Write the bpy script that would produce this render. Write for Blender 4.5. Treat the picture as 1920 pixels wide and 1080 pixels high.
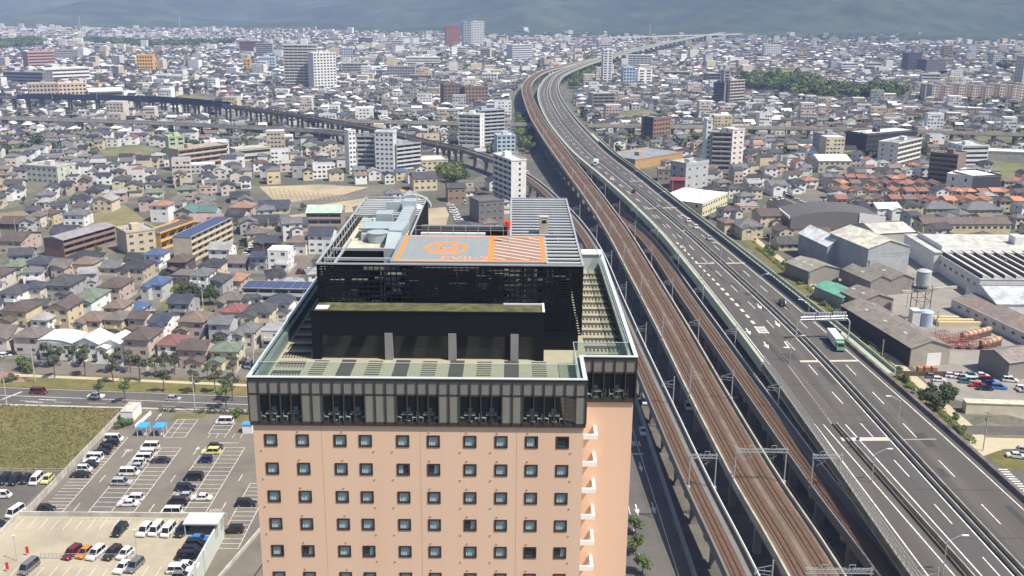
import bpy, math, random
import numpy as np
from mathutils import Vector, Matrix
from math import sin, cos, pi, radians, hypot, atan2, floor
rnd = random.Random(7)
scn = bpy.context.scene
C = scn.collection
for o in list(bpy.data.objects): bpy.data.objects.remove(o)

# ------------------------------------------------------------------ camera, sky, sun, exposure
CH = 110.0; CF = 1893.0; CT = radians(16.06); CR = radians(.497)
Fv = np.array([0, cos(CT), -sin(CT)]); r0 = np.array([1., 0, 0]); d0 = np.array([0, -sin(CT), -cos(CT)])
Rv = r0*cos(CR) - d0*sin(CR); Dv = d0*cos(CR) + r0*sin(CR)
cam_d = bpy.data.cameras.new('camera'); cam = bpy.data.objects.new('camera', cam_d); C.objects.link(cam)
cam_d.sensor_width = 36; cam_d.lens = 36*CF/1920; cam_d.clip_end = 30000; cam_d.clip_start = 1
m = Matrix.Identity(4)
for i in range(3):
    m[i][0] = Rv[i]; m[i][1] = -Dv[i]; m[i][2] = -Fv[i]
m[2][3] = CH
cam.matrix_world = m
scn.camera = cam
HAZE_D = 1.2e-4
SUN_EL = radians(57); SUN_AZ = (0.88, -0.47)
w = bpy.data.worlds.new('World'); scn.world = w; w.use_nodes = True
nt = w.node_tree; bg = nt.nodes['Background']
sky = nt.nodes.new('ShaderNodeTexSky'); sky.sky_type = 'NISHITA'; sky.sun_disc = False
sky.sun_elevation = SUN_EL; sky.sun_rotation = atan2(SUN_AZ[0], SUN_AZ[1]); sky.altitude = 100; sky.dust_density = 2.0
nt.links.new(sky.outputs[0], bg.inputs[0]); bg.inputs[1].default_value = 0.085
sd = bpy.data.lights.new('sun', 'SUN'); sun = bpy.data.objects.new('sun', sd); C.objects.link(sun)
sd.energy = 5.0; sd.angle = radians(.53); sd.color = (1, .93, .82)
sv = Vector((SUN_AZ[0]*cos(SUN_EL), SUN_AZ[1]*cos(SUN_EL), sin(SUN_EL))).normalized()
sun.rotation_euler = sv.to_track_quat('Z', 'Y').to_euler()
sun.location = (200, -100, 400)
scn.view_settings.view_transform = 'Standard'; scn.view_settings.look = 'None'
scn.view_settings.exposure = 0.68; scn.view_settings.gamma = 1; scn.view_settings.use_curve_mapping = False
cy = scn.cycles
cy.use_denoising = True; cy.max_bounces = 6; cy.diffuse_bounces = 3; cy.glossy_bounces = 3
cy.transparent_max_bounces = 12; cy.transmission_bounces = 3; cy.volume_bounces = 0
cy.volume_step_rate = 5

# survey of the photograph: a pixel of the 1920x1080 photo to its place on the level plane z
def P(x, y, z=0.0):
    d = Fv + Rv*((x-960)/CF) + Dv*((y-540)/CF); t = (z-CH)/d[2]
    return (float(d[0]*t), float(d[1]*t))
def ZY(x, y, Y):   # height of the point seen at a pixel on the upright plane at distance Y
    d = Fv + Rv*((x-960)/CF) + Dv*((y-540)/CF); t = Y/d[1]
    return float(CH + d[2]*t)

# ------------------------------------------------------------------ materials
MATS = {}
def mat(name, col=(.5,.5,.5), rough=.8, var=.12, scale=1.0, obj=False, metal=0.0, spec=.3, bump=0.0, dirt=None, dscale=.1, damt=.4, stretch=None):
    if name in MATS: return MATS[name]
    m = bpy.data.materials.new(name); m.use_nodes = True; MATS[name] = m
    nt = m.node_tree; N = nt.nodes; L = nt.links; b = N['Principled BSDF']
    b.inputs['Roughness'].default_value = rough; b.inputs['Metallic'].default_value = metal
    b.inputs['Specular IOR Level'].default_value = spec
    if obj:
        oi = N.new('ShaderNodeObjectInfo'); src = oi.outputs['Color']
    else:
        rgb = N.new('ShaderNodeRGB'); rgb.outputs[0].default_value = (*col, 1); src = rgb.outputs[0]
    tc = N.new('ShaderNodeNewGeometry')
    pos = tc.outputs['Position']
    if stretch:
        mp_ = N.new('ShaderNodeVectorMath'); mp_.operation = 'MULTIPLY'; mp_.inputs[1].default_value = stretch; L.new(pos, mp_.inputs[0]); pos = mp_.outputs[0]
    if dirt is not None:
        n2 = N.new('ShaderNodeTexNoise'); n2.inputs['Scale'].default_value = dscale; n2.inputs['Detail'].default_value = 5
        L.new(pos, n2.inputs['Vector'])
        mr = N.new('ShaderNodeMapRange'); mr.inputs[1].default_value = .42; mr.inputs[2].default_value = .68; mr.inputs[4].default_value = damt
        L.new(n2.outputs[0], mr.inputs[0])
        mx = N.new('ShaderNodeMix'); mx.data_type = 'RGBA'; L.new(mr.outputs[0], mx.inputs[0]); L.new(src, mx.inputs[6]); mx.inputs[7].default_value = (*dirt, 1)
        src = mx.outputs[2]
    n = N.new('ShaderNodeTexNoise'); n.inputs['Scale'].default_value = scale; n.inputs['Detail'].default_value = 6; n.inputs['Roughness'].default_value = .65
    L.new(pos, n.inputs['Vector'])
    mr = N.new('ShaderNodeMapRange'); mr.inputs[1].default_value = .25; mr.inputs[2].default_value = .75
    mr.inputs[3].default_value = 1-var; mr.inputs[4].default_value = 1+var
    L.new(n.outputs[0], mr.inputs[0])
    hv = N.new('ShaderNodeVectorMath'); hv.operation = 'SCALE'; L.new(src, hv.inputs[0]); L.new(mr.outputs[0], hv.inputs['Scale'])
    L.new(hv.outputs[0], b.inputs['Base Color'])
    if bump:
        bp = N.new('ShaderNodeBump'); bp.inputs['Strength'].default_value = bump; bp.inputs['Distance'].default_value = .05
        L.new(n.outputs[0], bp.inputs['Height']); L.new(bp.outputs[0], b.inputs['Normal'])
    return m
def glass(name, tint=(.03,.04,.045), transp=.0, rough=.06, tc=(.8,.87,.86)):
    if name in MATS: return MATS[name]
    m = bpy.data.materials.new(name); m.use_nodes = True; MATS[name] = m
    nt = m.node_tree; N = nt.nodes; L = nt.links; b = N['Principled BSDF']
    b.inputs['Base Color'].default_value = (*tint, 1); b.inputs['Roughness'].default_value = rough
    b.inputs['Specular IOR Level'].default_value = .6
    if transp > 0:
        t = N.new('ShaderNodeBsdfTransparent'); t.inputs[0].default_value = (*tc,1)
        mx = N.new('ShaderNodeMixShader'); mx.inputs[0].default_value = transp
        L.new(b.outputs[0], mx.inputs[1]); L.new(t.outputs[0], mx.inputs[2]); L.new(mx.outputs[0], N['Material Output'].inputs[0])
    return m
def vmat(name, rough=.8, var=.15, scale=.4):     # colour per face from an attribute (which house has which paint)
    m = mat(name, (1,1,1), rough, var, scale)
    nt = m.node_tree; at = nt.nodes.new('ShaderNodeAttribute'); at.attribute_name = 'tint'
    hv = [n for n in nt.nodes if n.type == 'VECT_MATH'][0]
    nt.links.new(at.outputs['Color'], hv.inputs[0]); return m

WALL = mat('painted_wall', obj=True, rough=.85, var=.13, scale=.35, dirt=(.16,.14,.12), dscale=.5, damt=.16)
ROOF = mat('roof_covering', obj=True, rough=.6, var=.3, scale=.6, dirt=(.10,.095,.09), dscale=.25, damt=.4)
METAL = mat('painted_metal', obj=True, rough=.45, var=.08, scale=.5, spec=.5)
CARP = mat('car_paint', obj=True, rough=.25, var=.02, spec=.7)
CONC = mat('concrete', (.30,.285,.26), .9, .18, .25, dirt=(.13,.12,.11), dscale=.12, damt=.5)
CONCL = mat('pale_concrete', (.46,.44,.39), .9, .14, .5, dirt=(.2,.18,.15), dscale=.3, damt=.5)
GLS = glass('dark_glass'); CGL = glass('car_glass', (.012,.014,.016), 0, .05)
TYRE = mat('tyre_rubber', (.02,.02,.02), .9)
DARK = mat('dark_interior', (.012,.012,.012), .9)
WHITE = mat('white_paint', (.72,.72,.70), .6, .06, .8)
STEEL = mat('galvanised_steel', (.42,.44,.45), .45, .1, 1.0, metal=.3, spec=.5)

# ------------------------------------------------------------------ mesh helpers
class MB:
    def __init__(s): s.v = []; s.f = []; s.m = []
    def face(s, pts, mi=0):
        n = len(s.v); s.v += [tuple(p) for p in pts]; s.f.append(tuple(range(n, n+len(pts)))); s.m.append(mi)
    def box(s, x0, x1, y0, y1, z0, z1, mi=0, T=None):
        n = len(s.v)
        P8 = [(x0,y0,z0),(x1,y0,z0),(x1,y1,z0),(x0,y1,z0),(x0,y0,z1),(x1,y0,z1),(x1,y1,z1),(x0,y1,z1)]
        if T: P8 = [T(*p) for p in P8]
        s.v += P8
        for q in ((0,3,2,1),(4,5,6,7),(0,1,5,4),(1,2,6,5),(2,3,7,6),(3,0,4,7)): s.f.append(tuple(n+i for i in q)); s.m.append(mi)
        return s
    def prism(s, poly, z0, z1, mi=0):
        n = len(s.v); k = len(poly)
        s.v += [(p[0],p[1],z0) for p in poly] + [(p[0],p[1],z1) for p in poly]
        s.f.append(tuple(range(n+k-1, n-1, -1))); s.m.append(mi)
        s.f.append(tuple(range(n+k, n+2*k))); s.m.append(mi)
        for i in range(k):
            j = (i+1) % k; s.f.append((n+i, n+j, n+k+j, n+k+i)); s.m.append(mi)
        return s
    def tube(s, a, b, r, n=6, mi=0, r2=None, cap=True):
        a = Vector(a); b = Vector(b); d = (b-a).normalized(); r2 = r if r2 is None else r2
        u = d.orthogonal().normalized(); v = d.cross(u); k = len(s.v)
        for p, rr in ((a, r), (b, r2)):
            for i in range(n):
                t = 2*pi*i/n; s.v.append(tuple(p + u*cos(t)*rr + v*sin(t)*rr))
        for i in range(n): s.f.append((k+i, k+(i+1)%n, k+n+(i+1)%n, k+n+i)); s.m.append(mi)
        if cap:
            s.f.append(tuple(range(k+n-1, k-1, -1))); s.m.append(mi); s.f.append(tuple(range(k+n, k+2*n))); s.m.append(mi)
        return s
    def beam(s, a, b, w, h, mi=0):     # box beam from a to b
        a = Vector(a); b = Vector(b); d = (b-a).normalized(); up = Vector((0,0,1)) if abs(d.z) < .9 else Vector((0,1,0))
        sx = d.cross(up).normalized()*w/2; sz = sx.cross(d).normalized()*h/2; n = len(s.v)
        for p in (a, b): s.v += [tuple(p-sx-sz), tuple(p+sx-sz), tuple(p+sx+sz), tuple(p-sx+sz)]
        for q in ((0,3,2,1),(4,5,6,7),(0,1,5,4),(1,2,6,5),(2,3,7,6),(3,0,4,7)): s.f.append(tuple(n+i for i in q)); s.m.append(mi)
        return s
    def mesh(s, name, mats, org=(0,0,0)):
        me = bpy.data.meshes.new(name)
        v = [(p[0]-org[0], p[1]-org[1], p[2]-org[2]) for p in s.v]
        me.from_pydata(v, [], s.f)
        for mm in (mats if isinstance(mats, (list, tuple)) else [mats]): me.materials.append(mm)
        if any(s.m): me.polygons.foreach_set('material_index', s.m)
        me.update(); return me
def tag(o, label=None, cat=None, group=None, kind=None):
    if label: o['label'] = label
    if cat: o['category'] = cat
    if group: o['group'] = group
    if kind: o['kind'] = kind
    return o
def obj(name, me, parent=None, loc=(0,0,0), rz=0, col=None, scale=None, rot=None):
    o = bpy.data.objects.new(name, me); C.objects.link(o)
    if parent: o.parent = parent
    o.location = loc; o.rotation_euler = rot or (0,0,rz)
    if scale: o.scale = scale
    if col: o.color = (*col[:3], 1)
    return o
def ob(name, mb, mats, parent=None, col=None, org=(0,0,0), loc=(0,0,0), rz=0, kind=None):
    o = obj(name, mb.mesh(name, mats, org), parent, loc, rz, col)
    if kind: o['kind'] = kind
    return o
def thing(name, loc, label, cat, group=None, rz=0):
    o = obj(name, None, None, loc, rz); return tag(o, label, cat, group)
def struct(name, mb, mats, z=0): return tag(ob(name, mb, mats), kind='structure')
def copy_tree(o, loc, rz=0, label=None, col=None):
    c = o.copy(); C.objects.link(c); c.location = loc; c.rotation_euler = (0,0,rz)
    if label: c['label'] = label
    if col: c.color = (*col, 1)
    for ch in o.children:
        d = ch.copy(); C.objects.link(d); d.parent = c
        if col and ch.get('tinted'): d.color = (*col, 1)
        for g in ch.children:
            e = g.copy(); C.objects.link(e); e.parent = d
            if col and g.get('tinted'): e.color = (*col, 1)
    return c
# occupancy of the plan, so that filling houses keep off what is already there
GX0, GX1, GY0, GY1, GS = -2000, 2000, 150, 3600, 2.5
occ = np.zeros((int((GY1-GY0)/GS), int((GX1-GX0)/GS)), bool)
def block(poly, pad=0):
    xs = [p[0] for p in poly]; ys = [p[1] for p in poly]
    cx = sum(xs)/len(xs); cy_ = sum(ys)/len(ys)
    i0 = max(0, int((min(ys)-pad-GY0)/GS)); i1 = min(occ.shape[0], int((max(ys)+pad-GY0)/GS)+2)
    j0 = max(0, int((min(xs)-pad-GX0)/GS)); j1 = min(occ.shape[1], int((max(xs)+pad-GX0)/GS)+2)
    if i1 <= i0 or j1 <= j0: return
    yy, xx = np.mgrid[i0:i1, j0:j1]; X = GX0+(xx+.5)*GS; Y = GY0+(yy+.5)*GS
    ins = np.zeros(X.shape, bool); n = len(poly); dmin = np.full(X.shape, 1e9)
    for k in range(n):
        x1, y1 = poly[k]; x2, y2 = poly[(k+1) % n]
        if y1 != y2:
            c = ((y1 > Y) != (y2 > Y)) & (X < (x2-x1)*(Y-y1)/(y2-y1)+x1); ins ^= c
        dx, dy = x2-x1, y2-y1; L2 = dx*dx+dy*dy+1e-9
        t = np.clip(((X-x1)*dx+(Y-y1)*dy)/L2, 0, 1); dmin = np.minimum(dmin, np.hypot(X-x1-t*dx, Y-y1-t*dy))
    occ[i0:i1, j0:j1] |= ins | (dmin < pad+GS*.5)
def free(cx, cy_, w, d, a=0):
    for u in (-.5, -.17, .17, .5):
        for v in (-.5, -.17, .17, .5):
            x = cx+u*w*cos(a)-v*d*sin(a); y = cy_+u*w*sin(a)+v*d*cos(a)
            i = int((y-GY0)/GS); j = int((x-GX0)/GS)
            if i < 0 or j < 0 or i >= occ.shape[0] or j >= occ.shape[1] or occ[i, j]: return False
    return True
def rect(cx, cy_, w, d, a): 
    return [(cx+u*w*cos(a)-v*d*sin(a), cy_+u*w*sin(a)+v*d*cos(a)) for u, v in ((-.5,-.5),(.5,-.5),(.5,.5),(-.5,.5))]
# landmarks, used to word labels of look-alike things
LAND = []
def landmark(name, x, y): LAND.append((name, x, y))
AUTO = []     # (object, description, x, y)
def auto(o, desc, x, y): AUTO.append((o, desc, x, y))
_o = ['thirteen','fourteen','fifteen','sixteen','seventeen','eighteen','nineteen','twentie']
ORD = ['first','second','third','fourth','fifth','sixth','seventh','eighth','ninth','tenth','eleventh','twelfth']+[q+'th' for q in _o]+['twenty-'+q for q in ('first','second','third','fourth','fifth','sixth','seventh','eighth','ninth')]+['thirtieth']+['thirty-'+q for q in ('first','second','third','fourth','fifth','sixth','seventh','eighth','ninth')]
def write_labels():
    b = {}
    for o, desc, x, y in AUTO:
        best = sorted(LAND, key=lambda l: hypot(l[1]-x, l[2]-y))[0]
        dx, dy = x-best[1], y-best[2]
        side = ('right of' if dx > 0 else 'left of') if abs(dx) > abs(dy) else ('behind' if dy > 0 else 'in front of')
        b.setdefault((desc, side, best[0]), []).append((hypot(dx, dy), o))
    import re as _re
    nw = lambda s: len(_re.findall(r"[A-Za-z']+", s))
    for (desc, side, nm), lst in b.items():
        lst.sort(key=lambda q: q[0])
        for k, (_, o) in enumerate(lst):
            if len(lst) == 1: o['label'] = f'{desc} {side} {nm}'
            elif k < len(ORD): o['label'] = f'{desc}, {ORD[k]} {side} {nm}'
            else: o['label'] = f'{desc}, far out {side} {nm}'
            for a_, c_ in ((' on the ground between',' between'),('the sign gantry over the expressway','the sign gantry'),(' in the long far-right row',' in the far row'),('the cream tower by the wood','the cream tower'),('the two blue ticket canopies','the ticket canopies'),(' in the grass strip of the roadside park',' in the roadside park'),('in the left line of the small car park behind','in the small car park behind'),(' in front of the curved hall,',','),('parked in front of the curved hall','parked'),('parked in the lane left of','in the lane left of'),(' alone in the',' alone in'),('on a pole on the raised deck','on a pole'),('close to the right-hand foot of the hotel','by the street'),('with two hangers, lowest in the photo,','lowest in the photo,'),(' at the back of works car park',' in works car park'),('right of the very long brown shed','by the brown shed'),('orange and cream striped','orange striped'),('behind the hotel roof','behind the hotel'),('behind hotel roof','behind the hotel'),(' in front of the tall white slab',' before the white slab'),('the tall white slab','the white slab'),('on the left edge of','left on'),('on the right edge of','right on'),(' with two hangers, nearest the photo bottom,',' with two hangers, lowest in the photo,'),(' at the edge of the bare sandy plots',' by the bare sandy plots'),(' in the second double row of bays',' in the second bay row'),(' in the third double row of bays',' in the third bay row'),(' in the right-hand bays by the hotel',' in the bays by the hotel'),('the bays along the long white wall','the bays along the wall'),('on the cream raised parking deck','on the raised deck'),('on the raised parking deck','on the raised deck'),(' in the back line of the works car park',' at the back of works car park'),(' in the right-hand line of the works car park',' right in works car park'),('parked in the slanting line of the customer car park','in the slanting customer line'),('tall estate car','estate car'),('small boxy car','boxy car'),('parked among the houses right of the expressway','parked among the houses'),('the grey block with white parapet','the grey block'),('between the single track and the expressway','beside the expressway'),('the broad white-roofed warehouse','the white-roofed warehouse'),('the long solar-roofed building','the solar-roofed building'),('the pale cream wall-like shed','the cream wall-like shed'),('parked under trees right of the front row of houses','under trees by the front houses'),(' between middle viaduct and expressway-side track',' right of the middle viaduct'),(' between hotel-side and middle viaducts',' left of the middle viaduct'),('on the tree-lined street left of the raised railway','on the tree-lined street'),('row of drums','row'),('between the expressway barrier and the full car park','by the expressway'),('in the small park behind the front houses','in the small park'),('small dark pine tree','dark pine tree'),('concrete utility pole with crossarms','utility pole'),('tall curved lamp post on the near expressway','tall curved lamp post'),(' garden tree among the houses',' garden tree'),('at the head of the parking wall','by the parking wall'),('standing alone in','alone in'),(' roof,',','),('two-storey ',''),('standing ',''),('parked side-on in','in'),(' in the works yard',' in works yard'),(' of the small car park',' of small car park'),('the hotel roof','hotel roof')):
                if nw(o['label']) > 16: o['label'] = o['label'].replace(a_, c_)
# ------------------------------------------------------------------ ground
def ground_mat():
    m = bpy.data.materials.new('town_ground'); m.use_nodes = True; nt = m.node_tree; N = nt.nodes; L = nt.links; b = N['Principled BSDF']
    b.inputs['Roughness'].default_value = .95; g = N.new('ShaderNodeNewGeometry')
    def noise(sc, det=4):
        n = N.new('ShaderNodeTexNoise'); n.inputs['Scale'].default_value = sc; n.inputs['Detail'].default_value = det
        L.new(g.outputs['Position'], n.inputs['Vector']); return n.outputs[0]
    def ramp(src, stops):
        r = N.new('ShaderNodeValToRGB'); L.new(src, r.inputs[0]); e = r.color_ramp.elements
        e[0].position, e[0].color = stops[0][0], (*stops[0][1], 1); e[1].position, e[1].color = stops[-1][0], (*stops[-1][1], 1)
        for p, c in stops[1:-1]:
            q = e.new(p); q.color = (*c, 1)
        return r.outputs[0]
    a = ramp(noise(.03), [(.3,(.075,.07,.066)),(.45,(.12,.112,.10)),(.55,(.10,.11,.055)),(.62,(.17,.155,.125)),(.72,(.07,.085,.035))])
    v = N.new('ShaderNodeTexVoronoi'); v.inputs['Scale'].default_value = .06; L.new(g.outputs['Position'], v.inputs['Vector'])
    mx = N.new('ShaderNodeMix'); mx.data_type = 'RGBA'; mx.inputs[0].default_value = .45
    L.new(a, mx.inputs[6]); L.new(ramp(v.outputs['Color'], [(.1,(.08,.08,.08)),(.4,(.15,.14,.12)),(.6,(.07,.09,.04)),(.8,(.22,.2,.16))]), mx.inputs[7])
    m2 = N.new('ShaderNodeMix'); m2.data_type = 'RGBA'; m2.blend_type = 'MULTIPLY'; m2.inputs[0].default_value = 1
    L.new(mx.outputs[2], m2.inputs[6]); L.new(ramp(noise(.6, 6), [(.3,(.6,.6,.6)),(.7,(1,1,1))]), m2.inputs[7])
    L.new(m2.outputs[2], b.inputs['Base Color']); return m
mb = MB()
mb.face([(-6800,-300,0),(6800,-300,0),(6800,10200,0),(-6800,10200,0)])
struct('ground', mb, ground_mat())
GRASS = mat('grass', (.12,.115,.033), .95, .35, .35, dirt=(.17,.135,.06), dscale=.05, damt=.8, bump=.3)
DRYG = mat('dry_grass', (.16,.145,.06), .95, .25, .3, dirt=(.23,.19,.11), dscale=.04, damt=.8)
SAND = mat('bare_sand', (.38,.31,.20), .95, .15, .15, dirt=(.22,.2,.15), dscale=.04, damt=.7)
ASPH = mat('asphalt', (.092,.085,.076), .9, .14, .5, dirt=(.14,.13,.12), dscale=.08, damt=.5)
ASPL = mat('worn_asphalt', (.165,.145,.118), .9, .12, .4, dirt=(.09,.085,.08), dscale=.07, damt=.5)
PATHM = mat('path_paving', (.42,.37,.26), .9, .1, .5)
LINE = mat('road_paint', (.70,.70,.67), .6, .12, 1.5, dirt=(.2,.19,.18), dscale=1.2, damt=.5)
LINEY = mat('worn_road_paint', (.33,.29,.24), .7, .2, 1.5)
def sheet(name, poly, m, z, kind='structure', pad=2, pix=True, zz=0):
    p = [P(*q, zz) for q in poly] if pix else poly
    mb = MB(); mb.face([(x, y, z) for x, y in p])
    # keep the face turned up
    a = sum(p[i][0]*p[(i+1)%len(p)][1]-p[(i+1)%len(p)][0]*p[i][1] for i in range(len(p)))
    if a < 0: mb.f = [tuple(reversed(f)) for f in mb.f]
    o = ob(name, mb, m); tag(o, kind=kind); block(p, pad); return o
LOT = [(-108,170),(-108,176),(-101,252),(-66,256),(-50,252),(-48,170)]
sheet('parking_ground', [(-112,168),(-103,262),(-62,259),(-44,255),(-40,168)], ASPL, .02, pix=False)
sheet('side_parking_ground', [(-150,168),(-147,219.2),(-107,219.2),(-110,168)], ASPH, .015, pix=False)
sheet('meadow', [(-175,219.4),(-175,262.5),(-144,262),(-105,257.5),(-108,219.4)], GRASS, .018, pix=False)
sheet('verge_pavement', [(-190,263.2),(-40,256.4),(-40,252.6),(-62,256.3),(-106,258.6),(-190,261.8)], CONCL, .03, pix=False)
sheet('road', [(-190,276.6),(-40,265.6),(-40,256.4),(-190,263.2)], ASPH, .024, pix=False)
sheet('park_grass', [(-190,286),(-40,279.5),(-40,265.8),(-190,276.8)], GRASS, .03, pix=False)
sheet('park_path', [(-150,284.2),(-40,273.9),(-40,272.1),(-150,282.2)], PATHM, .045, pix=False)
sheet('plaza_paving', [(-170,287.2),(-147,285.2),(-143,277.2),(-170,279)], mat('brick_paving', (.27,.16,.12), .9, .2, .5), .04, pix=False)
sheet('back_street', [(-190,296.5),(-40,284.8),(-40,279.7),(-190,286.3)], ASPL, .027, pix=False)
sheet('parkside_grass', [(-107,252.5),(-102,256.8),(-99,256.4),(-101,250)], GRASS, .034, pix=False)
sheet('entrance_grass', [(-92,249.5),(-91.5,255.4),(-83,254.8),(-83.5,252.5),(-90,251.5)], GRASS, .034, pix=False)
sheet('corner_grass', [(-76,250),(-75,254.5),(-62,254),(-62,249)], GRASS, .034, pix=False)
sheet('corner_meadow', [(128,200),(119,236),(150,230),(170,200)], GRASS, .02, pix=False)
# left fields and bare lots
sheet('fallow_field', [(172,402),(232,383),(262,405),(306,433),(215,448),(166,430)], DRYG, .03)
sheet('lower_meadow', [(0,400),(40,395),(60,402),(0,425)], DRYG, .03)
sheet('building_plot', [(486,350),(600,346),(692,351),(640,366),(520,383)], SAND, .03)
sheet('gravel_lot', [(588,386),(690,370),(692,394),(640,400)], SAND, .034)
sheet('small_plot', [(541,404),(590,398),(612,408),(566,417)], SAND, .034)
sheet('lane', [(520,383),(650,364),(700,355),(760,352),(720,362),(600,384),(560,390)], ASPL, .038, pad=1)
sheet('bare_yard', [(795,392),(835,388),(842,402),(830,445),(790,445)], SAND, .03)
sheet('earth_mound', [(716,369),(750,355),(775,358),(780,372)], mat('ochre_earth', (.42,.26,.10), .95, .15, .3), .036)
sheet('flat_car_park', [(838,385),(900,382),(905,420),(850,425)], ASPH, .03)
sheet('near_side_lane', [(510,520),(600,432),(630,430),(560,520)], ASPL, .03)
sheet('green_park', [(300,562),(395,568),(385,592),(310,585)], GRASS, .03)
# right side grounds
sheet('works_yard', [(1500,462),(1700,470),(1920,590),(1990,720),(1930,790),(1760,740)], mat('yard_concrete', (.26,.24,.215), .92, .15, .15, dirt=(.15,.14,.13), dscale=.05, damt=.6), .02)
sheet('customer_car_park', [(1465,350),(1600,362),(1600,395),(1480,432),(1400,425)], ASPL, .03)
sheet('shop_car_park', [(1180,318),(1270,330),(1290,372),(1240,372)], ASPH, .03)
sheet('hall_yard', [(1455,440),(1480,380),(1640,360),(1660,440)], ASPL, .026, pad=0)
sheet('service_road', [(113,195),(110,260),(107,335),(104,400),(98,480),(86,560),(92,560),(105,480),(111,400),(113.5,335),(115.5,262),(120,200)], ASPL, .03, pix=False)
sheet('frontage_verge', [(115.8,236),(114.2,300),(113.4,380),(111,430),(107,490),(113,490),(117,430),(119.6,380),(120,300),(122,236)], GRASS, .034, pix=False)
sheet('frontage_path', [(122,236),(120,300),(119.6,380),(117,430),(113,490),(116,490),(120,430),(123,380),(123.4,300),(125,236)], PATHM, .036, pix=False)
sheet('crossing_road', [(114,210),(112,226),(200,219),(200,205)], ASPH, .038, pix=False)
sheet('footway', [(111,228),(109.5,240),(125,244),(160,243),(200,240),(200,236),(150,238),(126,237)], PATHM, .042, pix=False)
sheet('footway_corner', [(114.4,205),(113,213),(117.6,212),(119.6,203)], PATHM, .046, pix=False)
sheet('lawn_strip', [(126,232),(126,235.5),(200,234),(200,229)], GRASS, .046, pix=False)
sheet('access_lane', [(112,246),(112,252),(200,250),(200,245)], ASPH, .04, pix=False)
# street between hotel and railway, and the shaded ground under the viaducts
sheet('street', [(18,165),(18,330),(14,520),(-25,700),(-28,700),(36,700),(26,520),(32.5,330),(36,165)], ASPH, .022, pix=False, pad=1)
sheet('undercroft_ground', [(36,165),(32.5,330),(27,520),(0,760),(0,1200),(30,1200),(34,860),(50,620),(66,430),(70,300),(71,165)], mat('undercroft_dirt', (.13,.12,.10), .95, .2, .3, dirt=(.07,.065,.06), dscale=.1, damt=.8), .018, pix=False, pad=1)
block([(-30,80),(16,80),(16,175),(-30,175)], 3)

# ------------------------------------------------------------------ hotel
HX, HY = -6.0, 125.0
hotel = thing('hotel', (HX, HY, 0), 'tall salmon-walled hotel with black rooftop enclosure and orange-marked rescue pad, nearest of all', 'hotel')
HO = (HX, HY, 0)
def hp(name, mb, mats, parent=None, kind=None, col=None):
    if parent is None: return ob(name, mb, mats, hotel, col, org=HO, kind=kind)
    return ob(name, mb, mats, parent, col, org=HO, kind=kind)
SALM = mat('salmon_render', (.73,.51,.37), .85, .05, .5, dirt=(.67,.455,.32), dscale=.5, damt=.75, stretch=(1,1,.07))
BRN = mat('dark_bronze_metal', (.05,.04,.034), .5, .1, 1)
GPAN = mat('grey_spandrel', (.20,.195,.18), .35, .1, .8, spec=.5)
BLK = mat('black_cladding', (.008,.009,.010), .6, .15, .4, spec=.12)
COPE = mat('pale_coping', (.46,.52,.53), .4, .08, .7, spec=.5)
CREAM = mat('cream_decking', (.31,.30,.215), .85, .1, .8, dirt=(.3,.29,.22), dscale=.3, damt=.4)
DECKD = mat('dark_deck_strip', (.06,.05,.045), .85, .15, 1)
HGL = glass('hotel_glass', (.035,.045,.045), .84, .04, (.9,.95,.94))
RAILGL = glass('balustrade_glass', (.16,.22,.21), .84, .08, (.94,.975,.965))
BY0, BY1 = 91.4, 141.0
ZT = 69.6      # foot of the glazed top storey
# front wall with real openings
colx = [(508+1.5,825),(567.5,825),(638,825),(685.5,825),(755.5,825),(813,825),(881.5,825),(940,825),(997,825),(1055,825)]
WX = [-23.62,-20.5,-16.79,-14.3,-10.62,-7.6,-4.0,-.93,2.07,5.12]
WZ = [67.9-3.06*k for k in range(9)]
hw = .56
def wall_open(mb, x0, x1, z0, z1, y, ops_x, ops_z, dep):
    xs = sorted([x0, x1]+[a for p in ops_x for a in (p-hw, p+hw)]); zs = sorted([z0, z1]+[a for p in ops_z for a in (p-hw, p+hw)])
    for i in range(len(xs)-1):
        for j in range(len(zs)-1):
            a, b, c, d = xs[i], xs[i+1], zs[j], zs[j+1]
            if i % 2 == 1 and j % 2 == 1:
                for q in ([(a,y,c),(a,y+dep,c),(b,y+dep,c),(b,y,c)],[(a,y,d),(b,y,d),(b,y+dep,d),(a,y+dep,d)],[(a,y,c),(a,y,d),(a,y+dep,d),(a,y+dep,c)],[(b,y,c),(b,y+dep,c),(b,y+dep,d),(b,y,d)]): mb.face(q)
                continue
            mb.face([(a,y,c),(b,y,c),(b,y,d),(a,y,d)])
mb = MB()
wall_open(mb, -25.3, 7.15, 0, ZT, BY0, WX, WZ, .45)
mb.face([(-25.3,BY1,0),(-25.3,BY0,0),(-25.3,BY0,ZT),(-25.3,BY1,ZT)])
mb.face([(7.15,BY0,0),(7.15,98.,0),(7.15,98.,ZT),(7.15,BY0,ZT)])
mb.face([(7.15,98.,0),(12.75,98.,0),(12.75,98.,ZT),(7.15,98.,ZT)])
mb.face([(12.75,98.,0),(12.75,BY1,0),(12.75,BY1,ZT),(12.75,98.,ZT)])
mb.face([(12.75,BY1,0),(-25.3,BY1,0),(-25.3,BY1,ZT),(12.75,BY1,ZT)])
wall = hp('wall', mb, SALM)
mb = MB()
for k in range(1, 9):
    z = 67.9-3.06*k+1.53
for x in (-18.6,-8.9,.6): mb.box(x-.015,x+.015,BY0-.012,BY0+.02,0,ZT-.1)
hp('wall_joint', mb, mat('joint_line', (.52,.34,.225), .9, .05, 1))
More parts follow.
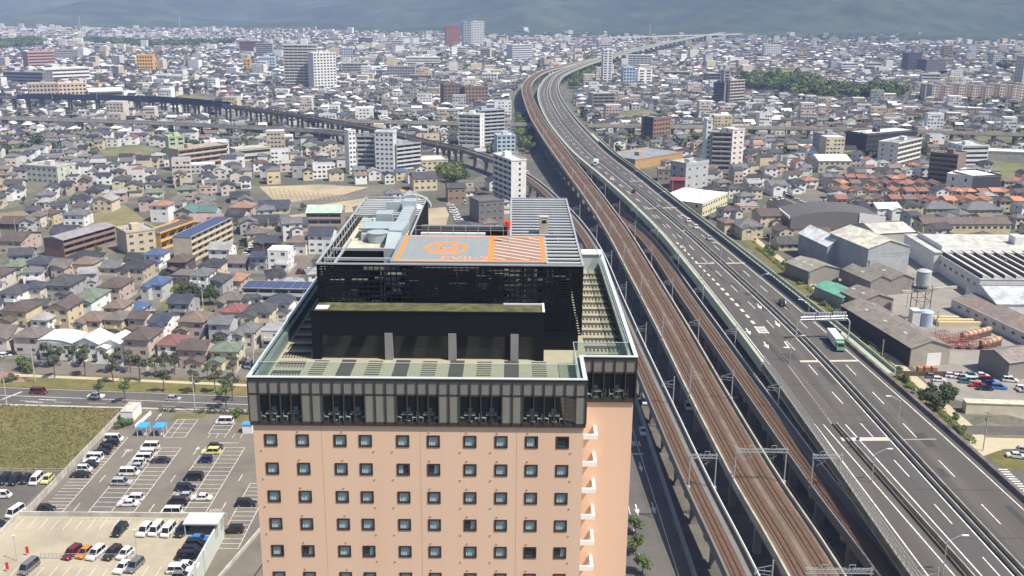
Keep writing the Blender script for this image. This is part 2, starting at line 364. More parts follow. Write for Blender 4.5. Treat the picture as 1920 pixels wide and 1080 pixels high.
# windows
fr = MB()
for a in (0,1):
    s_ = -1 if a == 0 else 1
    fr.box(hw-.08 if s_>0 else -hw-.08, hw+.08 if s_>0 else -hw+.08, -.06, .12, -hw-.08, hw+.08)
fr.box(-hw+.08, hw-.08, -.06, .12, hw-.08, hw+.08); fr.box(-hw+.08, hw-.08, -.06, .12, -hw-.08, -hw+.08)
FRM = fr.mesh('window_frame', mat('bronze_frame', (.05,.03,.025), .5, .1, 1))
pn = MB(); pn.box(-hw+.06, hw-.06, .03, .04, -hw+.07, hw-.07); PNM = pn.mesh('pane', glass('window_glass', (.12,.16,.17), .86, .05, (.93,.98,.98)))
def curtain(x0, x1, sag=0):
    c = MB(); n = max(4, int((x1-x0)/.05)); r = random.Random(int(x0*100+50))
    pts = [(x0+(x1-x0)*i/n, .13+.03*sin(i*1.9)+.01*r.random()) for i in range(n+1)]
    for i in range(n):
        (a, b), (c_, d) = pts[i], pts[i+1]; c.face([(a,b,-hw),(c_,d,-hw),(c_,d,hw),(a,b,hw)])
    return c.mesh('curtain', mat('curtain_cloth', (.80,.86,.86), .9, .06, 3))
CUR = [curtain(-hw,hw), curtain(-hw,-.06), curtain(.05,hw), curtain(-hw,.28)]
bk = MB(); bk.face([(-hw-.02,.46,-hw-.02),(hw+.02,.46,-hw-.02),(hw+.02,.46,hw+.02),(-hw-.02,.46,hw+.02)]); BKM = bk.mesh('room_back', DARK)  # black sheet close behind the pane stands in for the unlit room
openw = {(0,8):3,(0,9):None,(1,4):1,(1,5):2,(3,6):2,(4,0):3,(4,1):2,(4,3):2,(4,8):None,(4,9):2}
LXW = [-24.8,-21.9,-15.0,-13.1,-11.5,-4.9,-2.0,5.9]
for r in range(9):
    for c in range(10):
        x, z = WX[c], WZ[r]
        wo = obj('window', FRM, hotel, (x-HX, BY0-HY, z))
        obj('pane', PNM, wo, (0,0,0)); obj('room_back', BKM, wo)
        q = openw.get((r, c), 0)
        if q is not None: obj('curtain', CUR[q], wo)
# small vent caps under and over the windows
vc = MB(); vc.tube((0,0,0),(0,-.05,0),.07,8); vc.box(-.06,.06,-.09,-.05,.01,.06); VCM = vc.mesh('vent_cap', mat('vent_cap', (.42,.3,.22), .6))
for r in range(9):
    for x in (-24.6,-13.5,-11.65,-4.95,-1.95,5.95): obj('vent_cap', VCM, hotel, (x-HX, BY0-HY, WZ[r]-1.1))
    for x in (-20.9,-16.6,-8.0,-4.3,-1.3,1.7): obj('vent_cap', VCM, hotel, (x-HX, BY0-HY, WZ[r]+1.0))
# white angled ledges at the inner corner
lb = MB(); lb.box(0,1.8,-2.45,-2.2,0,.5); lb.box(1.5,1.8,-2.2,-.01,0,.5);
LBM = lb.mesh('corner_ledge', WHITE)
for k in range(9): obj('corner_ledge', LBM, hotel, (7.16-HX, 98.-HY, 66.35-3.06*k))
# glazed top storey
mb = MB(); x0, x1 = -25.5, 7.33; yF = 91.2; yW = 97.8; n = 32; cw = (x1-x0)/n
ZP = 73.05; ZC = 74.2
mb.box(x0,x1,yF,yF+.25,ZT-.05,ZT+.38); mb.box(x0,x1,yF-.06,yF+.2,ZC,ZC+.35); mb.box(x0,x1,yF,yF+.2,ZP-.32,ZP-.12)
for i in range(n+1):
    x = x0+cw*i; mb.box(x-.055,x+.055,yF-.1,yF+.1,ZT+.38,ZC)
mb.box(x0-.02,x0+.25,yF+.25,BY1,ZT-.05,ZT+.38); mb.box(x0-.06,x0+.2,yF+.25,BY1,ZC,ZC+.35)
for i in range(1,48):
    y = yF+1.03*i; mb.box(x0-.06,x0+.06,y-.05,y+.05,ZT+.38,ZC)
mb.box(x1-.2,x1,yF+.25,yW,ZT-.05,ZT+.38); mb.box(x1-.2,x1+.04,yF+.2,yW,ZC,ZC+.35)
for i in range(7):
    y = yF+1.03*i+.25; mb.box(x1-.05,x1+.05,y-.05,y+.05,ZT+.38,ZC)
x2 = 12.95
mb.box(x1,x2,yW,yW+.25,ZT-.05,ZT+.38); mb.box(x1,x2+.04,yW-.06,yW+.2,ZC,ZC+.35); mb.box(x1,x2,yW,yW+.2,ZP-.32,ZP-.12)
for i in range(6):
    x = x1+(x2-x1)/5*i; mb.box(x-.055,x+.055,yW-.1,yW+.1,ZT+.38,ZC)
mb.box(x2-.2,x2+.02,yW+.25,BY1,ZT-.05,ZT+.38); mb.box(x2-.2,x2+.05,yW+.2,BY1,ZC,ZC+.35)
for i in range(1,42):
    y = yW+1.03*i; mb.box(x2-.06,x2+.06,y-.05,y+.05,ZT+.38,ZC)
curtain_wall = hp('curtain_wall', mb, BRN)
solid = {0,5,6,11,12,13,18,19,24,25,31}
up = MB(); up.box(.06,cw-.06,.02,.06,ZP-.12,ZC); UPM = up.mesh('spandrel_panel', GPAN)
lo = MB(); lo.box(.06,cw-.06,.02,.06,ZT+.38,ZP-.32); LOM = lo.mesh('wall_panel', mat('olive_grey_panel', (.21,.205,.175), .35, .12, .7, spec=.5))
gl = MB(); gl.box(.05,cw-.05,.03,.05,ZT+.38,ZP-.32); GLM = gl.mesh('glass_pane', HGL)
for i in range(n):
    obj('spandrel_panel', UPM, curtain_wall, (x0+cw*i-HX, yF-HY, 0))
    obj('wall_panel' if i in solid else 'glass_pane', LOM if i in solid else GLM, curtain_wall, (x0+cw*i-HX, yF-HY, 0))
for i in range(5):
    obj('spandrel_panel', UPM, curtain_wall, (x1+1.124*i-HX, yW-HY, 0), scale=(1.09,1,1)); obj('glass_pane', GLM, curtain_wall, (x1+1.124*i-HX, yW-HY, 0), scale=(1.09,1,1))
for i in range(6):
    for s_, xx in ((1, x1-.04),):
        obj('glass_pane', GLM, curtain_wall, (xx-HX, yF+.3+1.03*i-HY, 0), pi/2)
mb = MB(); mb.box(x0+.02,x0+.06,yF+.25,BY1,ZT+.38,ZC); mb.box(x2-.08,x2-.04,yW+.25,BY1,ZT+.38,ZC)
hp('side_glazing', mb, glass('side_dark_glass', (.04,.055,.055), 0, .08))
# restaurant behind the glass
mb = MB(); mb.box(x0+.3,x1-.3,yF+.3,yF+9,ZT+.1,ZT+.2,0); mb.box(x0+.3,x1-.3,yF+9,yF+9.1,ZT+.2,ZP+.1,1); mb.box(x1+.3,x2-.3,yW+.3,yW+7,ZT+.1,ZT+.2,0); mb.box(x1+.1,x2-.3,yW+7,yW+7.1,ZT+.2,ZP+.1,1)
hp('interior', mb, [mat('dining_floor', (.10,.075,.06), .6), DARK])
ch = MB(); ch.box(-.22,.22,-.22,.22,.42,.47); ch.box(-.22,.22,.19,.23,.47,.95)
for a in (-.2,.2):
    for b in (-.2,.2): ch.box(a-.02,a+.02,b-.02,b+.02,0,.42)
CHM = ch.mesh('chair', WHITE)
tb = MB(); tb.box(-.55,.55,-.4,.4,.7,.75); tb.box(-.06,.06,-.06,.06,0,.7); tb.box(-.3,.3,-.25,.25,0,.04); TBM = tb.mesh('table', WHITE)
LAND0 = 'the hotel'
r2 = random.Random(3)
seatpos = []
for (a, b) in ((1,5),(7,11),(14,18),(20,24),(26,31)):
    for k in range(2):
        seatpos.append((x0+cw*(a+.9+k*2.1), yF+.95+r2.random()*.1, 'main'))
seatpos += [(x1+1.6, yW+.95,'wing'),(x1+3.9, yW+1.0,'wing')]
names = ['far-left','left','middle','fourth','right-hand']
for i, (x, y, s_) in enumerate(seatpos):
    where = 'glass of the right wing' if s_ == 'wing' else f"{['far-left','second','middle','fourth','fifth'][i//2]} glazed top-storey bay"
    lr = ['left','right'][i % 2]
    t_ = obj('dining_table', TBM, None, (x, y, ZT+.2)); tag(t_, f'white dining table, {lr} one behind the {where}', 'table', 'white tables in the rooftop restaurant')
    for j, (dx, dy, rz) in enumerate(((-.75,-.3,pi/2),(.75,-.28,-pi/2),(0,.7,0))):
        c_ = obj('dining_chair', CHM, None, (x+dx, y+dy, ZT+.2), rz)
        tag(c_, f"white chair {['left of','right of','behind'][j]} {lr} table, {where}", 'chair', 'white chairs in the rooftop restaurant')
# roof terrace
ZD = 73.2
mb = MB()
mb.prism([(x0+.25,yF+.3),(x1-.3,yF+.3),(x1-.3,yW+.3),(x2-.3,yW+.3),(x2-.3,BY1),(x0+.25,BY1)], ZD-.15, ZD); hp('terrace_deck', mb, CREAM)
mb = MB()
def cope(pl, w_, z0, z1):
    for (a, b) in zip(pl[:-1], pl[1:]): mb.box(min(a[0],b[0])-w_, max(a[0],b[0])+w_, min(a[1],b[1])-w_, max(a[1],b[1])+w_, z0, z1)
ZK = ZC+.35
def ring(x0,x1,x2,yF,yW,yB,w_,z0,z1):
    mb.box(x0,x1,yF,yF+w_,z0,z1); mb.box(x1-w_,x1,yF+w_,yW+w_,z0,z1); mb.box(x1,x2,yW,yW+w_,z0,z1); mb.box(x2-w_,x2,yW+w_,yB,z0,z1); mb.box(x0,x0+w_,yF+w_,yB,z0,z1)
ring(x0-.1,x1+.05,x2+.1,yF-.12,yW-.12,BY1,.42,ZK+.01,ZK+.09)
hp('parapet_coping', mb, COPE)
mb = MB(); ring(x0+.32,x1-.37,x2-.32,yF+.3,yW+.3,BY1,.5,ZD,ZK-.25); hp('parapet_gutter', mb, mat('grey_green_gutter', (.23,.27,.27), .6, .1, 1))
mb = MB(); ring(x0+.9,x1-.95,x2-.9,yF+.9,yW+.9,BY1,.03,ZD+.01,ZD+2.6); balu = hp('glass_balustrade', mb, RAILGL)
mb = MB(); ring(x0+.88,x1-.93,x2-.88,yF+.88,yW+.88,BY1,.05,ZD+2.6,ZD+2.65); hp('handrail', mb, COPE, balu)
# comb-shaped dark deck strips on the side terraces
cb = MB(); cb.box(0,4,.0,.85,0,.03)
for i in range(10): cb.box(.05+.42*i,.05+.42*i+.2,-.95,0,0,.03)
CBM = cb.mesh('deck_strip', DECKD)
for k in range(13):
    obj('deck_strip', CBM, hotel, (8.0-HX, 101.4+2.75*k-HY, ZD))
for k in range(16): obj('deck_strip', CBM, hotel, (-24.3-HX, 95.8+2.75*k-HY, ZD), scale=(.72,1,1))
for i, x in enumerate(np.arange(-20.6, 4.5, 1.42)):
    if i % 2: continue
    m2 = MB(); 
    if (i//2) % 2: m2.box(x,x+1.5,92.4,99.98,ZD,ZD+.03)
    else:
        for j in range(12): m2.box(x,x+1.5,92.4+.64*j,92.4+.64*j+.26,ZD,ZD+.03)
    hp('deck_strip', m2, DECKD)
m2 = MB()
for j in range(3): m2.box(4.2,6.2,101+2.15*j,101.8+2.15*j,ZD,ZD+.03)
# penthouse
ZR = 78.4
mb = MB(); mb.box(-20.9,3.4,100.35,103.5,75.9,ZR-.05); mb.box(-20.9,-20.0,100.05,103.5,ZD,75.9); mb.box(2.6,3.4,100.05,103.5,ZD,75.9)
mb.box(-20.9,3.4,100.05,100.35,75.9,ZR-.05); mb.box(-20,2.6,103.1,103.4,ZD,75.9); mb.box(-20.3,7.2,103.7,140,ZD,75.1); mb.box(3.41,7.2,103.6,103.7,ZD,75.3)
pent = hp('penthouse', mb, BLK)
mb = MB(); mb.box(-20.0,2.6,100.5,100.55,ZD+.05,75.9); hp('penthouse_glass', mb, glass('pent_glass', (.02,.024,.024), .35, .04), pent)
for x in (-13.28,-6.62,-.1):
    m2 = MB(); m2.box(x,x+.83,100.0,100.5,ZD,76.2); hp('column', m2, mat('grey_column', (.22,.22,.215), .7, .08, .8), pent)
for x in (-19.7,-18.75): 
    m2 = MB(); m2.box(x,x+.9,100.62,100.7,74.2,74.95); hp('lit_sill', m2, mat('teal_counter', (.12,.17,.17), .5), pent)  # two teal boxes make a paler patch at the left end
mb = MB(); mb.box(-20.65,3.15,100.3,103.4,ZR-.05,ZR+.06); hp('moss_roof', mb, mat('moss', (.10,.105,.045), .95, .45, 1.2, dirt=(.05,.045,.03), dscale=.8, damt=.9, bump=.5), pent)
mb = MB(); mb.box(-20.95,3.45,100.0,100.25,ZR-.05,ZR+.16,1); mb.box(-20.95,-20.7,100.25,103.5,ZR-.05,ZR+.16,1); mb.box(3.2,3.45,100.25,103.5,ZR-.05,ZR+.16,0); mb.box(-.9,3.2,103.0,103.15,ZR+.06,ZR+.22,0); mb.box(-20.6,-19.3,101.0,102.3,ZR+.06,ZR+.1,0)
hp('roof_edge', mb, [mat('white_flashing', (.6,.61,.6), .5), BLK], pent)
# black louvred enclosure
EX0, EX1, EY0, EY1, EZ = -21.5, 7.8, 107.5, 146.0, 81.6
mb = MB(); r3 = random.Random(11)
def lattice(mb, ax, a0, a1, c, z0, z1, dens=.82, fr=None):
    # an irregular screen of flat bars: verticals and horizontals with gaps
    n = int((a1-a0)/.62)
    for i in range(n+1):
        a = a0+(a1-a0)*i/n
        if ax == 'x': mb.box(a-.06,a+.06,c-.05,c+.05,z0,z1)
        else: mb.box(c-.05,c+.05,a-.06,a+.06,z0,z1)
    z = z0
    while z < z1:
        for i in range(n):
            kz = int(round((z-z0)/.3)); gap = ax == 'x' and ((2 < i*.62 < 10 and z > 76.6) or (20 < i*.62 < 24.5)) and kz % 2
            if not gap:
                p, q = a0+(a1-a0)*i/n+.06, a0+(a1-a0)*(i+1)/n-.06; h_ = .17; o_ = 0
                if ax == 'x': mb.box(p,q,c-.04+o_,c+.04+o_,z,z+h_)
                else: mb.box(c-.04+o_,c+.04+o_,p,q,z,z+h_)
        z += .3
lattice(mb, 'x', EX0, EX1, EY0, ZD+.4, EZ, .84); lattice(mb, 'y', EY0+.2, EY1, EX1, ZD+.4, EZ, .96); lattice(mb, 'y', EY0+.2, EY1, EX0, ZD+.4, EZ, .96)
enc = hp('louvre_screen', mb, BLK)
mb = MB(); mb.box(EX0+.6,EX1-1.2,EY0+1.6,EY0+1.8,ZD,ZD+3.1); mb.box(-12,-3,EY0+1.5,EY0+1.6,ZD+3.1,EZ-.9); mb.box(EX0,-12.6,EY1-.2,EY1,ZD,EZ-.3); mb.box(-.3,EX1,EY1-.2,EY1,ZD,EZ-.3)
mb.box(EX1-1.3,EX1-1.1,EY0+1.8,EY1-.2,ZD,ZD+6.0); mb.box(EX0+.3,EX0+.5,EY0+1.8,EY1-.2,ZD,ZD+5.8)
hp('backing_wall', mb, BLK, enc)
mb = MB()   # plant seen through the screen
for k in range(80):
    x = EX0+1+(r3.random()**1.5 if k % 3 else .66+.1*r3.random())*27; z = ZD+2.5+r3.random()*5; mb.box(x,x+.6+r3.random()*1.6,EY0+.5+r3.random()*.7,EY0+1.25,z,z+.1+r3.random()*.3)
for k in range(14):
    x = EX0+1+r3.random()*27; mb.box(x,x+.12,EY0+.6,EY0+.72,ZD,EZ-.6)
hp('plant_frame', mb, mat('plant_grey', (.15,.145,.13), .6), enc)
mb = MB(); mb.box(EX0-.1,EX1+.1,EY0-.12,EY0+.12,EZ,EZ+.16); 
for xx in (EX0,EX1): mb.box(xx-.12,xx+.12,EY0+.12,EY1,EZ,EZ+.16)
mb.box(-12.7,-12.5,121.3,EY1,EZ,EZ+.16); mb.box(-.35,-.1,121.3,EY1,EZ,EZ+.16); mb.box(EX0,-12.6,EY1-.15,EY1+.05,EZ,EZ+.16); mb.box(-.3,EX1,EY1-.15,EY1+.05,EZ,EZ+.16)
mb.box(EX0+1.5,EX0+1.75,EY0+.2,EY0+13.5,EZ-.5,EZ-.25); mb.box(EX0+.2,-13.1,EY0+3.6,EY0+3.9,EZ-.5,EZ-.2); mb.box(EX0+.2,-13.1,EY0+8.2,EY0+8.5,EZ-.5,EZ-.2)
hp('top_frame', mb, STEEL, enc)
# girders over the right-hand light well
gb = MB(); gb.box(0,7.8,-.12,.12,0,.12); gb.box(0,7.8,-.04,.04,-.3,0); GIRD = mat('pale_girder', (.55,.57,.58), .5, .08, 1, spec=.5); GBM = gb.mesh('girder', GIRD)
for k in range(15): obj('girder', GBM, enc, (-.2-HX, 122.4+1.62*k-HY, EZ+.0))
gs = MB(); gs.box(0,3.9,-.14,.14,-.06,.12); GSM = gs.mesh('short_girder', GIRD)
for k in range(8): obj('girder', GSM, enc, (3.8-HX, 108.8+1.65*k-HY, EZ+.0))
for k in range(9): obj('girder', GBM, enc, (-21.4-HX, 134.5+1.3*k-HY, EZ-.15), scale=(1.1,1,1))
mb = MB()
for xx in (1.6,3.4,5.6): mb.box(xx,xx+.16,122,EY1-.2,EZ-.75,EZ-.45)

hp('lower_rail', mb, STEEL, enc)
mb = MB(); mb.box(-21.3,7.5,108.9,EY1-.2,ZD,ZD+.3); hp('well_floor', mb, mat('well_floor', (.06,.062,.065), .9, .2, .5), enc)
mb = MB(); mb.box(-.4,-.25,121.6,EY1-.2,ZD+.3,EZ); hp('well_wall', mb, BLK, enc); 
# plant deck at the left with its black front wall
mb = MB(); mb.box(-21.2,-12.7,121.3,EY1-.3,ZD+.3,EZ-1.75,0); hp('plant_deck', mb, mat('plant_floor', (.50,.48,.38), .85, .15, .7, dirt=(.25,.24,.2), dscale=.6, damt=.5), enc)
mb = MB(); mb.box(-21.2,-12.9,121.05,121.25,ZD+.3,EZ-1.6); mb.box(-12.75,-12.4,121.3,EY1-.2,ZD+.3,EZ-.05); mb.box(EX0+.12,EX0+.3,121.3,EY1,ZD+.3,EZ-.9); hp('plant_wall', mb, BLK, enc)
mb = MB()
for yy in np.arange(EY0+1, EY1, 2.0): mb.box(EX0+.2,EX0+.32,yy,yy+.1,EZ-1.6,EZ+.1)
mb.box(EX0+.2,EX0+.3,EY0,EY1,EZ-.75,EZ-.62); mb.box(-12.9,-12.8,121.3,EY1,EZ-.6,EZ-.5)
hp('guard_rail', mb, STEEL, enc)
# courtyard buildings between the two wells
mb = MB(); mb.box(-12.3,-.5,134,135.2,ZD+.3,80.0,0); mb.box(-12.4,-.4,133.6,134,79.8,80.2,1); mb.box(-12.2,-3.6,131,131.6,79.3,79.8,2); mb.box(-3.4,-1.2,131,132,78.6,80.1,3); hp('rear_roof', mb, [mat('rear_wall', (.24,.24,.23), .8), mat('rear_edge', (.12,.12,.12), .7), mat('white_duct', (.62,.66,.67), .4), BLK], enc)
# rescue pad
PZ = EZ+.02; px0, px1, py0, py1 = -13.15, 3.75, 109.3, 121.6; pm = -2.45
PADG = mat('pad_grey', (.215,.245,.255), .75, .06, .6); ORG = mat('pad_orange', (.74,.22,.045), .6, .08, 1); ORP = mat('pad_orange_worn', (.66,.28,.15), .7, .15, 2)
mb = MB(); mb.box(px0-.5,px1+.3,py0-.3,py1+.3,PZ-.35,PZ); pad = hp('rescue_pad', mb, PADG)
mb = MB(); z = PZ+.012
def q2(a,b,c,d,mi): mb.face([(a,c,z),(b,c,z),(b,d,z),(a,d,z)], mi)
q2(px0,px0+.45,py0,py1,0); q2(pm-.32,pm+.32,py0,py1,0); q2(px1-.45,px1,py0,py1,0)
q2(px0+.45,pm-.32,py0,py0+.35,1); q2(px0+.45,pm-.32,py1-.4,py1,1); q2(pm+.32,px1-.45,py0,py0+.4,0); q2(pm+.32,px1-.45,py1-.4,py1,1)
q2(pm+.32,px1-.45,py0+.4,py1-.4,2)
cxm, cym = -7.75, 115.4; R1, R2 = 2.55, 2.05; ns = 48; ys = 1.22
for i in range(ns):
    a, b = 2*pi*i/ns, 2*pi*(i+1)/ns
    mb.face([(cxm+R2*cos(a),cym+R2*sin(a)*ys,z),(cxm+R1*cos(a),cym+R1*sin(a)*ys,z),(cxm+R1*cos(b),cym+R1*sin(b)*ys,z),(cxm+R2*cos(b),cym+R2*sin(b)*ys,z)],0)
# the letter R, turned upside down as seen from here
def q3(a,b,c,d): mb.face([(cxm+a,cym+c,z),(cxm+b,cym+c,z),(cxm+b,cym+d,z),(cxm+a,cym+d,z)],0)
q3(.75,1.2,-1.75,1.75); q3(-1.15,-.7,-1.75,-.35); q3(-.7,.75,-1.75,-1.2); q3(-.7,.75,-.35,.2)
mb.face([(cxm-1.2,cym+1.75,z),(cxm-1.0,cym-.35,z),(cxm-.55,cym-.35,z),(cxm-.75,cym+1.75,z)],0)
# pale hatching
z = PZ+.02
ax0, ax1, ay0, ay1 = pm+.34, px1-.47, py0+.42, py1-.42
for k in range(10):
    c0 = ay0-1.5+k*1.55; pts = []
    sl = -.62
    def cl(y_): return min(max(y_, ay0), ay1)
    ya, yb = c0+2.5, c0+2.5+sl*(ax1-ax0)
    # clip the band against the pad by stepping
    for s_ in range(12):
        xa = ax0+(ax1-ax0)*s_/12; xb = ax0+(ax1-ax0)*(s_+1)/12
        y1a, y1b = ya+sl*(xa-ax0), ya+sl*(xb-ax0)
        if min(y1a,y1b) > ay0 and max(y1a,y1b)+.32 < ay1: mb.face([(xa,y1a,z),(xb,y1b,z),(xb,y1b+.32,z),(xa,y1a+.32,z)],3)
hp('pad_marking', mb, [ORG, ORP, mat('hatch_ground', (.25,.16,.13), .8, .1, 1), mat('hatch_line', (.62,.52,.45), .7, .1, 1)], pad)
fc = bpy.data.curves.new('pad_lettering', 'FONT'); fc.body = 'EVII-9'; fc.size = 2.3; fc.align_x = 'CENTER'
fo = bpy.data.objects.new('pad_lettering', fc); C.objects.link(fo); bpy.context.view_layer.update()
fme = bpy.data.meshes.new_from_object(fo.evaluated_get(bpy.context.evaluated_depsgraph_get())); bpy.data.objects.remove(fo); fme.materials.clear(); fme.materials.append(ORP)
obj('pad_lettering', fme, pad, (-5.4-HX, py0+.5-HY, PZ+.02))
mb = MB()
for x in np.arange(px0, px1+.1, 1.3): mb.box(x-.012,x+.012,py0,py1,PZ+.001,PZ+.008)
for y in np.arange(py0, py1, 1.3): mb.box(px0,px1,y-.012,y+.012,PZ+.001,PZ+.006)
hp('pad_joint', mb, mat('pad_joint', (.33,.36,.36), .8), pad)
mb = MB()
for x in np.arange(-12, -.2, 1.55): mb.box(x-.03,x+.03,122.3,122.36,PZ-.4,PZ+1.1)
for h_ in (.55,1.08): mb.box(-12,-.4,122.31,122.35,PZ+h_,PZ+h_+.04)
hp('pad_railing', mb, STEEL, pad)
gb_ = thing('rooftop_hatch', (11.2,138.5,ZK-.6), 'pale green-grey box at the far end of the right-hand terrace', 'roof hatch')
mb = MB(); mb.box(-1.3,1.3,-1.2,1.2,-.8,1.5); ob('body', mb, COPE, gb_); mb = MB(); mb.box(-1.45,1.45,-1.35,1.35,1.5,1.62); ob('lid', mb, WHITE, gb_)
# windsock
ws = thing('windsock', (-.55, 118.9, PZ), 'drooping orange-red windsock on a thin pole on the rescue pad', 'windsock')
mb = MB(); mb.tube((0,0,.02),(0,0,2.1),.06,8); mb.tube((0,0,2.08),(.0,0,2.2),.1,8); ob('pole', mb, STEEL, ws)
mb = MB(); mb.tube((0,-.1,2.5),(.1,-.15,1.75),.36,10,0,.2); mb.tube((.1,-.15,1.76),(-.12,-.15,1.35),.21,10,0,.13); mb.tube((0,-.1,2.5),(-.42,-.1,2.35),.3,10,0,.24); ob('sock', mb, mat('red_cloth', (.72,.07,.03), .8), ws)
cab = thing('rooftop_cabinet', (3.9, 123.2, EZ+.1), 'narrow beige cabinet standing over the girders behind the rescue pad', 'cabinet')
mb = MB(); mb.box(-.55,.55,-.5,.5,0,2.1); mb.box(-.6,.6,-.55,.55,2.1,2.2); ob('body', mb, CONCL, cab)
mb = MB(); mb.box(-.25,.3,-.53,-.5,1.4,1.75); ob('vent_grille', mb, DARK, cab)
# ventilation plant on the left deck
vp = thing('ventilation_plant', (-16.5, 130, EZ-1.75), 'pale grey ductwork and fan units on the rooftop plant deck', 'ventilation unit'); VO = (-16.5,130,EZ-1.75)
DUCT = mat('duct_steel', (.38,.44,.47), .38, .06, .5, metal=.15, spec=.6); zb = EZ-1.75
def vpart(name, f, m_=DUCT): 
    b_ = MB(); f(b_); return ob(name, b_, m_, vp, org=VO)
vpart('fan_unit', lambda b: (b.box(-19.5,-15.6,127.2,131.0,zb+.05,zb+1.9), b.box(-19.7,-15.4,127.0,131.2,zb+1.9,zb+2.0)))
vpart('drum_fan', lambda b: (b.tube((-17.1,125.6,zb+.05),(-17.1,125.6,zb+1.7),1.35,20), b.tube((-17.1,125.6,zb+1.7),(-17.1,125.6,zb+1.8),1.42,20)))
vpart('unit_base', lambda b: b.box(-19.4,-18.5,126.0,127.0,zb,zb+1.2))
vpart('filter_box', lambda b: (b.box(-18.4,-16.2,132.8,135.6,zb+.05,zb+2.9), b.box(-20.0,-18.9,132,134,zb+.05,zb+1.8)))
vpart('intake_hood', lambda b: b.prism([(-17.5,137),(-15.5,137),(-15.5,139.5)], zb+1.5, zb+4.0))
vpart('main_duct', lambda b: (b.box(-14.95,-13.4,126.8,136.6,zb+1.9,zb+3.4), b.box(-15.1,-13.3,136.2,138.6,zb+1.2,zb+4.4)))
vpart('duct_elbow', lambda b: (b.beam((-14.1,127.2,zb+2.65),(-14.6,122.6,zb+2.3),1.75,1.5), b.beam((-14.6,123.2,zb+2.3),(-14.75,119.9,zb-.2),1.75,1.5)))
vpart('down_duct', lambda b: b.box(-15.65,-13.85,119.2,120.9,zb-5.4,zb+1.0))
def arc(b):
    pr = None
    for i in range(11):
        t = pi*i/10; p_ = (-14.0+2.4*(-cos(t)), 140.2, zb+2.2+2.4*sin(t))
        if pr: b.tube(pr, p_, .22, 8)
        pr = p_
vpart('curved_pipe', arc)
vpart('duct_stand', lambda b: [b.box(x,x+.12,y,y+.12,zb,zb+2) for x in (-14.9,-13.4) for y in (127.5,130.5,133.5,136)], STEEL)
vpart('duct_band', lambda b: [b.box(-15.02,-13.13,y,y+.1,zb+1.83,zb+3.47) for y in np.arange(127.5,136,1.6)], STEEL)
vpart('dark_pipework', lambda b: (b.box(-15.4,-15.05,126,139,zb+.1,zb+1.7), b.box(-18.4,-15.7,131.4,132.3,zb+.1,zb+1.6), b.box(-12.98,-12.8,128,140,zb+.05,zb+.8), [b.tube((-19.8+1.1*k,137.4,zb+.05),(-19.8+1.1*k,137.4,zb+1.4),.3,8) for k in range(3)]), mat('gap_pipe_dark', (.05,.055,.06), .6))  # dark boxes stand in for shade in the gaps, tubes for pipes
dish = thing('satellite_dish', (-13.2, 139.2, zb), 'small white dish aerial at the right edge of the rooftop plant deck', 'dish aerial')
mb = MB(); mb.tube((0,0,0),(0,0,1.6),.05,6); mb.tube((0,-.05,1.6),(.05,-.45,1.8),.12,12,0,.5); ob('dish', mb, WHITE, dish)

# the enclosure, pad and plant stand as one slightly smaller assembly on the terrace
RS_ = .9637; RZ_ = 3.993
for o_ in (enc, pad): o_.scale = (RS_,)*3; o_.location = (HX*(RS_-1), HY*(RS_-1), RZ_)
for o_ in (ws, cab, vp, dish): o_.scale = (RS_, RS_, RS_*(.72 if o_ is vp else 1)); o_.location = (o_.location.x*RS_, o_.location.y*RS_, o_.location.z*RS_+RZ_)
# ------------------------------------------------------------------ paths
def catmull(pts, step=8.0):
    pts = [np.array(p, float) for p in pts]; out = []
    for i in range(len(pts)-1):
        p0 = pts[i-1] if i else 2*pts[0]-pts[1]; p1, p2 = pts[i], pts[i+1]; p3 = pts[i+2] if i+2 < len(pts) else 2*p2-p1
        n = max(1, int(np.linalg.norm((p2-p1)[:2])/step))
        for k in range(n):
            t = k/n; out.append(.5*((2*p1)+(-p0+p2)*t+(2*p0-5*p1+4*p2-p3)*t*t+(-p0+3*p1-3*p2+p3)*t**3))
    out.append(pts[-1]); return np.array(out)
def offs(pl, o, dz=0):
    d = np.gradient(pl[:, :2], axis=0); d /= np.linalg.norm(d, axis=1)[:, None]+1e-9
    r = pl.copy(); r[:, 0] += d[:, 1]*o; r[:, 1] -= d[:, 0]*o; r[:, 2] += dz; return r
def strip(mb, A, B, mi=0):      # flat ribbon between two lines of points
    n = len(mb.v); mb.v += [tuple(p) for p in A]+[tuple(p) for p in B]; k = len(A)
    for i in range(k-1): mb.f.append((n+i, n+k+i, n+k+i+1, n+i+1)); mb.m.append(mi)
def bar(mb, A, B, h, mi=0):     # closed bar: tops at A,B ; h is the depth below
    Ad = A.copy(); Bd = B.copy(); Ad[:, 2] -= h; Bd[:, 2] -= h
    strip(mb, A, B, mi); strip(mb, Ad, A, mi); strip(mb, B, Bd, mi); strip(mb, Bd, Ad, mi)
    mb.face([A[0], B[0], Bd[0], Ad[0]], mi); mb.face([A[-1], Ad[-1], Bd[-1], B[-1]], mi)
def arclen(pl):
    return np.concatenate([[0], np.cumsum(np.linalg.norm(np.diff(pl[:, :2], axis=0), axis=1))])
def at(pl, s, L_=None):
    L_ = arclen(pl) if L_ is None else L_
    p = np.array([np.interp(s, L_, pl[:, k]) for k in range(3)]); q = np.array([np.interp(s+.5, L_, pl[:, k]) for k in range(3)])
    d = (q-p)[:2]; 
    if np.linalg.norm(d) < 1e-6: d = (p-np.array([np.interp(s-.5, L_, pl[:, k]) for k in range(3)]))[:2]
    d = d/np.linalg.norm(d); return p, d
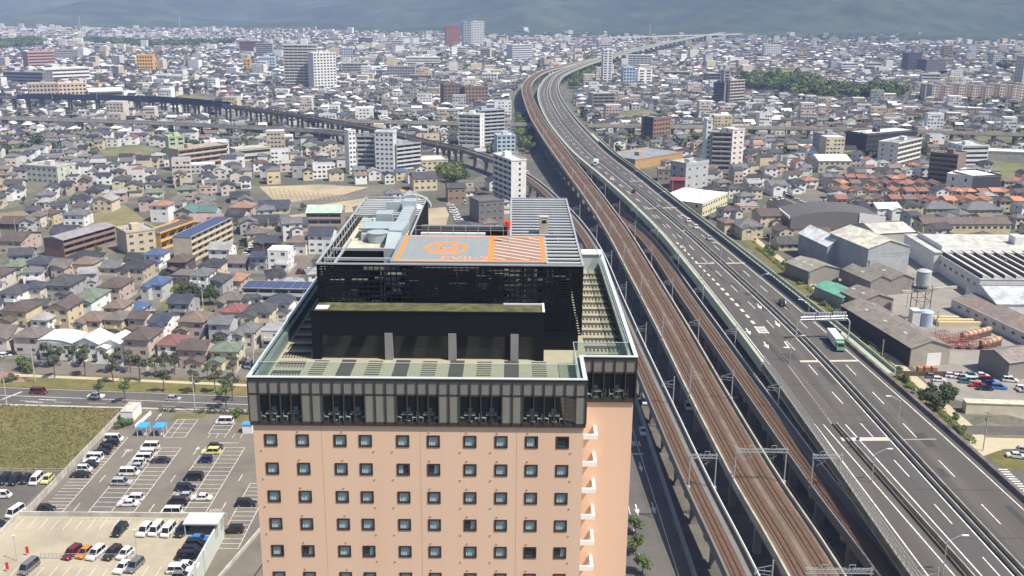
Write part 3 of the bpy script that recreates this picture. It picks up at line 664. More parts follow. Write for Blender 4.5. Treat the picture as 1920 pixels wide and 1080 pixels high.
def sub(pl, s0, s1, step=4):
    L_ = arclen(pl); n = max(1, int((s1-s0)/step)); ss = np.linspace(s0, s1, n+1)
    return np.array([[np.interp(s, L_, pl[:, k]) for k in range(3)] for s in ss])
BALL = mat('rusty_ballast', (.098,.063,.041), .95, .35, .7, dirt=(.135,.10,.072), dscale=.35, damt=.8, stretch=(1,.04,1))
RAILB = mat('rail_stain', (.065,.035,.022), .8, .15, .6)
RAILT = mat('rail_steel', (.20,.15,.12), .4, .1, 1, metal=.4)
PALE = mat('viaduct_parapet', (.43,.40,.33), .9, .15, .4, dirt=(.2,.18,.14), dscale=.25, damt=.6)
GREYP = mat('grey_walkway', (.16,.155,.145), .9, .15, .6)
PIERM = mat('pier_concrete', (.25,.24,.22), .9, .18, .3, dirt=(.12,.11,.10), dscale=.2, damt=.6)

def rail_viaduct(pts, label, hw_, tracks, thick=1.4, pier=22, leftp=PALE, rightp=GREYP, walk=0, handrail=False, s_p0=0, piers=True, par_h=1.0, cat='railway viaduct', ballast=BALL, fillw=0):
    pl = catmull(pts, 6); t = thing('rail_viaduct', tuple(pl[0][:2])+(0,), label, cat); O = tuple(pl[0][:2])+(0,)
    b = MB(); bar(b, offs(pl, -hw_), offs(pl, hw_), thick); ob('deck', b, PIERM, t, org=O)
    b = MB(); bar(b, offs(pl, -hw_+.3, .16), offs(pl, hw_-.3-walk, .16), .15); ob('ballast', b, ballast, t, org=O)
    if walk:
        b = MB(); bar(b, offs(pl, hw_-.3-walk, .25), offs(pl, hw_-.3, .25), .24); ob('walkway', b, GREYP, t, org=O)
    if hw_ > 4.8:
        b = MB(); BG = mat('pale_ballast', (.165,.135,.10), .95, .25, .6, dirt=(.09,.065,.045), dscale=.1, damt=.8)
        for o1, o2 in ((-hw_+.3,-hw_+.95),(hw_-1.2,hw_-.3),(-.55,.35)): bar(b, offs(pl,o1,.2), offs(pl,o2,.2), .03)
        ob('ballast_shoulder', b, BG, t, org=O)
    for s_, m_ in ((-1, leftp), (1, rightp)):
        b = MB(); a = offs(pl, s_*hw_-.18, par_h); c = offs(pl, s_*hw_+.18, par_h); bar(b, a, c, par_h+thick*.6); ob('parapet', b, m_, t, org=O)
    if handrail:
        b = MB(); bar(b, offs(pl, hw_-.1, par_h+.5), offs(pl, hw_+.06, par_h+.5), .12); ob('handrail', b, WHITE, t, org=O)
    for tr in tracks:
        b = MB(); bar(b, offs(pl, tr-1.25, .26), offs(pl, tr+1.25, .26), .1); ob('track_bed', b, mat('sleeper_bed', (.112,.066,.040), .95, .38, 1.2), t, org=O)
        for g in (-.535, .535):
            b = MB(); bar(b, offs(pl, tr+g-.17, .30), offs(pl, tr+g+.17, .30), .04); bar(b, offs(pl, tr+g-.035, .42), offs(pl, tr+g+.035, .42), .12, 1)
            ob('rail', b, [RAILB, RAILT], t, org=O)
    L_ = arclen(pl)
    if piers:
        s = s_p0+6; hc = pl[0][2]
        while s < L_[-1]-3:
            p, d = at(pl, s, L_); z = p[2]-thick; ang = atan2(-d[0], d[1])
            b = MB(); hh = hw_*.9
            b.box(-hh,hh,-.9,.9,z-1.2,z); 
            if hw_ > 3.6: b.box(-hh*.75,-hh*.75+1.5,-.75,.75,0,z-1.2); b.box(hh*.75-1.5,hh*.75,-.75,.75,0,z-1.2)
            else: b.box(-1.0,1.0,-.8,.8,0,z-1.2)
            o = ob('pier', b, PIERM, t, loc=(p[0]-O[0], p[1]-O[1], 0), rz=ang); s += pier
    block([tuple(q[:2]) for q in offs(pl, -hw_-3)]+[tuple(q[:2]) for q in offs(pl, hw_+3)[::-1]], 2)
    return t, pl
mid, midpl = rail_viaduct([(56.5,120,10),(54.8,168,10),(53.0,200,10),(51.6,250,10),(50.7,300,10),(48.8,370,10),(46.6,440,10),(41.8,520,10.5),(35.5,600,11.5),(29.2,680,12.6),(24.0,760,13),(19.0,860,13),(15.6,980,13),(13.8,1080,13),(15.2,1180,13),(23.5,1290,13),(40,1400,13),(66,1500,13),(96,1600,13),(134,1710,13)],
   'broad two-track rusty-ballasted railway viaduct running between the two single-track ones', 5.1, (-2.3, 2.1), leftp=PALE, rightp=PALE, pier=20)
lef, lefpl = rail_viaduct([(43.4,120,9),(42.2,162,9),(40.2,200,9),(38.8,240,9),(37.1,290,9),(35.9,335,9),(34.4,400,9),(30,455,9),(22.5,508,9),(10,575,9),(-9,640,9),(-34,692,9)],
   'narrow single-track railway viaduct nearest the hotel, curving away left', 2.75, (-.55,), walk=1.5, handrail=True, rightp=GREYP, leftp=GREYP, pier=18)
rig, rigpl = rail_viaduct([(71.8,120,9),(69.6,165,9),(67.2,200,9),(65.0,250,9),(63.2,300,9),(61.4,350,9),(60.0,400,9),(57.4,440,8.6),(54,480,7),(50.5,510,6)],
   'narrow single-track railway viaduct tucked beside the expressway', 2.75, (-.5,), walk=.9, handrail=True, rightp=GREYP, leftp=GREYP, pier=18)
NAVY = mat('navy_noise_wall', (.035,.04,.075), .6, .1, .3); DKB = mat('dark_ballast', (.10,.085,.075), .95, .2, .5); GRNC = mat('dark_concrete', (.13,.125,.115), .9, .2, .3)
han, hanpl = rail_viaduct([(-34,692,9),(-62,726,9.5),(-109,792,10),(-161,848,11),(-217,895,12),(-277,938,13),(-354,975,13),(-498,990,13),(-700,985,13),(-900,960,13)],
   'long dark elevated railway sweeping across the houses to the far left', 4.6, (-1.9,1.9), leftp=GREYP, rightp=mat('grey_parapet', (.2,.195,.185), .9), pier=14, ballast=DKB)
LH = arclen(hanpl)
b = MB(); q = sub(hanpl, 330, 560); bar(b, offs(q, 4.9, 3.2), offs(q, 5.1, 3.2), 4.6); bar(b, offs(q, -5.1, 3.0), offs(q, -4.9, 3.0), 4.0); ob('noise_wall', b, NAVY, han, org=tuple(hanpl[0][:2])+(0,))
b = MB(); q = sub(hanpl, 570, 900); bar(b, offs(q, 4.9, 2.6), offs(q, 5.1, 2.6), 4.2); ob('noise_wall', b, mat('brown_noise_wall', (.05,.04,.045), .7), han, org=tuple(hanpl[0][:2])+(0,))
lo_, lopl = rail_viaduct([(-60,706,7),(-100,752,7),(-150,800,7),(-219,822,7),(-300,846,7),(-449,872,7),(-620,880,7),(-900,868,7)],
   'lower pale railway viaduct running below the long dark one at left', 4.4, (-1.9,1.9), leftp=CONCL, rightp=CONCL, pier=14, ballast=DKB)
cro, cropl = rail_viaduct([(-176,864,8),(-100,857,8),(-46,852,8),(18,848,8)], 'pale low viaduct crossing behind the white flats left of the tree-lined street', 4.5, (-1.9,1.9), leftp=PALE, rightp=PALE, pier=16, ballast=CONC)
cr2, cr2pl = rail_viaduct([(62,845,8),(120,842,8),(239,838,8),(400,812,8),(560,790,8),(760,770,8)], 'straight pale railway viaduct running off right from behind the expressway', 4.5, (-1.9,1.9), leftp=PALE, rightp=PALE, pier=16, ballast=CONC)
landmark('the long dark elevated railway', -217, 895); landmark('the pale viaduct running off right', 250, 838)

# ------------------------------------------------------------------ elevated expressway
ROWS = [(100,71,91.8,109),(170,70.5,89.7,104.5),(215,70.5,88.6,102.3),(265,69.9,87.4,99.2),(310,68.6,85,95.9),(375,66.2,79.9,90),(430,63.4,75.2,84.8),(500,57.2,68,77.8),(570,49.5,60.2,71.2),(665,38.5,49.8,61.5),(800,29.5,41,53.5),(930,25.5,37,49),(1060,25.5,36.5,47.5),(1190,32,42,51.5),(1350,49,57.5,67),(1560,94,102,111),(1780,153,160.5,169),(2080,243,250.5,258.5),(2510,384,391,398.5),(3000,566,572,579),(3300,690,696,702)]
XL, XM, XR = (catmull([(r[i], r[0], 13) for r in ROWS], 7) for i in (1, 2, 3))
nmin = min(len(XL), len(XM), len(XR))
def resamp(pl, n=420):
    t = np.linspace(0, 1, n)**1.4; yy = 100+3200*t
    return np.array([[np.interp(y, pl[:, 1], pl[:, 0]), y, 13] for y in yy])
XL, XM, XR = resamp(XL), resamp(XM), resamp(XR)
def cut(pl, y0, y1):
    y0 = max(y0, pl[0][1]); y1 = min(y1, pl[-1][1]); ins = pl[(pl[:, 1] > y0+.01) & (pl[:, 1] < y1-.01)]
    e = lambda y: np.array([[np.interp(y, pl[:, 1], pl[:, 0]), y, np.interp(y, pl[:, 1], pl[:, 2])]])
    return np.vstack([e(y0), ins, e(y1)])
XO = (90, 150, 0)
ex = thing('elevated_expressway', XO, 'wide grey elevated expressway sweeping from lower right corner to the hills', 'expressway')
def xp(name, b, mats, kind=None, parent=None): return ob(name, b, mats, parent or ex, org=XO, kind=kind)
GRN = mat('pale_green_girder', (.27,.30,.23), .75, .12, .3, dirt=(.17,.18,.14), dscale=.15, damt=.5)
ASX = mat('expressway_asphalt', (.078,.072,.066), .88, .14, .25, dirt=(.115,.104,.090), dscale=.3, damt=.8, stretch=(1.3,.03,1))
ASX2 = mat('expressway_asphalt_dark', (.068,.063,.062), .88, .10, .3, dirt=(.095,.088,.083), dscale=.2, damt=.8, stretch=(1.3,.03,1))
SPL = 222.0    # the slip road parts from the main deck nearer than this
def XD(pl, dz): r = pl.copy(); r[:, 2] += dz; return r
aL, aM, aR = cut(XL,SPL,9999), cut(XM,SPL,9999), cut(XR,SPL,9999)
b = MB(); bar(b, offs(aL,-.6), XD(aM,0)+np.array([-.5,0,0]), 2.1); ob_l = xp('left_deck', b, GRN)
b = MB(); bar(b, XD(XM,0)+np.array([.5,0,0]), offs(XR,.6), 2.1); xp('right_deck', b, GRN)
nL, nM = cut(XL,100,SPL), cut(XM,100,SPL)
def lin(pl, x0, x1):   # a line across the near part, x given at Y=156 and at the split
    r = pl.copy(); r[:, 0] = np.interp(r[:, 1], [100, 156, SPL], [x0+(x0-x1)*.45, x0, x1]); return r
s1 = lin(nL, 79.9, 76.6); s2 = lin(nL, 81.3, 77.4); s2b = lin(nL, 82.0, 77.9)
b = MB(); bar(b, offs(nL,-.6), s1, 1.6); xp('slip_deck', b, GRN)
b = MB(); bar(b, s2, XD(nM,0)+np.array([-.5,0,0]), 2.1); xp('main_near_deck', b, GRN)
b = MB(); strip(b, offs(XD(aL,.03),.3), XD(aM,.03)+np.array([-.7,0,0])); xp('left_carriageway', b, ASX)
b = MB(); strip(b, XD(XM,.03)+np.array([.7,0,0]), offs(XD(XR,.03),-.3)); xp('right_carriageway', b, ASX)
b = MB(); strip(b, offs(XD(nL,.03),.3), XD(s1,.03)+np.array([-.1,0,0])); xp('slip_surface', b, ASX)
b = MB(); strip(b, XD(s2,.03)+np.array([.1,0,0]), XD(nM,.03)+np.array([-.7,0,0])); xp('main_near_surface', b, ASX2)
# barriers
DKBAR = mat('dark_barrier', (.15,.135,.12), .9, .25, .4, dirt=(.07,.06,.05), dscale=.3, damt=.8)
LG = mat('barrier_pale_green', (.36,.40,.31), .8, .1, .4, dirt=(.25,.27,.21), dscale=.2, damt=.5)
b = MB(); q = cut(XL, 262, 3400); bar(b, offs(q,-.95,1.0), offs(q,.0,1.0), 3.0); xp('left_barrier', b, LG)
b = MB(); q = cut(XL, 100, 262); bar(b, offs(q,-.65,.5), offs(q,-.35,.5), 1.6); xp('left_kerb', b, DKBAR)
b = MB(); q = cut(XR, 100, 290); bar(b, offs(q,.0,1.1), offs(q,.9,1.1), 2.6); xp('right_barrier', b, DKBAR)
b = MB(); q = cut(XR, 700, 3400); bar(b, offs(q,.1,1.1), offs(q,.7,1.1), 2.6); xp('right_barrier', b, LG)
b = MB()
for s_ in (-1, 1):
    A_ = XD(XM,.95)+np.array([s_*.75-.12,0,0]); B_ = XD(XM,.95)+np.array([s_*.75+.12,0,0]); bar(b, A_, B_, 1.0)
xp('median_barrier', b, mat('median_pale', (.36,.345,.31), .85, .15, .4, dirt=(.18,.16,.14), dscale=.3, damt=.6))
b = MB(); strip(b, XD(XM,.06)+np.array([-.62,0,0]), XD(XM,.06)+np.array([.62,0,0])); xp('median_strip', b, mat('median_gap_dark', (.035,.033,.03), .95))  # dark sheet stands in for the shade in the gap between the barriers
for s_, l1 in ((-1, s1), (1, s2)):
    b = MB(); bar(b, XD(l1,.5)+np.array([s_*.06-.1,0,0]), XD(l1,.5)+np.array([s_*.06+.1,0,0]), 1.2); xp('split_barrier', b, PALE if s_ > 0 else DKBAR)
# noise wall along the right side, panel by panel, and the pale green edge deck behind it
q = cut(XR, 286, 705); Lq = arclen(q); s = 0; npan = 0
NW = MB(); NW.box(-.09,.09,0,3.0,-.6,2.0); NWM = NW.mesh('noise_panel', mat('dark_noise_panel', (.06,.065,.075), .6, .15, .6))
NP = MB(); NP.box(-.12,.12,-.1,.1,-.6,2.35); NPM = NP.mesh('panel_post', mat('post_grey', (.10,.105,.11), .6))
while s < Lq[-1]-3.2 and npan < 170:
    p, d = at(offs(q,.45), s, Lq); a = atan2(-d[0], d[1])
    obj('noise_panel', NWM, ex, (p[0]-XO[0], p[1]-XO[1], 13), a); obj('panel_post', NPM, ex, (p[0]-XO[0], p[1]-XO[1], 13), a); s += 3.1; npan += 1
q = cut(XR, 258, 760)
b = MB(); bar(b, offs(q,1.0,-.5), offs(q,4.9,-.5), .8); bar(b, offs(q,4.9,.5), offs(q,5.2,.5), 1.9); xp('edge_deck', b, LG)
block([tuple(v[:2]) for v in offs(XL,-4)]+[tuple(v[:2]) for v in offs(XR,12)[::-1]], 3)
# left mesh fence on the near part
q = offs(cut(XL, 100, 262), -.5); Lq = arclen(q); s = 0
FP = MB(); FP.box(-.06,.06,-.06,.06,.4,3.2); FPM = FP.mesh('fence_post', STEEL)
while s < Lq[-1]:
    p, d = at(q, s, Lq); obj('fence_post', FPM, ex, (p[0]-XO[0], p[1]-XO[1], 13)); s += 2.0
b = MB()
for h_ in (.6, 1.4, 2.2, 3.1): bar(b, offs(q,-.03,h_+.05), offs(q,.03,h_+.05), .06)
s = .5
while s < Lq[-1]:
    p, d = at(q, s, Lq); b.box(p[0]-.012,p[0]+.012,p[1]-.012,p[1]+.012,13.5,16.1); s += .33
xp('fence_mesh', b, mat('fence_wire', (.40,.385,.36), .6))
# painted lines
MZ = .045
def line(pl, w_, name='lane_line', m_=None):
    b = MB(); A_ = offs(XD(pl,MZ),-w_/2); B_ = offs(XD(pl,MZ),w_/2); strip(b, A_, B_); return xp(name, b, m_ or LINE)
line(offs(cut(XL,SPL,3300),1.5), .22, m_=LINE) if False else None
line(offs(cut(XL,262,3300), 1.3), .24); line(offs(XM+np.array([-1.5,0,0]), 0), .30); line(XM+np.array([1.5,0,0]), .26); line(offs(XR,-1.9), .26)
line(lin(nL, 72.9-1.0+1.6, 72.3), .26); line(lin(nL, 78.2, 74.3), .26); line(lin(nL, 83.0, 79.6), .28)
line(lin(cut(XL,SPL,262), 76.5, 76.5), .22, m_=LINEY)
def lane_x(y, k):   # lanes on the left carriageway, counted from the median
    return np.interp(y, [r[0] for r in ROWS], [r[2] for r in ROWS]) - 1.5 - k*3.6
dm = MB(); dm.face([(-.12,0,0),(.12,0,0),(.12,8,0),(-.12,8,0)]); DM = dm.mesh('lane_dash', LINE)
dw = MB(); dw.face([(-.1,0,0),(.1,0,0),(.1,8,0),(-.1,8,0)]); DMW = dw.mesh('worn_lane_dash', LINEY)
def dashes(fx, y0, y1, me, name='lane_dash', step=20.0, length=8):
    y = y0; n = 0
    while y < y1:
        x0_, x1_ = fx(y), fx(y+4); a = atan2(-(x1_-x0_), 4); k = 1/cos(a)
        obj(name, me, ex, (x0_-XO[0], y-XO[1], 13+MZ+.002), a); y += step/k; n += 1
cxl = lambda y: np.interp(y, [r[0] for r in ROWS], [r[1] for r in ROWS]); cxr = lambda y: np.interp(y, [r[0] for r in ROWS], [r[3] for r in ROWS]); cxm_ = lambda y: np.interp(y, [r[0] for r in ROWS], [r[2] for r in ROWS])
fxa = lambda y: np.where(y < 235, np.interp(y, [100, 157,224,235], [88,86.1,83.4,83.0]), cxm_(y)-1.5-3.7)
dashes(lambda y: float(fxa(y)), 114.9, 1150, DM)
dashes(lambda y: cxm_(y)+1.5+3.6 if y > 262 else cxm_(y)+1.5+3.7, 255.0-140, 1150, DM)
dashes(lambda y: cxl(y)+1.3+3.5, 395, 1150, DM)
def far_dash(fx, y0, y1):
    b = MB(); y = y0
    while y < y1:
        x_, x1_ = fx(y), fx(y+8); b.face([(x_-.12,y,13+MZ),(x_+.12,y,13+MZ),(x1_+.12,y+8,13+MZ),(x1_-.12,y+8,13+MZ)]); y += 20
    return b
for fx in (lambda y: cxm_(y)-5.0, lambda y: cxm_(y)+5.0): xp('far_lane_dash', far_dash(fx, 1155, 3000), LINE, kind='stuff')
# broad merge blocks
bl = MB(); bl.face([(-.35,0,0),(.35,0,0),(.35,3,0),(-.35,3,0)]); BLM = bl.mesh('merge_block', LINE)
y = 299; k = 0
while y < 408:
    x = float(np.interp(y, [296,307,321,343,365,382,410], [75.6,75.1,74.3,72.9,71.2,70.1,67.9])); x1_ = x-.28 if y>330 else x-.2
    obj('merge_block', BLM, ex, (x-XO[0], y-XO[1], 13+MZ+.002), .065, scale=(1.35 if y<345 else .9, 1, 1)); y += 6.2
b = MB()
for i in range(4): b.face([(75.1+.1*i*0,290+i*1.7,13+MZ+.004),(77.6,290+i*1.7,13+MZ+.004),(77.6,290.9+i*1.7,13+MZ+.004),(75.1,290.9+i*1.7,13+MZ+.004)])
b.face([(74.8,289.6,13+MZ+.002),(75.1,289.6,13+MZ+.002),(75.1,296.6,13+MZ+.002),(74.8,296.6,13+MZ+.002)]); b.face([(77.6,289.6,13+MZ+.002),(77.9,289.6,13+MZ+.002),(77.9,296.6,13+MZ+.002),(77.6,296.6,13+MZ+.002)])
xp('merge_block', b, LINE)
def arrow(kind='straight'):
    b = MB(); f = [(-.12,0,0),(.12,0,0),(.12,3.4,0),(-.12,3.4,0)]
    b.face([(-.14,3.0,0),(.14,3.0,0),(.14,6,0),(-.14,6,0)]); b.face([(-.55,3.3,0),(0,0,0),(.55,3.3,0)])
    return b.mesh('road_arrow', LINE)
ARM = arrow()
ar2 = MB(); ar2.face([(-.14,1.5,0),(.14,1.5,0),(.14,7,0),(-.14,7,0)]); ar2.face([(-.14,1.5,0),(-1.1,1.9,0),(-1.1,2.4,0),(-.14,2.6,0)]); ARM2 = ar2.mesh('road_arrow', LINE)
for (px, py, k) in ((1424,575,0),(1458,608,0),(1403,622,0),(1437,648,0),(1478,650,2)):
    x, y = P(px, py, 13); obj('road_arrow', (ARM2 if k else ARM), ex, (x-XO[0], y-3-XO[1], 13+MZ+.004), 0, scale=(1.5,1.05,1))
# faint red hatch between slip and main lanes
b = MB()
for yy in np.arange(226, 290, 1.9):
    f = (290-yy)/64; xc = 76.2+f*1.6; hw2 = .15+f*1.2
    b.face([(xc-hw2,yy,13+MZ),(xc-hw2+.12,yy,13+MZ),(xc-hw2+.12,yy+1.3,13+MZ),(xc-hw2,yy+1.3,13+MZ)]); b.face([(xc+hw2-.12,yy,13+MZ),(xc+hw2,yy,13+MZ),(xc+hw2,yy+1.3,13+MZ),(xc+hw2-.12,yy+1.3,13+MZ)])
xp('worn_red_marking', b, mat('worn_red_paint', (.27,.17,.13), .8, .3, 2), kind='stuff')
# pale expansion joints
def joint(xa, ya, xb, yb, w_, m_=None):
    b = MB(); b.face([(xa,ya,13+MZ+.006),(xb,yb,13+MZ+.006),(xb,yb+w_,13+MZ+.006),(xa,ya+w_,13+MZ+.006)]); xp('expansion_joint', b, m_ or mat('joint_concrete', (.46,.43,.37), .9, .15, 1))
joint(76.0,212.6,87.9,213.0,1.9); joint(90.4,213.4,98,213.8,.5,LINEY); joint(80.6,264.6,86.6,264.9,1.5); joint(88.3,265.2,97.2,265.6,1.4); joint(79.0,372.6,89.0,373.6,1.3); joint(69.8,372.4,77.2,372.6,1.0); joint(65.0,477.0,69.8,477.5,1.2); joint(72,478,80,478.9,1.2); joint(60.0,551.5,72,552,1.1)
# repair patches and cross joints in the wearing course
b = MB(); rp_ = random.Random(12)
for k in range(34):
    y = 160+rp_.random()*420; side_ = rp_.choice([-1,1]); x = cxm_(y)+side_*(2.2+rp_.random()*9.0); l_ = 3+rp_.random()*14; w2_ = .8+rp_.random()*2.4; dx = (cxm_(y+l_)-cxm_(y))
    if x-w2_ < cxl(y)+1.6 or x+w2_ > cxr(y)-2.2 or (y < 232 and side_ < 0 and x < 84): continue
    b.face([(x-w2_/2,y,13.036),(x+w2_/2,y,13.036),(x+w2_/2+dx,y+l_,13.036),(x-w2_/2+dx,y+l_,13.036)])
xp('repair_patch', b, mat('patch_asphalt', (.055,.052,.050), .9, .15, .5), kind='stuff')
b = MB()
for y in np.arange(150, 900, 19.5):
    for xa, xb in ((cxl(y)+.4, cxm_(y)-.9),(cxm_(y)+.9, cxr(y)-.5)):
        if y < 225 and xa < 75: xa = 83
        b.face([(xa,y,13.038),(xb,y,13.038),(xb,y+.16,13.038),(xa,y+.16,13.038)])
xp('deck_joint', b, mat('joint_dark', (.035,.033,.03), .9), kind='stuff')
# piers
s = 20; LM = arclen(XM)
while s < LM[-1]-20:
    p, d = at(XM, s, LM); a = atan2(-d[0], d[1]); wl = p[0]-cxl(p[1]); wr = cxr(p[1])-p[0]
    b = MB(); b.box(-wl+1,wr-1,-1.2,1.2,9.0,10.85); b.box(-wl*.6-1.2,-wl*.6+1.2,-1.1,1.1,0,9); b.box(wr*.55-1.2,wr*.55+1.2,-1.1,1.1,0,9)
    ob('pier', b, PIERM, ex, loc=(p[0]-XO[0], p[1]-XO[1], 0), rz=a); s += 34 if s < 1500 else 60
# far interchange deck
t = thing('far_ramp', (430,2600,0), 'thin pale far-off road bridge climbing toward the hills at the expressway end', 'road bridge')
q = catmull([(250,2650,14),(330,2720,14),(430,2790,15),(560,2870,16),(640,2930,17)], 20); b = MB(); bar(b, offs(q,-5), offs(q,5), 2); bar(b, offs(q,-5.5,1), offs(q,-5,1), 1.5); ob('deck', b, CONCL, t, org=(430,2600,0))
for s in range(30, 440, 50):
    p, d = at(q, s); b = MB(); b.box(-2,2,-1,1,0,p[2]-2); ob('pier', b, CONCL, t, loc=(p[0]-430,p[1]-2600,0))
landmark('the sign gantry over the expressway', 91, 286)

# lamp posts over the expressway
lp = MB(); lp.tube((0,0,0),(0,0,6.5),.11,6,0,.08)
pr = (0,0,6.5)
for i in range(1,7):
    t_ = i/6; q_ = (-2.6*sin(t_*pi/2), 0, 6.5+1.6*sin(t_*pi/2)*(1-.15*t_)); lp.tube(pr, q_, .07, 6); pr = q_
LPM = lp.mesh('post', STEEL); lh = MB(); lh.box(-3.6,-2.4,-.18,.18,7.7,7.85); LHM = lh.mesh('lamp_head', WHITE)
def lamp(x, y, z, rz, desc):
    t = obj('street_lamp', None, None, (x,y,z), rz); tag(t, None, 'street lamp', 'lamps along the expressway'); obj('post', LPM, t); obj('lamp_head', LHM, t); auto(t, desc, x, y)
for (x, y, rz) in ((75.6,192,pi),(76.2,157,pi),(91.6,221,0),(77.6,265,pi),(92.4,300,0) ):
    lamp(x, y, 13, rz, 'tall curved lamp post on the near expressway')
for y in (345,395,445): lamp(cxl(y)+.3, y, 13.0, pi, 'slim lamp post on the left expressway edge')
for y in (330,375,425,480,540): lamp(cxm_(y), y, 13.0, 0 if int(y) % 2 else pi, 'slim lamp post on the expressway median')
# catenary masts
mp = MB(); mp.tube((0,0,0),(0,0,8.2),.16,7,0,.13); MPM = mp.mesh('post', STEEL)
ma = MB(); ma.beam((0,0,5.9),(3.1,0,6.3),.09,.09); ma.beam((0,0,7.2),(2.9,0,6.5),.07,.07); ma.beam((.3,0,5.2),(3.0,0,5.6),.06,.06); ma.beam((1.4,0,5.4),(1.4,0,6.7),.05,.05); ma.box(2.85,3.05,-.06,.06,5.3,5.9); MAM = ma.mesh('cantilever_arm', STEEL)
mf = MB(); mf.box(-.35,.35,-.35,.35,0,.5); MFM = mf.mesh('footing', CONCL)
def mast(x, y, z, side, desc, double=False):
    t = obj('catenary_mast', None, None, (x,y,z), 0); tag(t, None, 'railway mast', 'overhead-line masts along the railway viaducts')
    obj('post', MPM, t); obj('footing', MFM, t); obj('cantilever_arm', MAM, t, scale=(side,1,1))
    auto(t, desc, x, y)
def portal(xa, xb, y, z, desc, hangers):
    t = obj('catenary_portal', None, None, (xa,y,z)); tag(t, None, 'railway gantry', 'overhead-line gantries across the tracks'); w_ = xb-xa
    obj('post', MPM, t); obj('post', MPM, t, (w_,0,0)); obj('footing', MFM, t); obj('footing', MFM, t, (w_,0,0))
    b = MB()
    for zz in (7.2, 7.9):
        for yy in (-.25,.25): b.beam((-.3,yy,zz),(w_+.3,yy,zz),.09,.09)
    n = int(w_/.7)
    for i in range(n):
        x = w_*i/n; b.beam((x,-.25,7.2),(x+w_/n,-.25,7.9),.05,.05); b.beam((x,.25,7.9),(x+w_/n,.25,7.2),.05,.05); b.beam((x,-.25,7.9),(x,.25,7.9),.05,.05)
    ob('truss_beam', b, STEEL, t)
    for h_ in hangers:
        b = MB(); b.beam((h_-.5,0,7.9),(h_-.5,0,8.7),.08,.08); b.beam((h_+.5,0,7.9),(h_+.5,0,8.7),.08,.08); b.beam((h_-.55,0,8.7),(h_+.55,0,8.7),.08,.08); b.beam((h_-1.2,0,5.4),(h_+.6,0,6.3),.06,.06); b.beam((h_,0,5.2),(h_,0,7.2),.06,.06); b.beam((h_-1.4,0,6.6),(h_+.9,0,6.5),.05,.05); ob('hanger', b, STEEL, t)
    auto(t, desc, xa, y)
portal(38.2,43.8,196.5,9,'short lattice gantry over the single track nearest the hotel',[3.6])
portal(48.1,58.9,197.5,10,'long lattice gantry over the two middle tracks',[3.2,8.1])
portal(64.6,70.6,197,9,'lattice gantry over the right-hand single track beside the expressway',[2.0])
portal(50.1,61.0,150.5,10,'lattice gantry at the photo bottom over the middle tracks',[3.0,7.6])
def side_x(pl, y, o): 
    q = offs(pl, o); return float(np.interp(y, q[:, 1], q[:, 0]))
ylist = [243,288,333,378,423,468,513,560,610,660]
for i, y in enumerate(ylist+[155]):
    if y < 500: mast(side_x(lefpl,y,3.2), y, 8.6, -1, 'steel mast on the hotel-side single track')
    if y != 155:
        mast(side_x(midpl,y+2,-5.3), y+2, 10.2, 1, 'steel mast left on the two-track viaduct')
        mast(side_x(midpl,y+1,5.4), y+1, 10.2, -1, 'steel mast right on the two-track viaduct')
    if y < 480: mast(side_x(rigpl,y-2,3.2), y-2, 8.6, -1, 'steel mast between single track and expressway')
for y in (720,790,870,950,1040): mast(side_x(midpl,y,-5.3), y, 13, 1, 'distant steel mast left on the two-track viaduct')
LHs = arclen(hanpl)
for s in range(30, 900, 45):
    p, d = at(hanpl, s, LHs); mast(p[0], p[1]-4.2*abs(d[0])-1, p[2]+.1, 1, 'far steel mast on the dark railway')
for nm, pl, trs in (('overhead_wires', midpl, (-2.3,2.1)), ('overhead_wires', lefpl, (-.55,)), ('overhead_wires', rigpl, (-.5,))):
    b = MB(); q = cut(pl, 120, 600); 
    for tr in trs:
        for h_ in (5.2, 6.4): bar(b, offs(q,tr-.015,h_), offs(q,tr+.015,h_), .03)
    o = ob(nm, b, mat('wire', (.12,.11,.1), .5)); tag(o, {id(midpl):'pairs of thin overhead wires above the two middle tracks', id(lefpl):'thin overhead wires above the single track nearest the hotel', id(rigpl):'thin overhead wires above the single track beside the expressway'}[id(pl)], 'overhead wire')
# sign gantry
g = thing('sign_gantry', (84.2,283.6,13.05), 'grey steel sign gantry seen from behind spanning the right-hand carriageway', 'sign gantry')
b = MB(); b.tube((0,0,0),(0,0,5.2),.22,8); b.tube((0,0,5.2),(.9,0,6.3),.22,8); ob('post', b, STEEL, g)
b = MB(); b.tube((16.2,2,-2),(16.2,2,5.2),.22,8); b.tube((16.2,2,5.2),(15.3,1.9,6.3),.22,8); ob('post', b, STEEL, g)
b = MB()
for zz in (6.3,7.1): b.tube((.9,0,zz),(15.3,1.9,zz),.14,6)
for i in range(14): b.tube((.9+i*1.03,.13*i,6.3),(.9+(i+1)*1.03,.13*(i+1),7.1),.07,5)
ob('truss_beam', b, STEEL, g)
for i in range(3):
    x = 1.6+i*4.6; yb = .13*x
    b = MB(); b.box(x,x+4.1,yb+.35,yb+.45,5.6,8.4); sgn = ob('sign_board', b, mat('sign_back', (.42,.44,.47), .5, .06, 1), g)
    b = MB()
    for k in range(5): b.box(x+.2+k*.9,x+.3+k*.9,yb+.2,yb+.35,5.7,8.3)
    for k in range(3): b.box(x+.05,x+4.05,yb+.27,yb+.35,5.9+k*1.0,6.0+k*1.0)
    ob('sign_frame', b, mat('frame_grey', (.25,.26,.28), .5), sgn)
bs = thing('blue_sign', P(1606,842,13)+(13,), 'small round blue sign on a short post where the slip road splits off', 'road sign')
b = MB(); b.tube((0,0,0),(0,0,2.2),.05,6); ob('post', b, STEEL, bs)
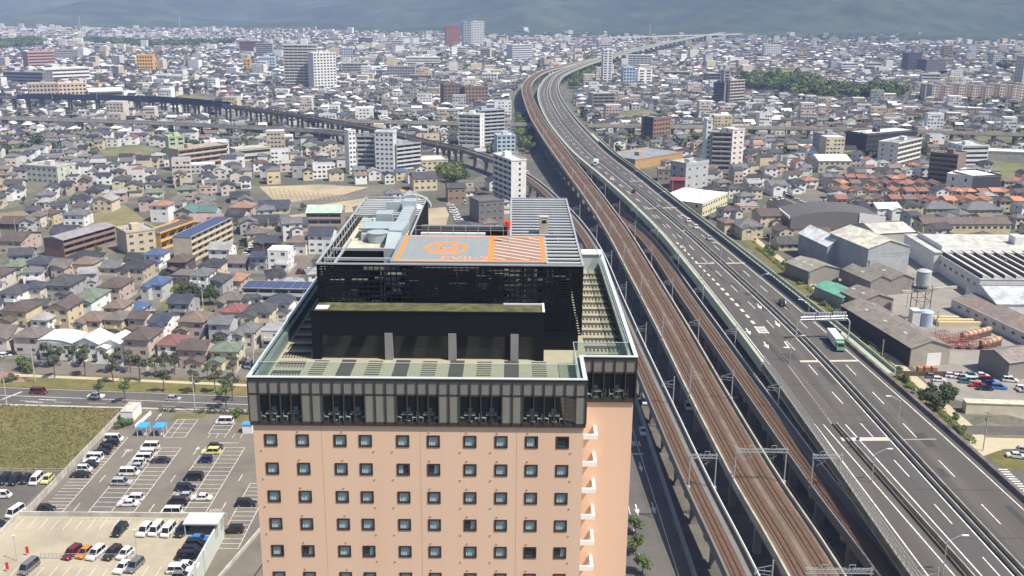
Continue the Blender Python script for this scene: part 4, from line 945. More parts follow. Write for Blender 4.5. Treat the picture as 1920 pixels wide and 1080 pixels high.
b = MB(); b.tube((0,-.06,2.5),(0,-.02,2.5),.45,16); ob('sign_disc', b, mat('sign_blue', (.03,.16,.45), .5), bs)
# a plank fence of pale green wall edge lights is left out: nothing of it can be told apart
# ------------------------------------------------------------------ windows shared by the buildings
wm = MB(); wm.box(-.5,.5,-.05,.04,-.5,.5,0); wm.box(-.42,.42,-.065,-.045,-.42,.42,1); wm.box(-.03,.03,-.08,-.06,-.42,.42,0)
WFR = mat('window_frame_grey', (.33,.33,.32), .5, .05, 1); WGL = glass('house_glass', (.035,.04,.045), 0, .08)
WUN = wm.mesh('window', [WFR, WGL])
def frame_from(x1, y1, x2, y2):
    a = P(x1, y1); b = P(x2, y2); ang = atan2(b[1]-a[1], b[0]-a[0]); return a, b, hypot(b[0]-a[0], b[1]-a[1]), ang
run_ = MB(); run_.box(0,1,0,1,0,.9); RUN_ = run_.mesh('roof_unit', CONCL)
BANDM = mat('balcony_front', obj=True, rough=.8, var=.08, scale=.5)
SOLAR = mat('solar_panel', (.035,.045,.105), .22, .1, .3, spec=.7)
# block buildings: local x along the front, y away from the viewer, origin at the front left corner
def block_bld(px, h, dep, label, wallc, roofc=(.3,.3,.29), floors=None, style='windows', cat='apartment building', side=None, balc=None, hut=True, solar=False, par=.8, name=None, nx=None, desc=None, xy=None, gable=0, lm=None, group=None):
    if xy: (a, w_, ang) = xy
    else: a, b_, w_, ang = frame_from(*px)
    floors = floors or max(1, round(h/3)); fh = h/floors
    t = obj(name or cat.replace(' ', '_'), None, None, (a[0], a[1], 0), ang); tag(t, label, cat, group)
    if desc: auto(t, desc, a[0], a[1])
    ux, uy = cos(ang), sin(ang)
    block([(a[0]+u*ux-v*uy, a[1]+u*uy+v*ux) for u, v in ((-1,-1),(w_+1,-1),(w_+1,dep+1),(-1,dep+1))], 2)
    if lm: landmark(lm, a[0]+w_/2*ux-dep/2*uy, a[1]+w_/2*uy+dep/2*ux)
    b = MB()
    rec = 1.3 if style == 'balcony' else 0
    b.box(0, w_, rec, dep, 0, h)
    if style == 'balcony':
        b.box(-.0,.22,0,rec,0,h); b.box(w_-.22,w_,0,rec,0,h)
    ob('wall', b, WALL, t, wallc)
    b = MB()
    if gable:
        o_ = .4
        b.face([(-o_,-o_,h-.1),(w_+o_,-o_,h-.1),(w_+o_,dep/2,h+gable),(-o_,dep/2,h+gable)]); b.face([(-o_,dep/2,h+gable),(w_+o_,dep/2,h+gable),(w_+o_,dep+o_,h-.1),(-o_,dep+o_,h-.1)])
        b.face([(-.01,0,h),(-.01,dep/2,h+gable-.15),(-.01,dep,h)]); b.face([(w_+.01,0,h),(w_+.01,dep,h),(w_+.01,dep/2,h+gable-.15)])
        ob('roof', b, ROOF, t, roofc)
    else:
        b.box(-.15, w_+.15, -.15+0, dep+.15, h, h+.18)
        ro = ob('roof', b, ROOF, t, roofc)
        if par and not solar:
            b = MB(); e = .22
            for q in ((-.2,w_+.2,-.2,-.2+e),(-.2,w_+.2,dep+.2-e,dep+.2),(-.2,-.2+e,-.2+e,dep+.2-e),(w_+.2-e,w_+.2,-.2+e,dep+.2-e)): b.box(q[0],q[1],q[2],q[3],h+.18,h+.18+par)
            ob('parapet', b, WALL, ro, wallc)
        if hut and w_ > 8 and not solar:
            b = MB(); hx = w_*(.2+.4*rnd.random()); b.box(hx,hx+min(4,w_*.3),dep*.35,dep*.35+min(4,dep*.45),h+.18,h+2.8)
            ob('roof_hut', b, WALL, ro, wallc)
            for k in range(3 if a[1] < 900 else 0): obj('roof_unit', RUN_, ro, (w_*.1+k*1.8, dep*.5, h+.18))
        if solar:
            n = max(2, int(w_/3.2)); sm = MB(); sm.box(.1,w_/n-.1,.6,dep-.6,h+.24,h+.32); SM = sm.mesh('solar_panel', SOLAR)
            for i in range(n): obj('solar_panel', SM, ro, (w_/n*i,0,0))
    if style == 'balcony':
        bm_ = MB(); bm_.box(.22,w_-.22,0,.14,0,1.1); BB = bm_.mesh('balcony_front', BANDM)
        dk = MB(); dk.box(.22,w_-.22,.02,rec,-.12,0); DKM_ = dk.mesh('balcony_floor', BANDM)
        nb = max(2, int(w_/5.5)); dv = MB()
        for i in range(1, nb): dv.box(w_/nb*i-.07, w_/nb*i+.07, .16, rec, 0, h-.1)
        if nb > 1: ob('divider', dv, WALL, t, wallc)
        for f in range(floors):
            o = obj('balcony', DKM_, t, (0,0,f*fh+.12), col=balc or wallc); o2 = obj('balcony_front', BB, o, (0,0,0), col=balc or wallc)
        g = MB()
        for f in range(floors):
            for i in range(nb):
                x = w_/nb*i; g.box(x+.6, x+w_/nb-.6, rec-.04, rec+.02, f*fh+.25, f*fh+2.2)
        ob('balcony_windows', g, WGL, t, kind='stuff')
    elif style == 'windows':
        nx = nx or max(2, int(w_/3.4)); big = fh*nx > 0 and (floors*nx <= 40) and a[1] < 700
        if big:
            for f in range(floors):
                for i in range(nx): obj('window', WUN, t, (w_*(i+.5)/nx, 0, f*fh+fh*.55), scale=(min(1.9,w_/nx*.6),1,1.25))
        else:
            g = MB()
            for f in range(floors):
                for i in range(nx):
                    xc = w_*(i+.5)/nx; g.box(xc-w_/nx*.3, xc+w_/nx*.3, -.05, .02, f*fh+fh*.3, f*fh+fh*.78)
            ob('windows', g, WGL, t, kind='stuff')
    elif style == 'bands':
        for f in range(floors):
            g = MB(); g.box(.5, w_-.5, -.05, .03, f*fh+fh*.35, f*fh+fh*.8); ob('window_band', g, WGL, t)
    # side windows
    if side is None or side:
        ny = max(1, int(dep/6)); g = MB()
        for f in range(floors):
            for i in range(ny):
                yc = rec+(dep-rec)*(i+.5)/ny; s_ = -.04 if a[0] > 0 else w_-.02; g.box(s_, s_+.06, yc-.6, yc+.6, f*fh+fh*.35, f*fh+fh*.75)
        ob('side_windows', g, WGL, t, kind='stuff')
    return t
W_ = (.62,.61,.57); CRM = (.56,.49,.35); BEI = (.45,.38,.29); GRY = (.34,.34,.34); DGR = (.06,.06,.064); BRO = (.095,.070,.06); LGR = (.45,.46,.46); WH2 = (.72,.72,.70)
# left, near to far
block_bld((456,583,600,586), 8.6, 9.5, 'long three-storey apartment building with blue solar-panel roof beside the hotel terrace', LGR, floors=3, style='balcony', balc=(.5,.5,.47), solar=True, lm='the long solar-roofed building', side=False)
b4 = block_bld((362,492,438,452), 11, 8.5, 'four-storey cream apartment building with navy solar roof and many small balconies', (.52,.46,.36), floors=4, style='balcony', balc=(.55,.48,.36), solar=True, lm='the four-storey solar flats')
block_bld((303,470,366,446), 7.5, 8, 'orange-yellow apartment building with dark flat roof behind the navy solar roof', (.62,.36,.10), (.09,.09,.095), 2, 'balcony', balc=(.62,.40,.14), lm='the orange-yellow apartments', hut=False)
block_bld((240,478,294,470), 9.5, 13, 'three-storey cream and grey block with pale roof and open stair, left of orange flats', (.47,.41,.30), (.36,.36,.35), 3, 'windows', lm='the cream three-storey block')
block_bld((122,484,218,455), 8.0, 11, 'long brown three-storey block with lilac-grey low roof by the dry field', (.21,.13,.10), (.27,.25,.26), 3, 'balcony', balc=(.24,.16,.12), gable=1.2, hut=False, lm='the long brown block')
block_bld((337,322,428,309), 13.5, 11, 'four-storey beige gallery block with garden hedge in front', (.42,.34,.25), (.33,.31,.28), 4, 'balcony', balc=(.47,.38,.28), lm='the beige gallery block')
block_bld((318,290,348,288), 12, 11, 'pale green block with one column of dark windows', (.42,.50,.33), (.38,.40,.34), 4, 'windows', nx=2, lm='the pale green block')
block_bld((387,296,431,294), 10, 12, 'white blocky building behind the beige gallery block', WH2, (.55,.55,.54), 3, 'windows')
block_bld((443,304,508,298), 8, 11, 'long low two-storey cream building with pale roof, right of beige gallery block', (.50,.48,.38), (.42,.42,.41), 2, 'bands', hut=False)
block_bld((52,342,110,346), 10, 16, 'pale apartment block with slanted roof near left edge', (.50,.50,.44), (.40,.38,.37), 3, 'windows', lm='the pale slant-roofed block')
block_bld((656,326,669,325), 27, 8, 'slim white stair tower, leftmost of the riverside flats', WH2, (.5,.5,.5), 9, 'windows', nx=2, hut=False)
block_bld((671,324,703,324), 23, 12, 'grey balcony slab with dark side beside the leftmost slim white tower', (.33,.34,.35), DGR, 8, 'balcony', balc=(.42,.43,.43), lm='the grey balcony slabs')
block_bld((705,328,739,329), 27, 9, 'white and glass tower between two grey balcony slabs', (.62,.64,.65), (.5,.5,.5), 9, 'windows', nx=4, hut=False)
block_bld((745,328,790,322), 18.5, 14, 'grey seven-storey balcony slab with black side wall', (.36,.37,.38), (.22,.22,.23), 7, 'balcony', balc=(.50,.50,.49), lm='the seven-storey slab')
block_bld((860,281,900,283), 26, 11, 'stepped white balcony tower near the tree-lined street', WH2, (.6,.6,.6), 8, 'balcony', balc=W_, lm='the stepped white tower')
block_bld((897,270,946,266), 25, 11, 'long blue-grey balcony slab behind the stepped white tower', (.34,.38,.41), (.3,.32,.33), 9, 'balcony', balc=(.42,.45,.47))
block_bld((932,301,966,300), 17, 10, 'pale blue and white block beside the tree-lined street', (.42,.52,.60), (.62,.64,.66), 6, 'windows', nx=4)
block_bld((924,368,958,384), 24, 9, 'tall white slab with dark-striped balconies just behind the rooftop girders', (.70,.69,.66), (.6,.6,.58), 8, 'balcony', balc=(.64,.63,.60), lm='the tall white slab')
block_bld((840,379,874,378), 8, 10, 'brown brick flats with dark hipped roof', (.30,.20,.14), DGR, 2, 'windows', hut=False, gable=2)
block_bld((898,418,945,414), 10.5, 13, 'dark grey three-storey flats by the small car park', (.16,.15,.15), (.12,.115,.115), 3, 'windows', hut=False)
block_bld((776,359,820,357), 7.5, 13, 'cream two-storey house with broad black hipped roof', CRM, (.06,.06,.07), 2, 'windows', gable=3, hut=False)
block_bld((575,424,640,424), 6.8, 16, 'two-storey taupe apartments with mint green roof', (.28,.23,.21), (.40,.56,.44), 2, 'balcony', balc=(.38,.30,.26), gable=2.4, hut=False, lm='the mint-roofed apartments')
block_bld((475,293,478,291) if False else (562,255,620,262), 5, 14, 'low hall with long white roof beneath the dark railway', GRY, (.70,.70,.68), 1, 'bands', hut=False, cat='hall')
block_bld((791,321,840,319), 6.5, 18, 'cream low building with pale roof beside the small wood', CRM, (.62,.60,.54), 2, 'windows', cat='low building', hut=False)
block_bld((535,168,597,168), 52, 18, 'broad grey-white high-rise of fourteen storeys far off', (.50,.49,.47), (.45,.45,.44), 15, 'balcony', balc=(.60,.59,.56), lm='the far white high-rise')
block_bld((590,171,632,169), 44, 16, 'stepped white high-rise right beside the broad grey-white one', (.68,.68,.66), (.6,.6,.6), 13, 'windows', nx=7)
block_bld((836,90,864,90), 46, 20, 'far orange-brown tower beside a white one before the hills', (.38,.17,.10), BRO, 12, 'windows')
block_bld((868,88,884,88), 54, 20, 'far blue-grey tower between orange and white ones', (.35,.42,.47), GRY, 14, 'windows')
block_bld((884,88,908,88), 56, 24, 'far white tower, rightmost of three before the hills', (.7,.7,.68), GRY, 15, 'windows', lm='the three far towers')
block_bld((57,196,112,194), 20, 20, 'large beige institution with brown-grey left wing, far left', (.40,.34,.28), (.45,.40,.33), 5, 'windows', cat='institution')
block_bld((113,193,165,191), 19, 20, 'beige institution right wing with pale walls, far left', (.58,.50,.38), (.5,.45,.38), 5, 'windows', cat='institution', lm='the beige institution')
block_bld((168,194,232,192), 12, 24, 'low hall with long white vaulted roof right of the beige institution', (.5,.45,.36), (.68,.67,.63), 2, 'bands', cat='hall', gable=3)
block_bld((85,158,170,154), 18, 20, 'long white complex with terraces, far left', (.72,.70,.66), (.6,.6,.58), 4, 'bands')
block_bld((8,160,82,162), 16, 20, 'long dark grey parking building, far left', (.17,.18,.21), (.3,.3,.31), 4, 'bands', cat='car park building')
block_bld((55,132,105,130), 26, 22, 'pinkish tiered building on the left horizon side', (.45,.27,.24), (.5,.35,.32), 6, 'bands')
block_bld((258,136,288,136), 24, 20, 'bright orange block far left of centre', (.70,.40,.11), (.6,.4,.2), 5, 'windows', lm='the bright orange block')
block_bld((457,135,470,135), 18, 14, 'small ochre block far away between grey roofs', (.60,.38,.12), (.6,.4,.2), 4, 'windows')
block_bld((486,134,516,134), 20, 18, 'pale blue block far away', (.40,.52,.66), (.5,.55,.6), 5, 'windows')
block_bld((450,100,495,101), 22, 22, 'brown long block far away at left of centre', (.26,.17,.15), BRO, 5, 'windows')
block_bld((762,126,825,126), 15, 22, 'long white school-like building in the middle distance', (.70,.69,.64), (.6,.6,.57), 4, 'bands', cat='school', lm='the long white school')
block_bld((640,118,662,118), 24, 18, 'lilac-grey block behind the far high-rises', (.46,.46,.54), GRY, 6, 'windows')
block_bld((833,196,866,195), 20, 14, 'dark brown flats with many small windows', (.19,.14,.12), BRO, 6, 'windows')
block_bld((872,197,915,196), 18, 14, 'brown tiled flats beside the darker ones', (.26,.18,.14), BRO, 5, 'windows')
# right, near to far
block_bld((1130,158,1147,158), 44, 14, 'very slim white tower right of the expressway bend', (.72,.72,.70), (.6,.6,.6), 14, 'windows', nx=2, lm='the very slim white tower')
block_bld((961,118,998,117), 30, 22, 'far white building with roof block left of the expressway', (.62,.66,.68), GRY, 8, 'bands')
block_bld((1111,208,1152,207), 17, 14, 'cream flats with dark grid of balconies near the expressway bend', (.52,.50,.45), (.4,.4,.38), 5, 'balcony', balc=(.24,.23,.22), lm='the grid-balcony flats')
block_bld((1168,163,1190,163), 24, 16, 'blue and white gridded block', (.42,.52,.64), (.62,.64,.66), 6, 'windows')
block_bld((1196,162,1222,161), 21, 16, 'white block right beside the blue gridded one', (.70,.70,.68), (.62,.62,.62), 6, 'windows', nx=2)
block_bld((1205,262,1223,264), 18, 13, 'dark navy-brown wing of the teal-roofed building', (.09,.08,.09), (.18,.38,.33), 5, 'windows', hut=False)
block_bld((1224,264,1256,260), 17.5, 13, 'brick block with teal roof in front of the pale crossing viaduct', (.27,.15,.11), (.20,.42,.37), 5, 'windows', hut=False, lm='the brick and teal block')
block_bld((1336,198,1356,199), 24, 14, 'dark apartment tower beside a slim grey fin', (.17,.17,.19), DGR, 8, 'balcony', balc=(.15,.15,.17))
block_bld((1354,197,1366,197), 36, 12, 'slim grey fin tower between dark and cream flats', (.33,.34,.37), GRY, 11, 'windows', nx=1, hut=False, side=False)
block_bld((1367,198,1394,196), 26, 14, 'cream apartment tower with dark balcony bands left of the wood', (.50,.47,.41), (.4,.38,.35), 8, 'balcony', balc=(.50,.47,.41), lm='the cream tower by the wood')
block_bld((1320,318,1331,318), 33, 9, 'slim white shaft at the left end of the dark balcony tower', (.70,.70,.68), (.66,.66,.64), 10, 'windows', nx=1, hut=False, side=False)
block_bld((1332,320,1368,321), 25, 11, 'dark-banded grey balcony tower right of the expressway', (.22,.215,.21), (.5,.5,.49), 8, 'balcony', balc=(.36,.35,.34), lm='the dark-banded balcony tower')
block_bld((1369,321,1391,319), 27, 10, 'white and pink right-hand end of the dark balcony tower', (.70,.64,.60), (.62,.6,.58), 8, 'windows', nx=2, hut=False)
block_bld((1284,357,1326,350), 14.5, 12, 'grey three-storey block with bright white roof parapet by the expressway', (.40,.42,.43), (.74,.74,.73), 3, 'windows', nx=3, par=1.8, lm='the grey block with white parapet')
block_bld((1257,361,1282,362), 7.5, 8, 'dark red shed in front of the grey three-storey block', (.22,.045,.045), (.20,.05,.05), 1, 'none', gable=1.3, cat='shed', side=False)
block_bld((1190,318,1280,302), 6, 30, 'wide store with blue-grey roof and orange wall', (.42,.27,.13), (.24,.28,.32), 1, 'none', cat='store', hut=True, lm='the store with orange wall', side=False)
block_bld((1233,340,1275,341), 7, 10, 'beige box building before the wide orange store', (.34,.30,.25), (.33,.31,.29), 2, 'windows')
block_bld((1316,408,1363,386), 7.4, 26, 'warehouse with broad bright white flat roof and cream walls', (.58,.54,.36), (.76,.76,.74), 2, 'windows', hut=False, par=0, cat='warehouse', lm='the broad white-roofed warehouse')
block_bld((1540,298,1577,297), 17, 15, 'plain lilac-grey block with white stair front', (.34,.33,.37), (.35,.34,.36), 5, 'none', lm='the plain lilac-grey block')
block_bld((1534,324,1594,324), 8, 22, 'cream hall with white gabled roof behind the orange houses', (.52,.48,.37), (.72,.71,.68), 2, 'windows', gable=2.8, hut=False, cat='hall', lm='the cream gabled hall')
block_bld((1622,291,1716,282), 15, 20, 'long black-fronted building with thin white roof edge', (.045,.045,.05), (.62,.62,.61), 4, 'bands', lm='the black-fronted long building')
block_bld((1680,316,1724,304), 16.5, 14, 'white five-storey balcony block with dark stair side', (.66,.65,.61), (.3,.3,.3), 5, 'balcony', balc=(.70,.69,.65), lm='the white five-storey block')
block_bld((1738,340,1790,346), 18, 17, 'large brown apartment block with tan end wall', (.22,.165,.14), (.2,.17,.15), 6, 'balcony', balc=(.25,.19,.16), lm='the large brown block')
block_bld((1775,350,1820,362), 9.5, 20, 'black glass-fronted building with slanting bright white roof', (.05,.052,.055), (.76,.76,.75), 2, 'bands', hut=False, lm='the white-roofed glass building')
block_bld((1820,362,1853,350), 9.3, 15, 'white right wing with small square windows beside the glass-fronted building', (.72,.71,.68), (.74,.74,.73), 2, 'windows', nx=3, hut=False)
block_bld((1800,310,1850,309), 13, 18, 'white stepped building with rounded terraces, far right', (.64,.65,.65), (.5,.5,.5), 4, 'bands', lm='the stepped terrace building')
block_bld((1842,300,1960,305), 6, 18, 'long low building with brilliant white roof at the right edge', (.40,.38,.34), (.78,.77,.75), 2, 'none', hut=False, cat='hall')
block_bld((1700,137,1725,137), 30, 20, 'dark towers pair, left one, at far right', (.12,.12,.15), DGR, 9, 'windows')
block_bld((1735,140,1771,139), 22, 20, 'dark lower slab beside the far-right dark tower', (.16,.16,.19), (.2,.2,.22), 7, 'windows')
block_bld((1912,180,1930,180), 46, 18, 'tall pale chimney-like slab at the right edge', (.50,.48,.44), GRY, 12, 'none', hut=False)
for i in range(15):
    x = 1733+i*12.6; block_bld((x,187+(i%2)*3+i*.12,x+10,187+(i%2)*3+i*.12), 17+(i*7)%3, 13, None, (.60,.50+.02*(i%3),.47), (.5,.45,.42), 6, 'windows', nx=2, desc='pinkish-cream apartment block in the long far-right row', hut=False, group='pinkish apartment blocks in a row')
landmark('the long white factory', 175, 420)
# industrial halls on the right
def hall(px, h, dep, label, wallc, roofc, gab=2.0, axis='y', cat='warehouse', lights=0, name='warehouse', lm=None, corr=True, desc=None):
    a, b_, w_, ang = frame_from(*px); t = obj(name, None, None, (a[0], a[1], 0), ang); tag(t, label, cat)
    if desc: auto(t, desc, a[0], a[1])
    ux, uy = cos(ang), sin(ang); block([(a[0]+u*ux-v*uy, a[1]+u*uy+v*ux) for u, v in ((-1,-1),(w_+1,-1),(w_+1,dep+1),(-1,dep+1))], 2)
    if lm: landmark(lm, a[0]+w_/2, a[1]+dep/2)
    b = MB(); e = .35; th = .14
    if axis == 'y':     # ridge runs away from the viewer, gable in front
        b.prism([(0,0),(w_,0),(w_,dep),(0,dep)], 0, h); b.face([(0,0,h),(w_,0,h),(w_/2,0,h+gab)]); b.face([(0,dep,h),(w_/2,dep,h+gab),(w_,dep,h)]); ob('wall', b, WALL, t, wallc)
        b = MB(); hh = h+gab; s_ = gab/(w_/2)
        for q in ([(-e,-e,h-s_*e),(w_/2,-e,hh),(w_/2,dep+e,hh),(-e,dep+e,h-s_*e)], [(w_/2,-e,hh),(w_+e,-e,h-s_*e),(w_+e,dep+e,h-s_*e),(w_/2,dep+e,hh)]):
            b.face([(x,y,z+.12) for x,y,z in q]); b.face([(x,y,z) for x,y,z in q][::-1]); b.face([(q[0][0],q[0][1],q[0][2]),(q[1][0],q[1][1],q[1][2]),(q[1][0],q[1][1],q[1][2]+.12),(q[0][0],q[0][1],q[0][2]+.12)])
        ro = ob('roof', b, ROOF, t, roofc)
        n = int(dep/1.2); b = MB()
        for i in range(n):
            y = -e+(dep+2*e)*(i+.5)/n; b.beam((-e,y,h-s_*e+.14),(w_/2,y,hh+.14),.08,.06); b.beam((w_/2,y,hh+.14),(w_+e,y,h-s_*e+.14),.08,.06)
        if corr: ob('roof_ribs', b, ROOF, ro, tuple(c*.85 for c in roofc), kind='stuff')
        sk = MB(); sk.box(-.5,.5,-.9,.9,0,.1)
        SK = sk.mesh('skylight', mat('skylight', (.42,.42,.38), .5))
        for i in range(lights):
            y = dep*(i+.7)/(lights+.4); x = w_*(.28 if i % 2 else .72); z = h+gab*(1-abs(x-w_/2)/(w_/2))+.15
            obj('skylight', SK, ro, (x, y, z), rot=(0, atan2(gab, w_/2)*(1 if x > w_/2 else -1), 0))
    else:
        b.prism([(0,0),(w_,0),(w_,dep),(0,dep)], 0, h); b.face([(0,0,h),(0,dep/2,h+gab),(0,dep,h)][::-1]); b.face([(w_,0,h),(w_,dep,h),(w_,dep/2,h+gab)]); ob('wall', b, WALL, t, wallc)
        b = MB(); s_ = gab/(dep/2); hh = h+gab
        for q in ([(-e,-e,h-s_*e),(w_+e,-e,h-s_*e),(w_+e,dep/2,hh),(-e,dep/2,hh)], [(-e,dep/2,hh),(w_+e,dep/2,hh),(w_+e,dep+e,h-s_*e),(-e,dep+e,h-s_*e)]):
            b.face([(x,y,z+.12) for x,y,z in q]); b.face([(x,y,z) for x,y,z in q][::-1])
        b.face([(-e,-e,h-s_*e),(w_+e,-e,h-s_*e),(w_+e,-e,h-s_*e+.12),(-e,-e,h-s_*e+.12)]); ro = ob('roof', b, ROOF, t, roofc)
        n = int(w_/1.2); b = MB()
        for i in range(n):
            x = -e+(w_+2*e)*(i+.5)/n; b.beam((x,-e,h-s_*e+.14),(x,dep/2,hh+.14),.08,.06); b.beam((x,dep/2,hh+.14),(x,dep+e,h-s_*e+.14),.08,.06)
        if corr: ob('roof_ribs', b, ROOF, ro, tuple(c*.85 for c in roofc), kind='stuff')
    return t, w_, dep
RS = (.235,.21,.18)
t, w1, d1 = hall((1705,688,1778,684), 6.2, 46, 'very long rusty brown-grey shed with skylights, nearest of the works beside the expressway', (.36,.33,.28), RS, 2.2, lights=7, lm='the very long brown shed')
b = MB(); b.box(w1*.42,w1*.78,-.08,0,0,4.2); ob('door', b, WHITE, t); b = MB(); b.box(-.06,0,.5,d1-.5,0,5.9); ob('dark_side_cladding', b, mat('dark_side', (.06,.05,.045), .8), t)  # near-black sheet covers the left long wall
hall((1613,595,1672,590), 6.0, 13, 'brown-grey gabled shed just behind the very long one', (.26,.23,.20), (.22,.19,.165), 2.2, lights=4)
hall((1578,582,1622,577), 4.8, 17, 'shed with bright green-teal roof beside the brown sheds', (.28,.34,.31), (.13,.36,.27), 1.6, lights=0, lm='the green-roofed shed')
hall((1630,556,1668,553), 6.0, 19, 'brown twin-bay shed, left bay, below the big grey warehouse', (.24,.22,.2), RS, 2.0, lights=3)
hall((1668,553,1712,550), 6.0, 19, 'brown twin-bay shed, right bay, below the big grey warehouse', (.24,.22,.2), (.21,.195,.175), 2.0, lights=3)
hall((1515,534,1572,528), 5.5, 16, 'weathered grey-brown shed with patched roof near a scrap heap', (.27,.25,.22), (.29,.27,.225), 2.0, lights=6)
t, w1, d1 = hall((1622,529,1699,524), 14, 29, 'big pale grey warehouse with cream gabled roof and faint lettering', (.36,.375,.39), (.58,.56,.48), 3.0, lights=0, lm='the big grey warehouse')
b = MB(); b.box(w1*.05,w1*.22,-.3,-.05,0,9); b.box(w1*.03,w1*.24,-.4,-.06,9,9.3); ob('stair_hoist', b, STEEL, t)
b = MB(); r5 = random.Random(5)
for k in range(22): b.box(w1*.32+k*.62, w1*.32+k*.62+.38, -.04, 0, 11.2, 11.9); 
for k in range(18): b.box(w1*.38+k*.5, w1*.38+k*.5+.3, -.04, 0, 10.2, 10.6)
ob('faint_lettering', b, mat('faint_lettering', (.32,.335,.35), .8), t)
hall((1548,503,1590,501), 9.5, 26, 'grey warehouse with bright white roof left of the big grey one', (.34,.35,.37), (.72,.73,.74), 3.5, lights=0)
hall((1640,470,1712,466), 8, 20, 'pale corrugated gabled hall behind the big grey warehouse', (.45,.44,.40), (.52,.51,.46), 2.5, axis='x')
# long white factory with sawtooth roof
a = P(1748,511); t = thing('factory', (a[0], a[1], 0), 'long white factory with pale roof behind the sawtooth glazing strips', 'factory')
b = MB(); b.box(0,100,0,34,0,8.5); ob('wall', b, WALL, t, (.66,.66,.63)); b = MB(); b.box(-.3,100.3,-.3,34.3,8.5,8.9); ob('roof', b, ROOF, t, (.50,.50,.46))
b = MB(); b.box(4,4.2,3,30,8.9,11); b.box(40,44,14,20,8.9,12.5); ob('roof_unit', b, WALL, t, (.66,.66,.64)); block([(a[0]-1,a[1]-1),(a[0]+101,a[1]-1),(a[0]+101,a[1]+35),(a[0]-1,a[1]+35)], 3)
a = P(1833,559); t = thing('sawtooth_hall', (a[0], a[1], 0), 'white hall with row of dark sawtooth glazing strips on its roof', 'factory')
b = MB(); b.box(0,88,0,42,0,7.5); ob('wall', b, WALL, t, (.62,.62,.60)); b = MB(); b.box(-.2,88.2,-.2,42.2,7.5,7.7); ro = ob('roof', b, ROOF, t, (.55,.55,.52))
sw = MB(); sw.face([(0,0,1.5),(0,0,0),(0,40,0),(0,40,1.5)]); sw.face([(0,0,1.5),(0,40,1.5),(4.1,40,.05),(4.1,0,.05)],1); sw.face([(0,0,0),(4.1,0,.05),(0,0,1.5)],1)
SWM = sw.mesh('sawtooth', [mat('sawtooth_dark', (.03,.034,.04), .4, .15, .8), mat('sawtooth_roof', (.42,.41,.385), .8, .15, .6)]); 
for i in range(20): obj('sawtooth', SWM, ro, (1+i*4.3,.5,7.72))
for i in range(7): obj('window', WUN, t, (0,4+i*5.6,4.6), rz=-pi/2, scale=(2.6,1,1.2))
block([(a[0]-1,a[1]-1),(a[0]+90,a[1]-1),(a[0]+90,a[1]+43),(a[0]-1,a[1]+43)], 3)
hall((1865,600,1990,600), 6, 24, 'white shed with pale blue-grey roof at right edge before the sawtooth hall', (.60,.62,.62), (.46,.50,.52), 3.2, axis='x')
t = thing('long_workshop', P(1782,580)+(0,), 'long low white workshop with brown roof slanting to the right edge', 'workshop'); aa = P(1782,580); bb = P(1935,655); L0 = hypot(bb[0]-aa[0], bb[1]-aa[1]); t.rotation_euler = (0,0,atan2(bb[1]-aa[1], bb[0]-aa[0]))
b = MB(); b.box(0,L0,0,9,0,4.2); ob('wall', b, WALL, t, (.60,.59,.56)); b = MB(); b.face([(-.3,-.4,4.1),(L0+.3,-.4,4.1),(L0+.3,9.3,6),(-.3,9.3,6)]); b.face([(-.3,-.4,4.0),(L0+.3,-.4,4.0),(L0+.3,-.4,4.1),(-.3,-.4,4.1)]); ob('roof', b, ROOF, t, (.21,.17,.145))
for i in range(8): obj('window', WUN, t, (5+i*L0/9,0,2.4), scale=(1.8,1,1.1))
block([aa,bb,(bb[0]+6,bb[1]+10),(aa[0]+6,aa[1]+10)], 3)
block_bld((1728,450,1892,450), 8, 11, 'long two-storey cream dormitory with brown roof', (.56,.50,.33), (.13,.10,.09), 2, 'windows', gable=2.2, hut=False, nx=14, lm='the long cream dormitory')
block_bld((1810,776,1990,782), 3.2, 3.0, 'long pale cream wall-like shed in front of the full car park', (.62,.57,.42), (.56,.52,.40), 1, 'none', hut=False, par=0, cat='shed', side=False, lm='the pale cream wall-like shed')
block_bld((1888,715,1960,705), 6, 12, 'brown-grey shed at the right edge above the parked cars', (.25,.23,.21), (.22,.19,.17), 1, 'none', gable=2, cat='shed', hut=False, side=False)
# school hall with curved dark roofs
t = thing('curved_hall', P(1480,432)+(0,), 'wide dark grey curved-roof hall with white gable trim', 'sports hall')
O = P(1480,432)
b = MB()
def vault(x0,x1,y0,y1,z,r_,n=10,mi=0):
    for i in range(n):
        a0_, a1_ = i/n, (i+1)/n; f = lambda q: z+r_*(1-(2*q-1)**2)
        b.face([(x0+(x1-x0)*a0_,y0,f(a0_)),(x0+(x1-x0)*a1_,y0,f(a1_)),(x0+(x1-x0)*a1_,y1,f(a1_)),(x0+(x1-x0)*a0_,y1,f(a0_))], mi)
        b.face([(x0+(x1-x0)*a0_,y0,z-6),(x0+(x1-x0)*a1_,y0,z-6),(x0+(x1-x0)*a1_,y0,f(a1_)),(x0+(x1-x0)*a0_,y0,f(a0_))], 1)
vault(0,46,0,26,6.5,3.2); b.box(0,.2,0,26,0,6.5,1); b.box(45.8,46,0,26,0,6.5,1); ob('roof', b, [mat('dark_slate', (.10,.098,.095), .7, .15, .5), mat('hall_wall', (.17,.16,.15), .8)], t)
b = MB(); b.beam((-.5,-.2,6.4),(-.5,20,6.6),.5,1.2); b.face([(34,-.3,4),(47,-.3,4),(47,-.3,7.5),(34,-.3,9.3)]); ob('white_trim', b, WHITE, t); block([(O[0]-2,O[1]-2),(O[0]+48,O[1]-2),(O[0]+48,O[1]+28),(O[0]-2,O[1]+28)], 3)
landmark('the curved dark hall', O[0]+23, O[1]+13)
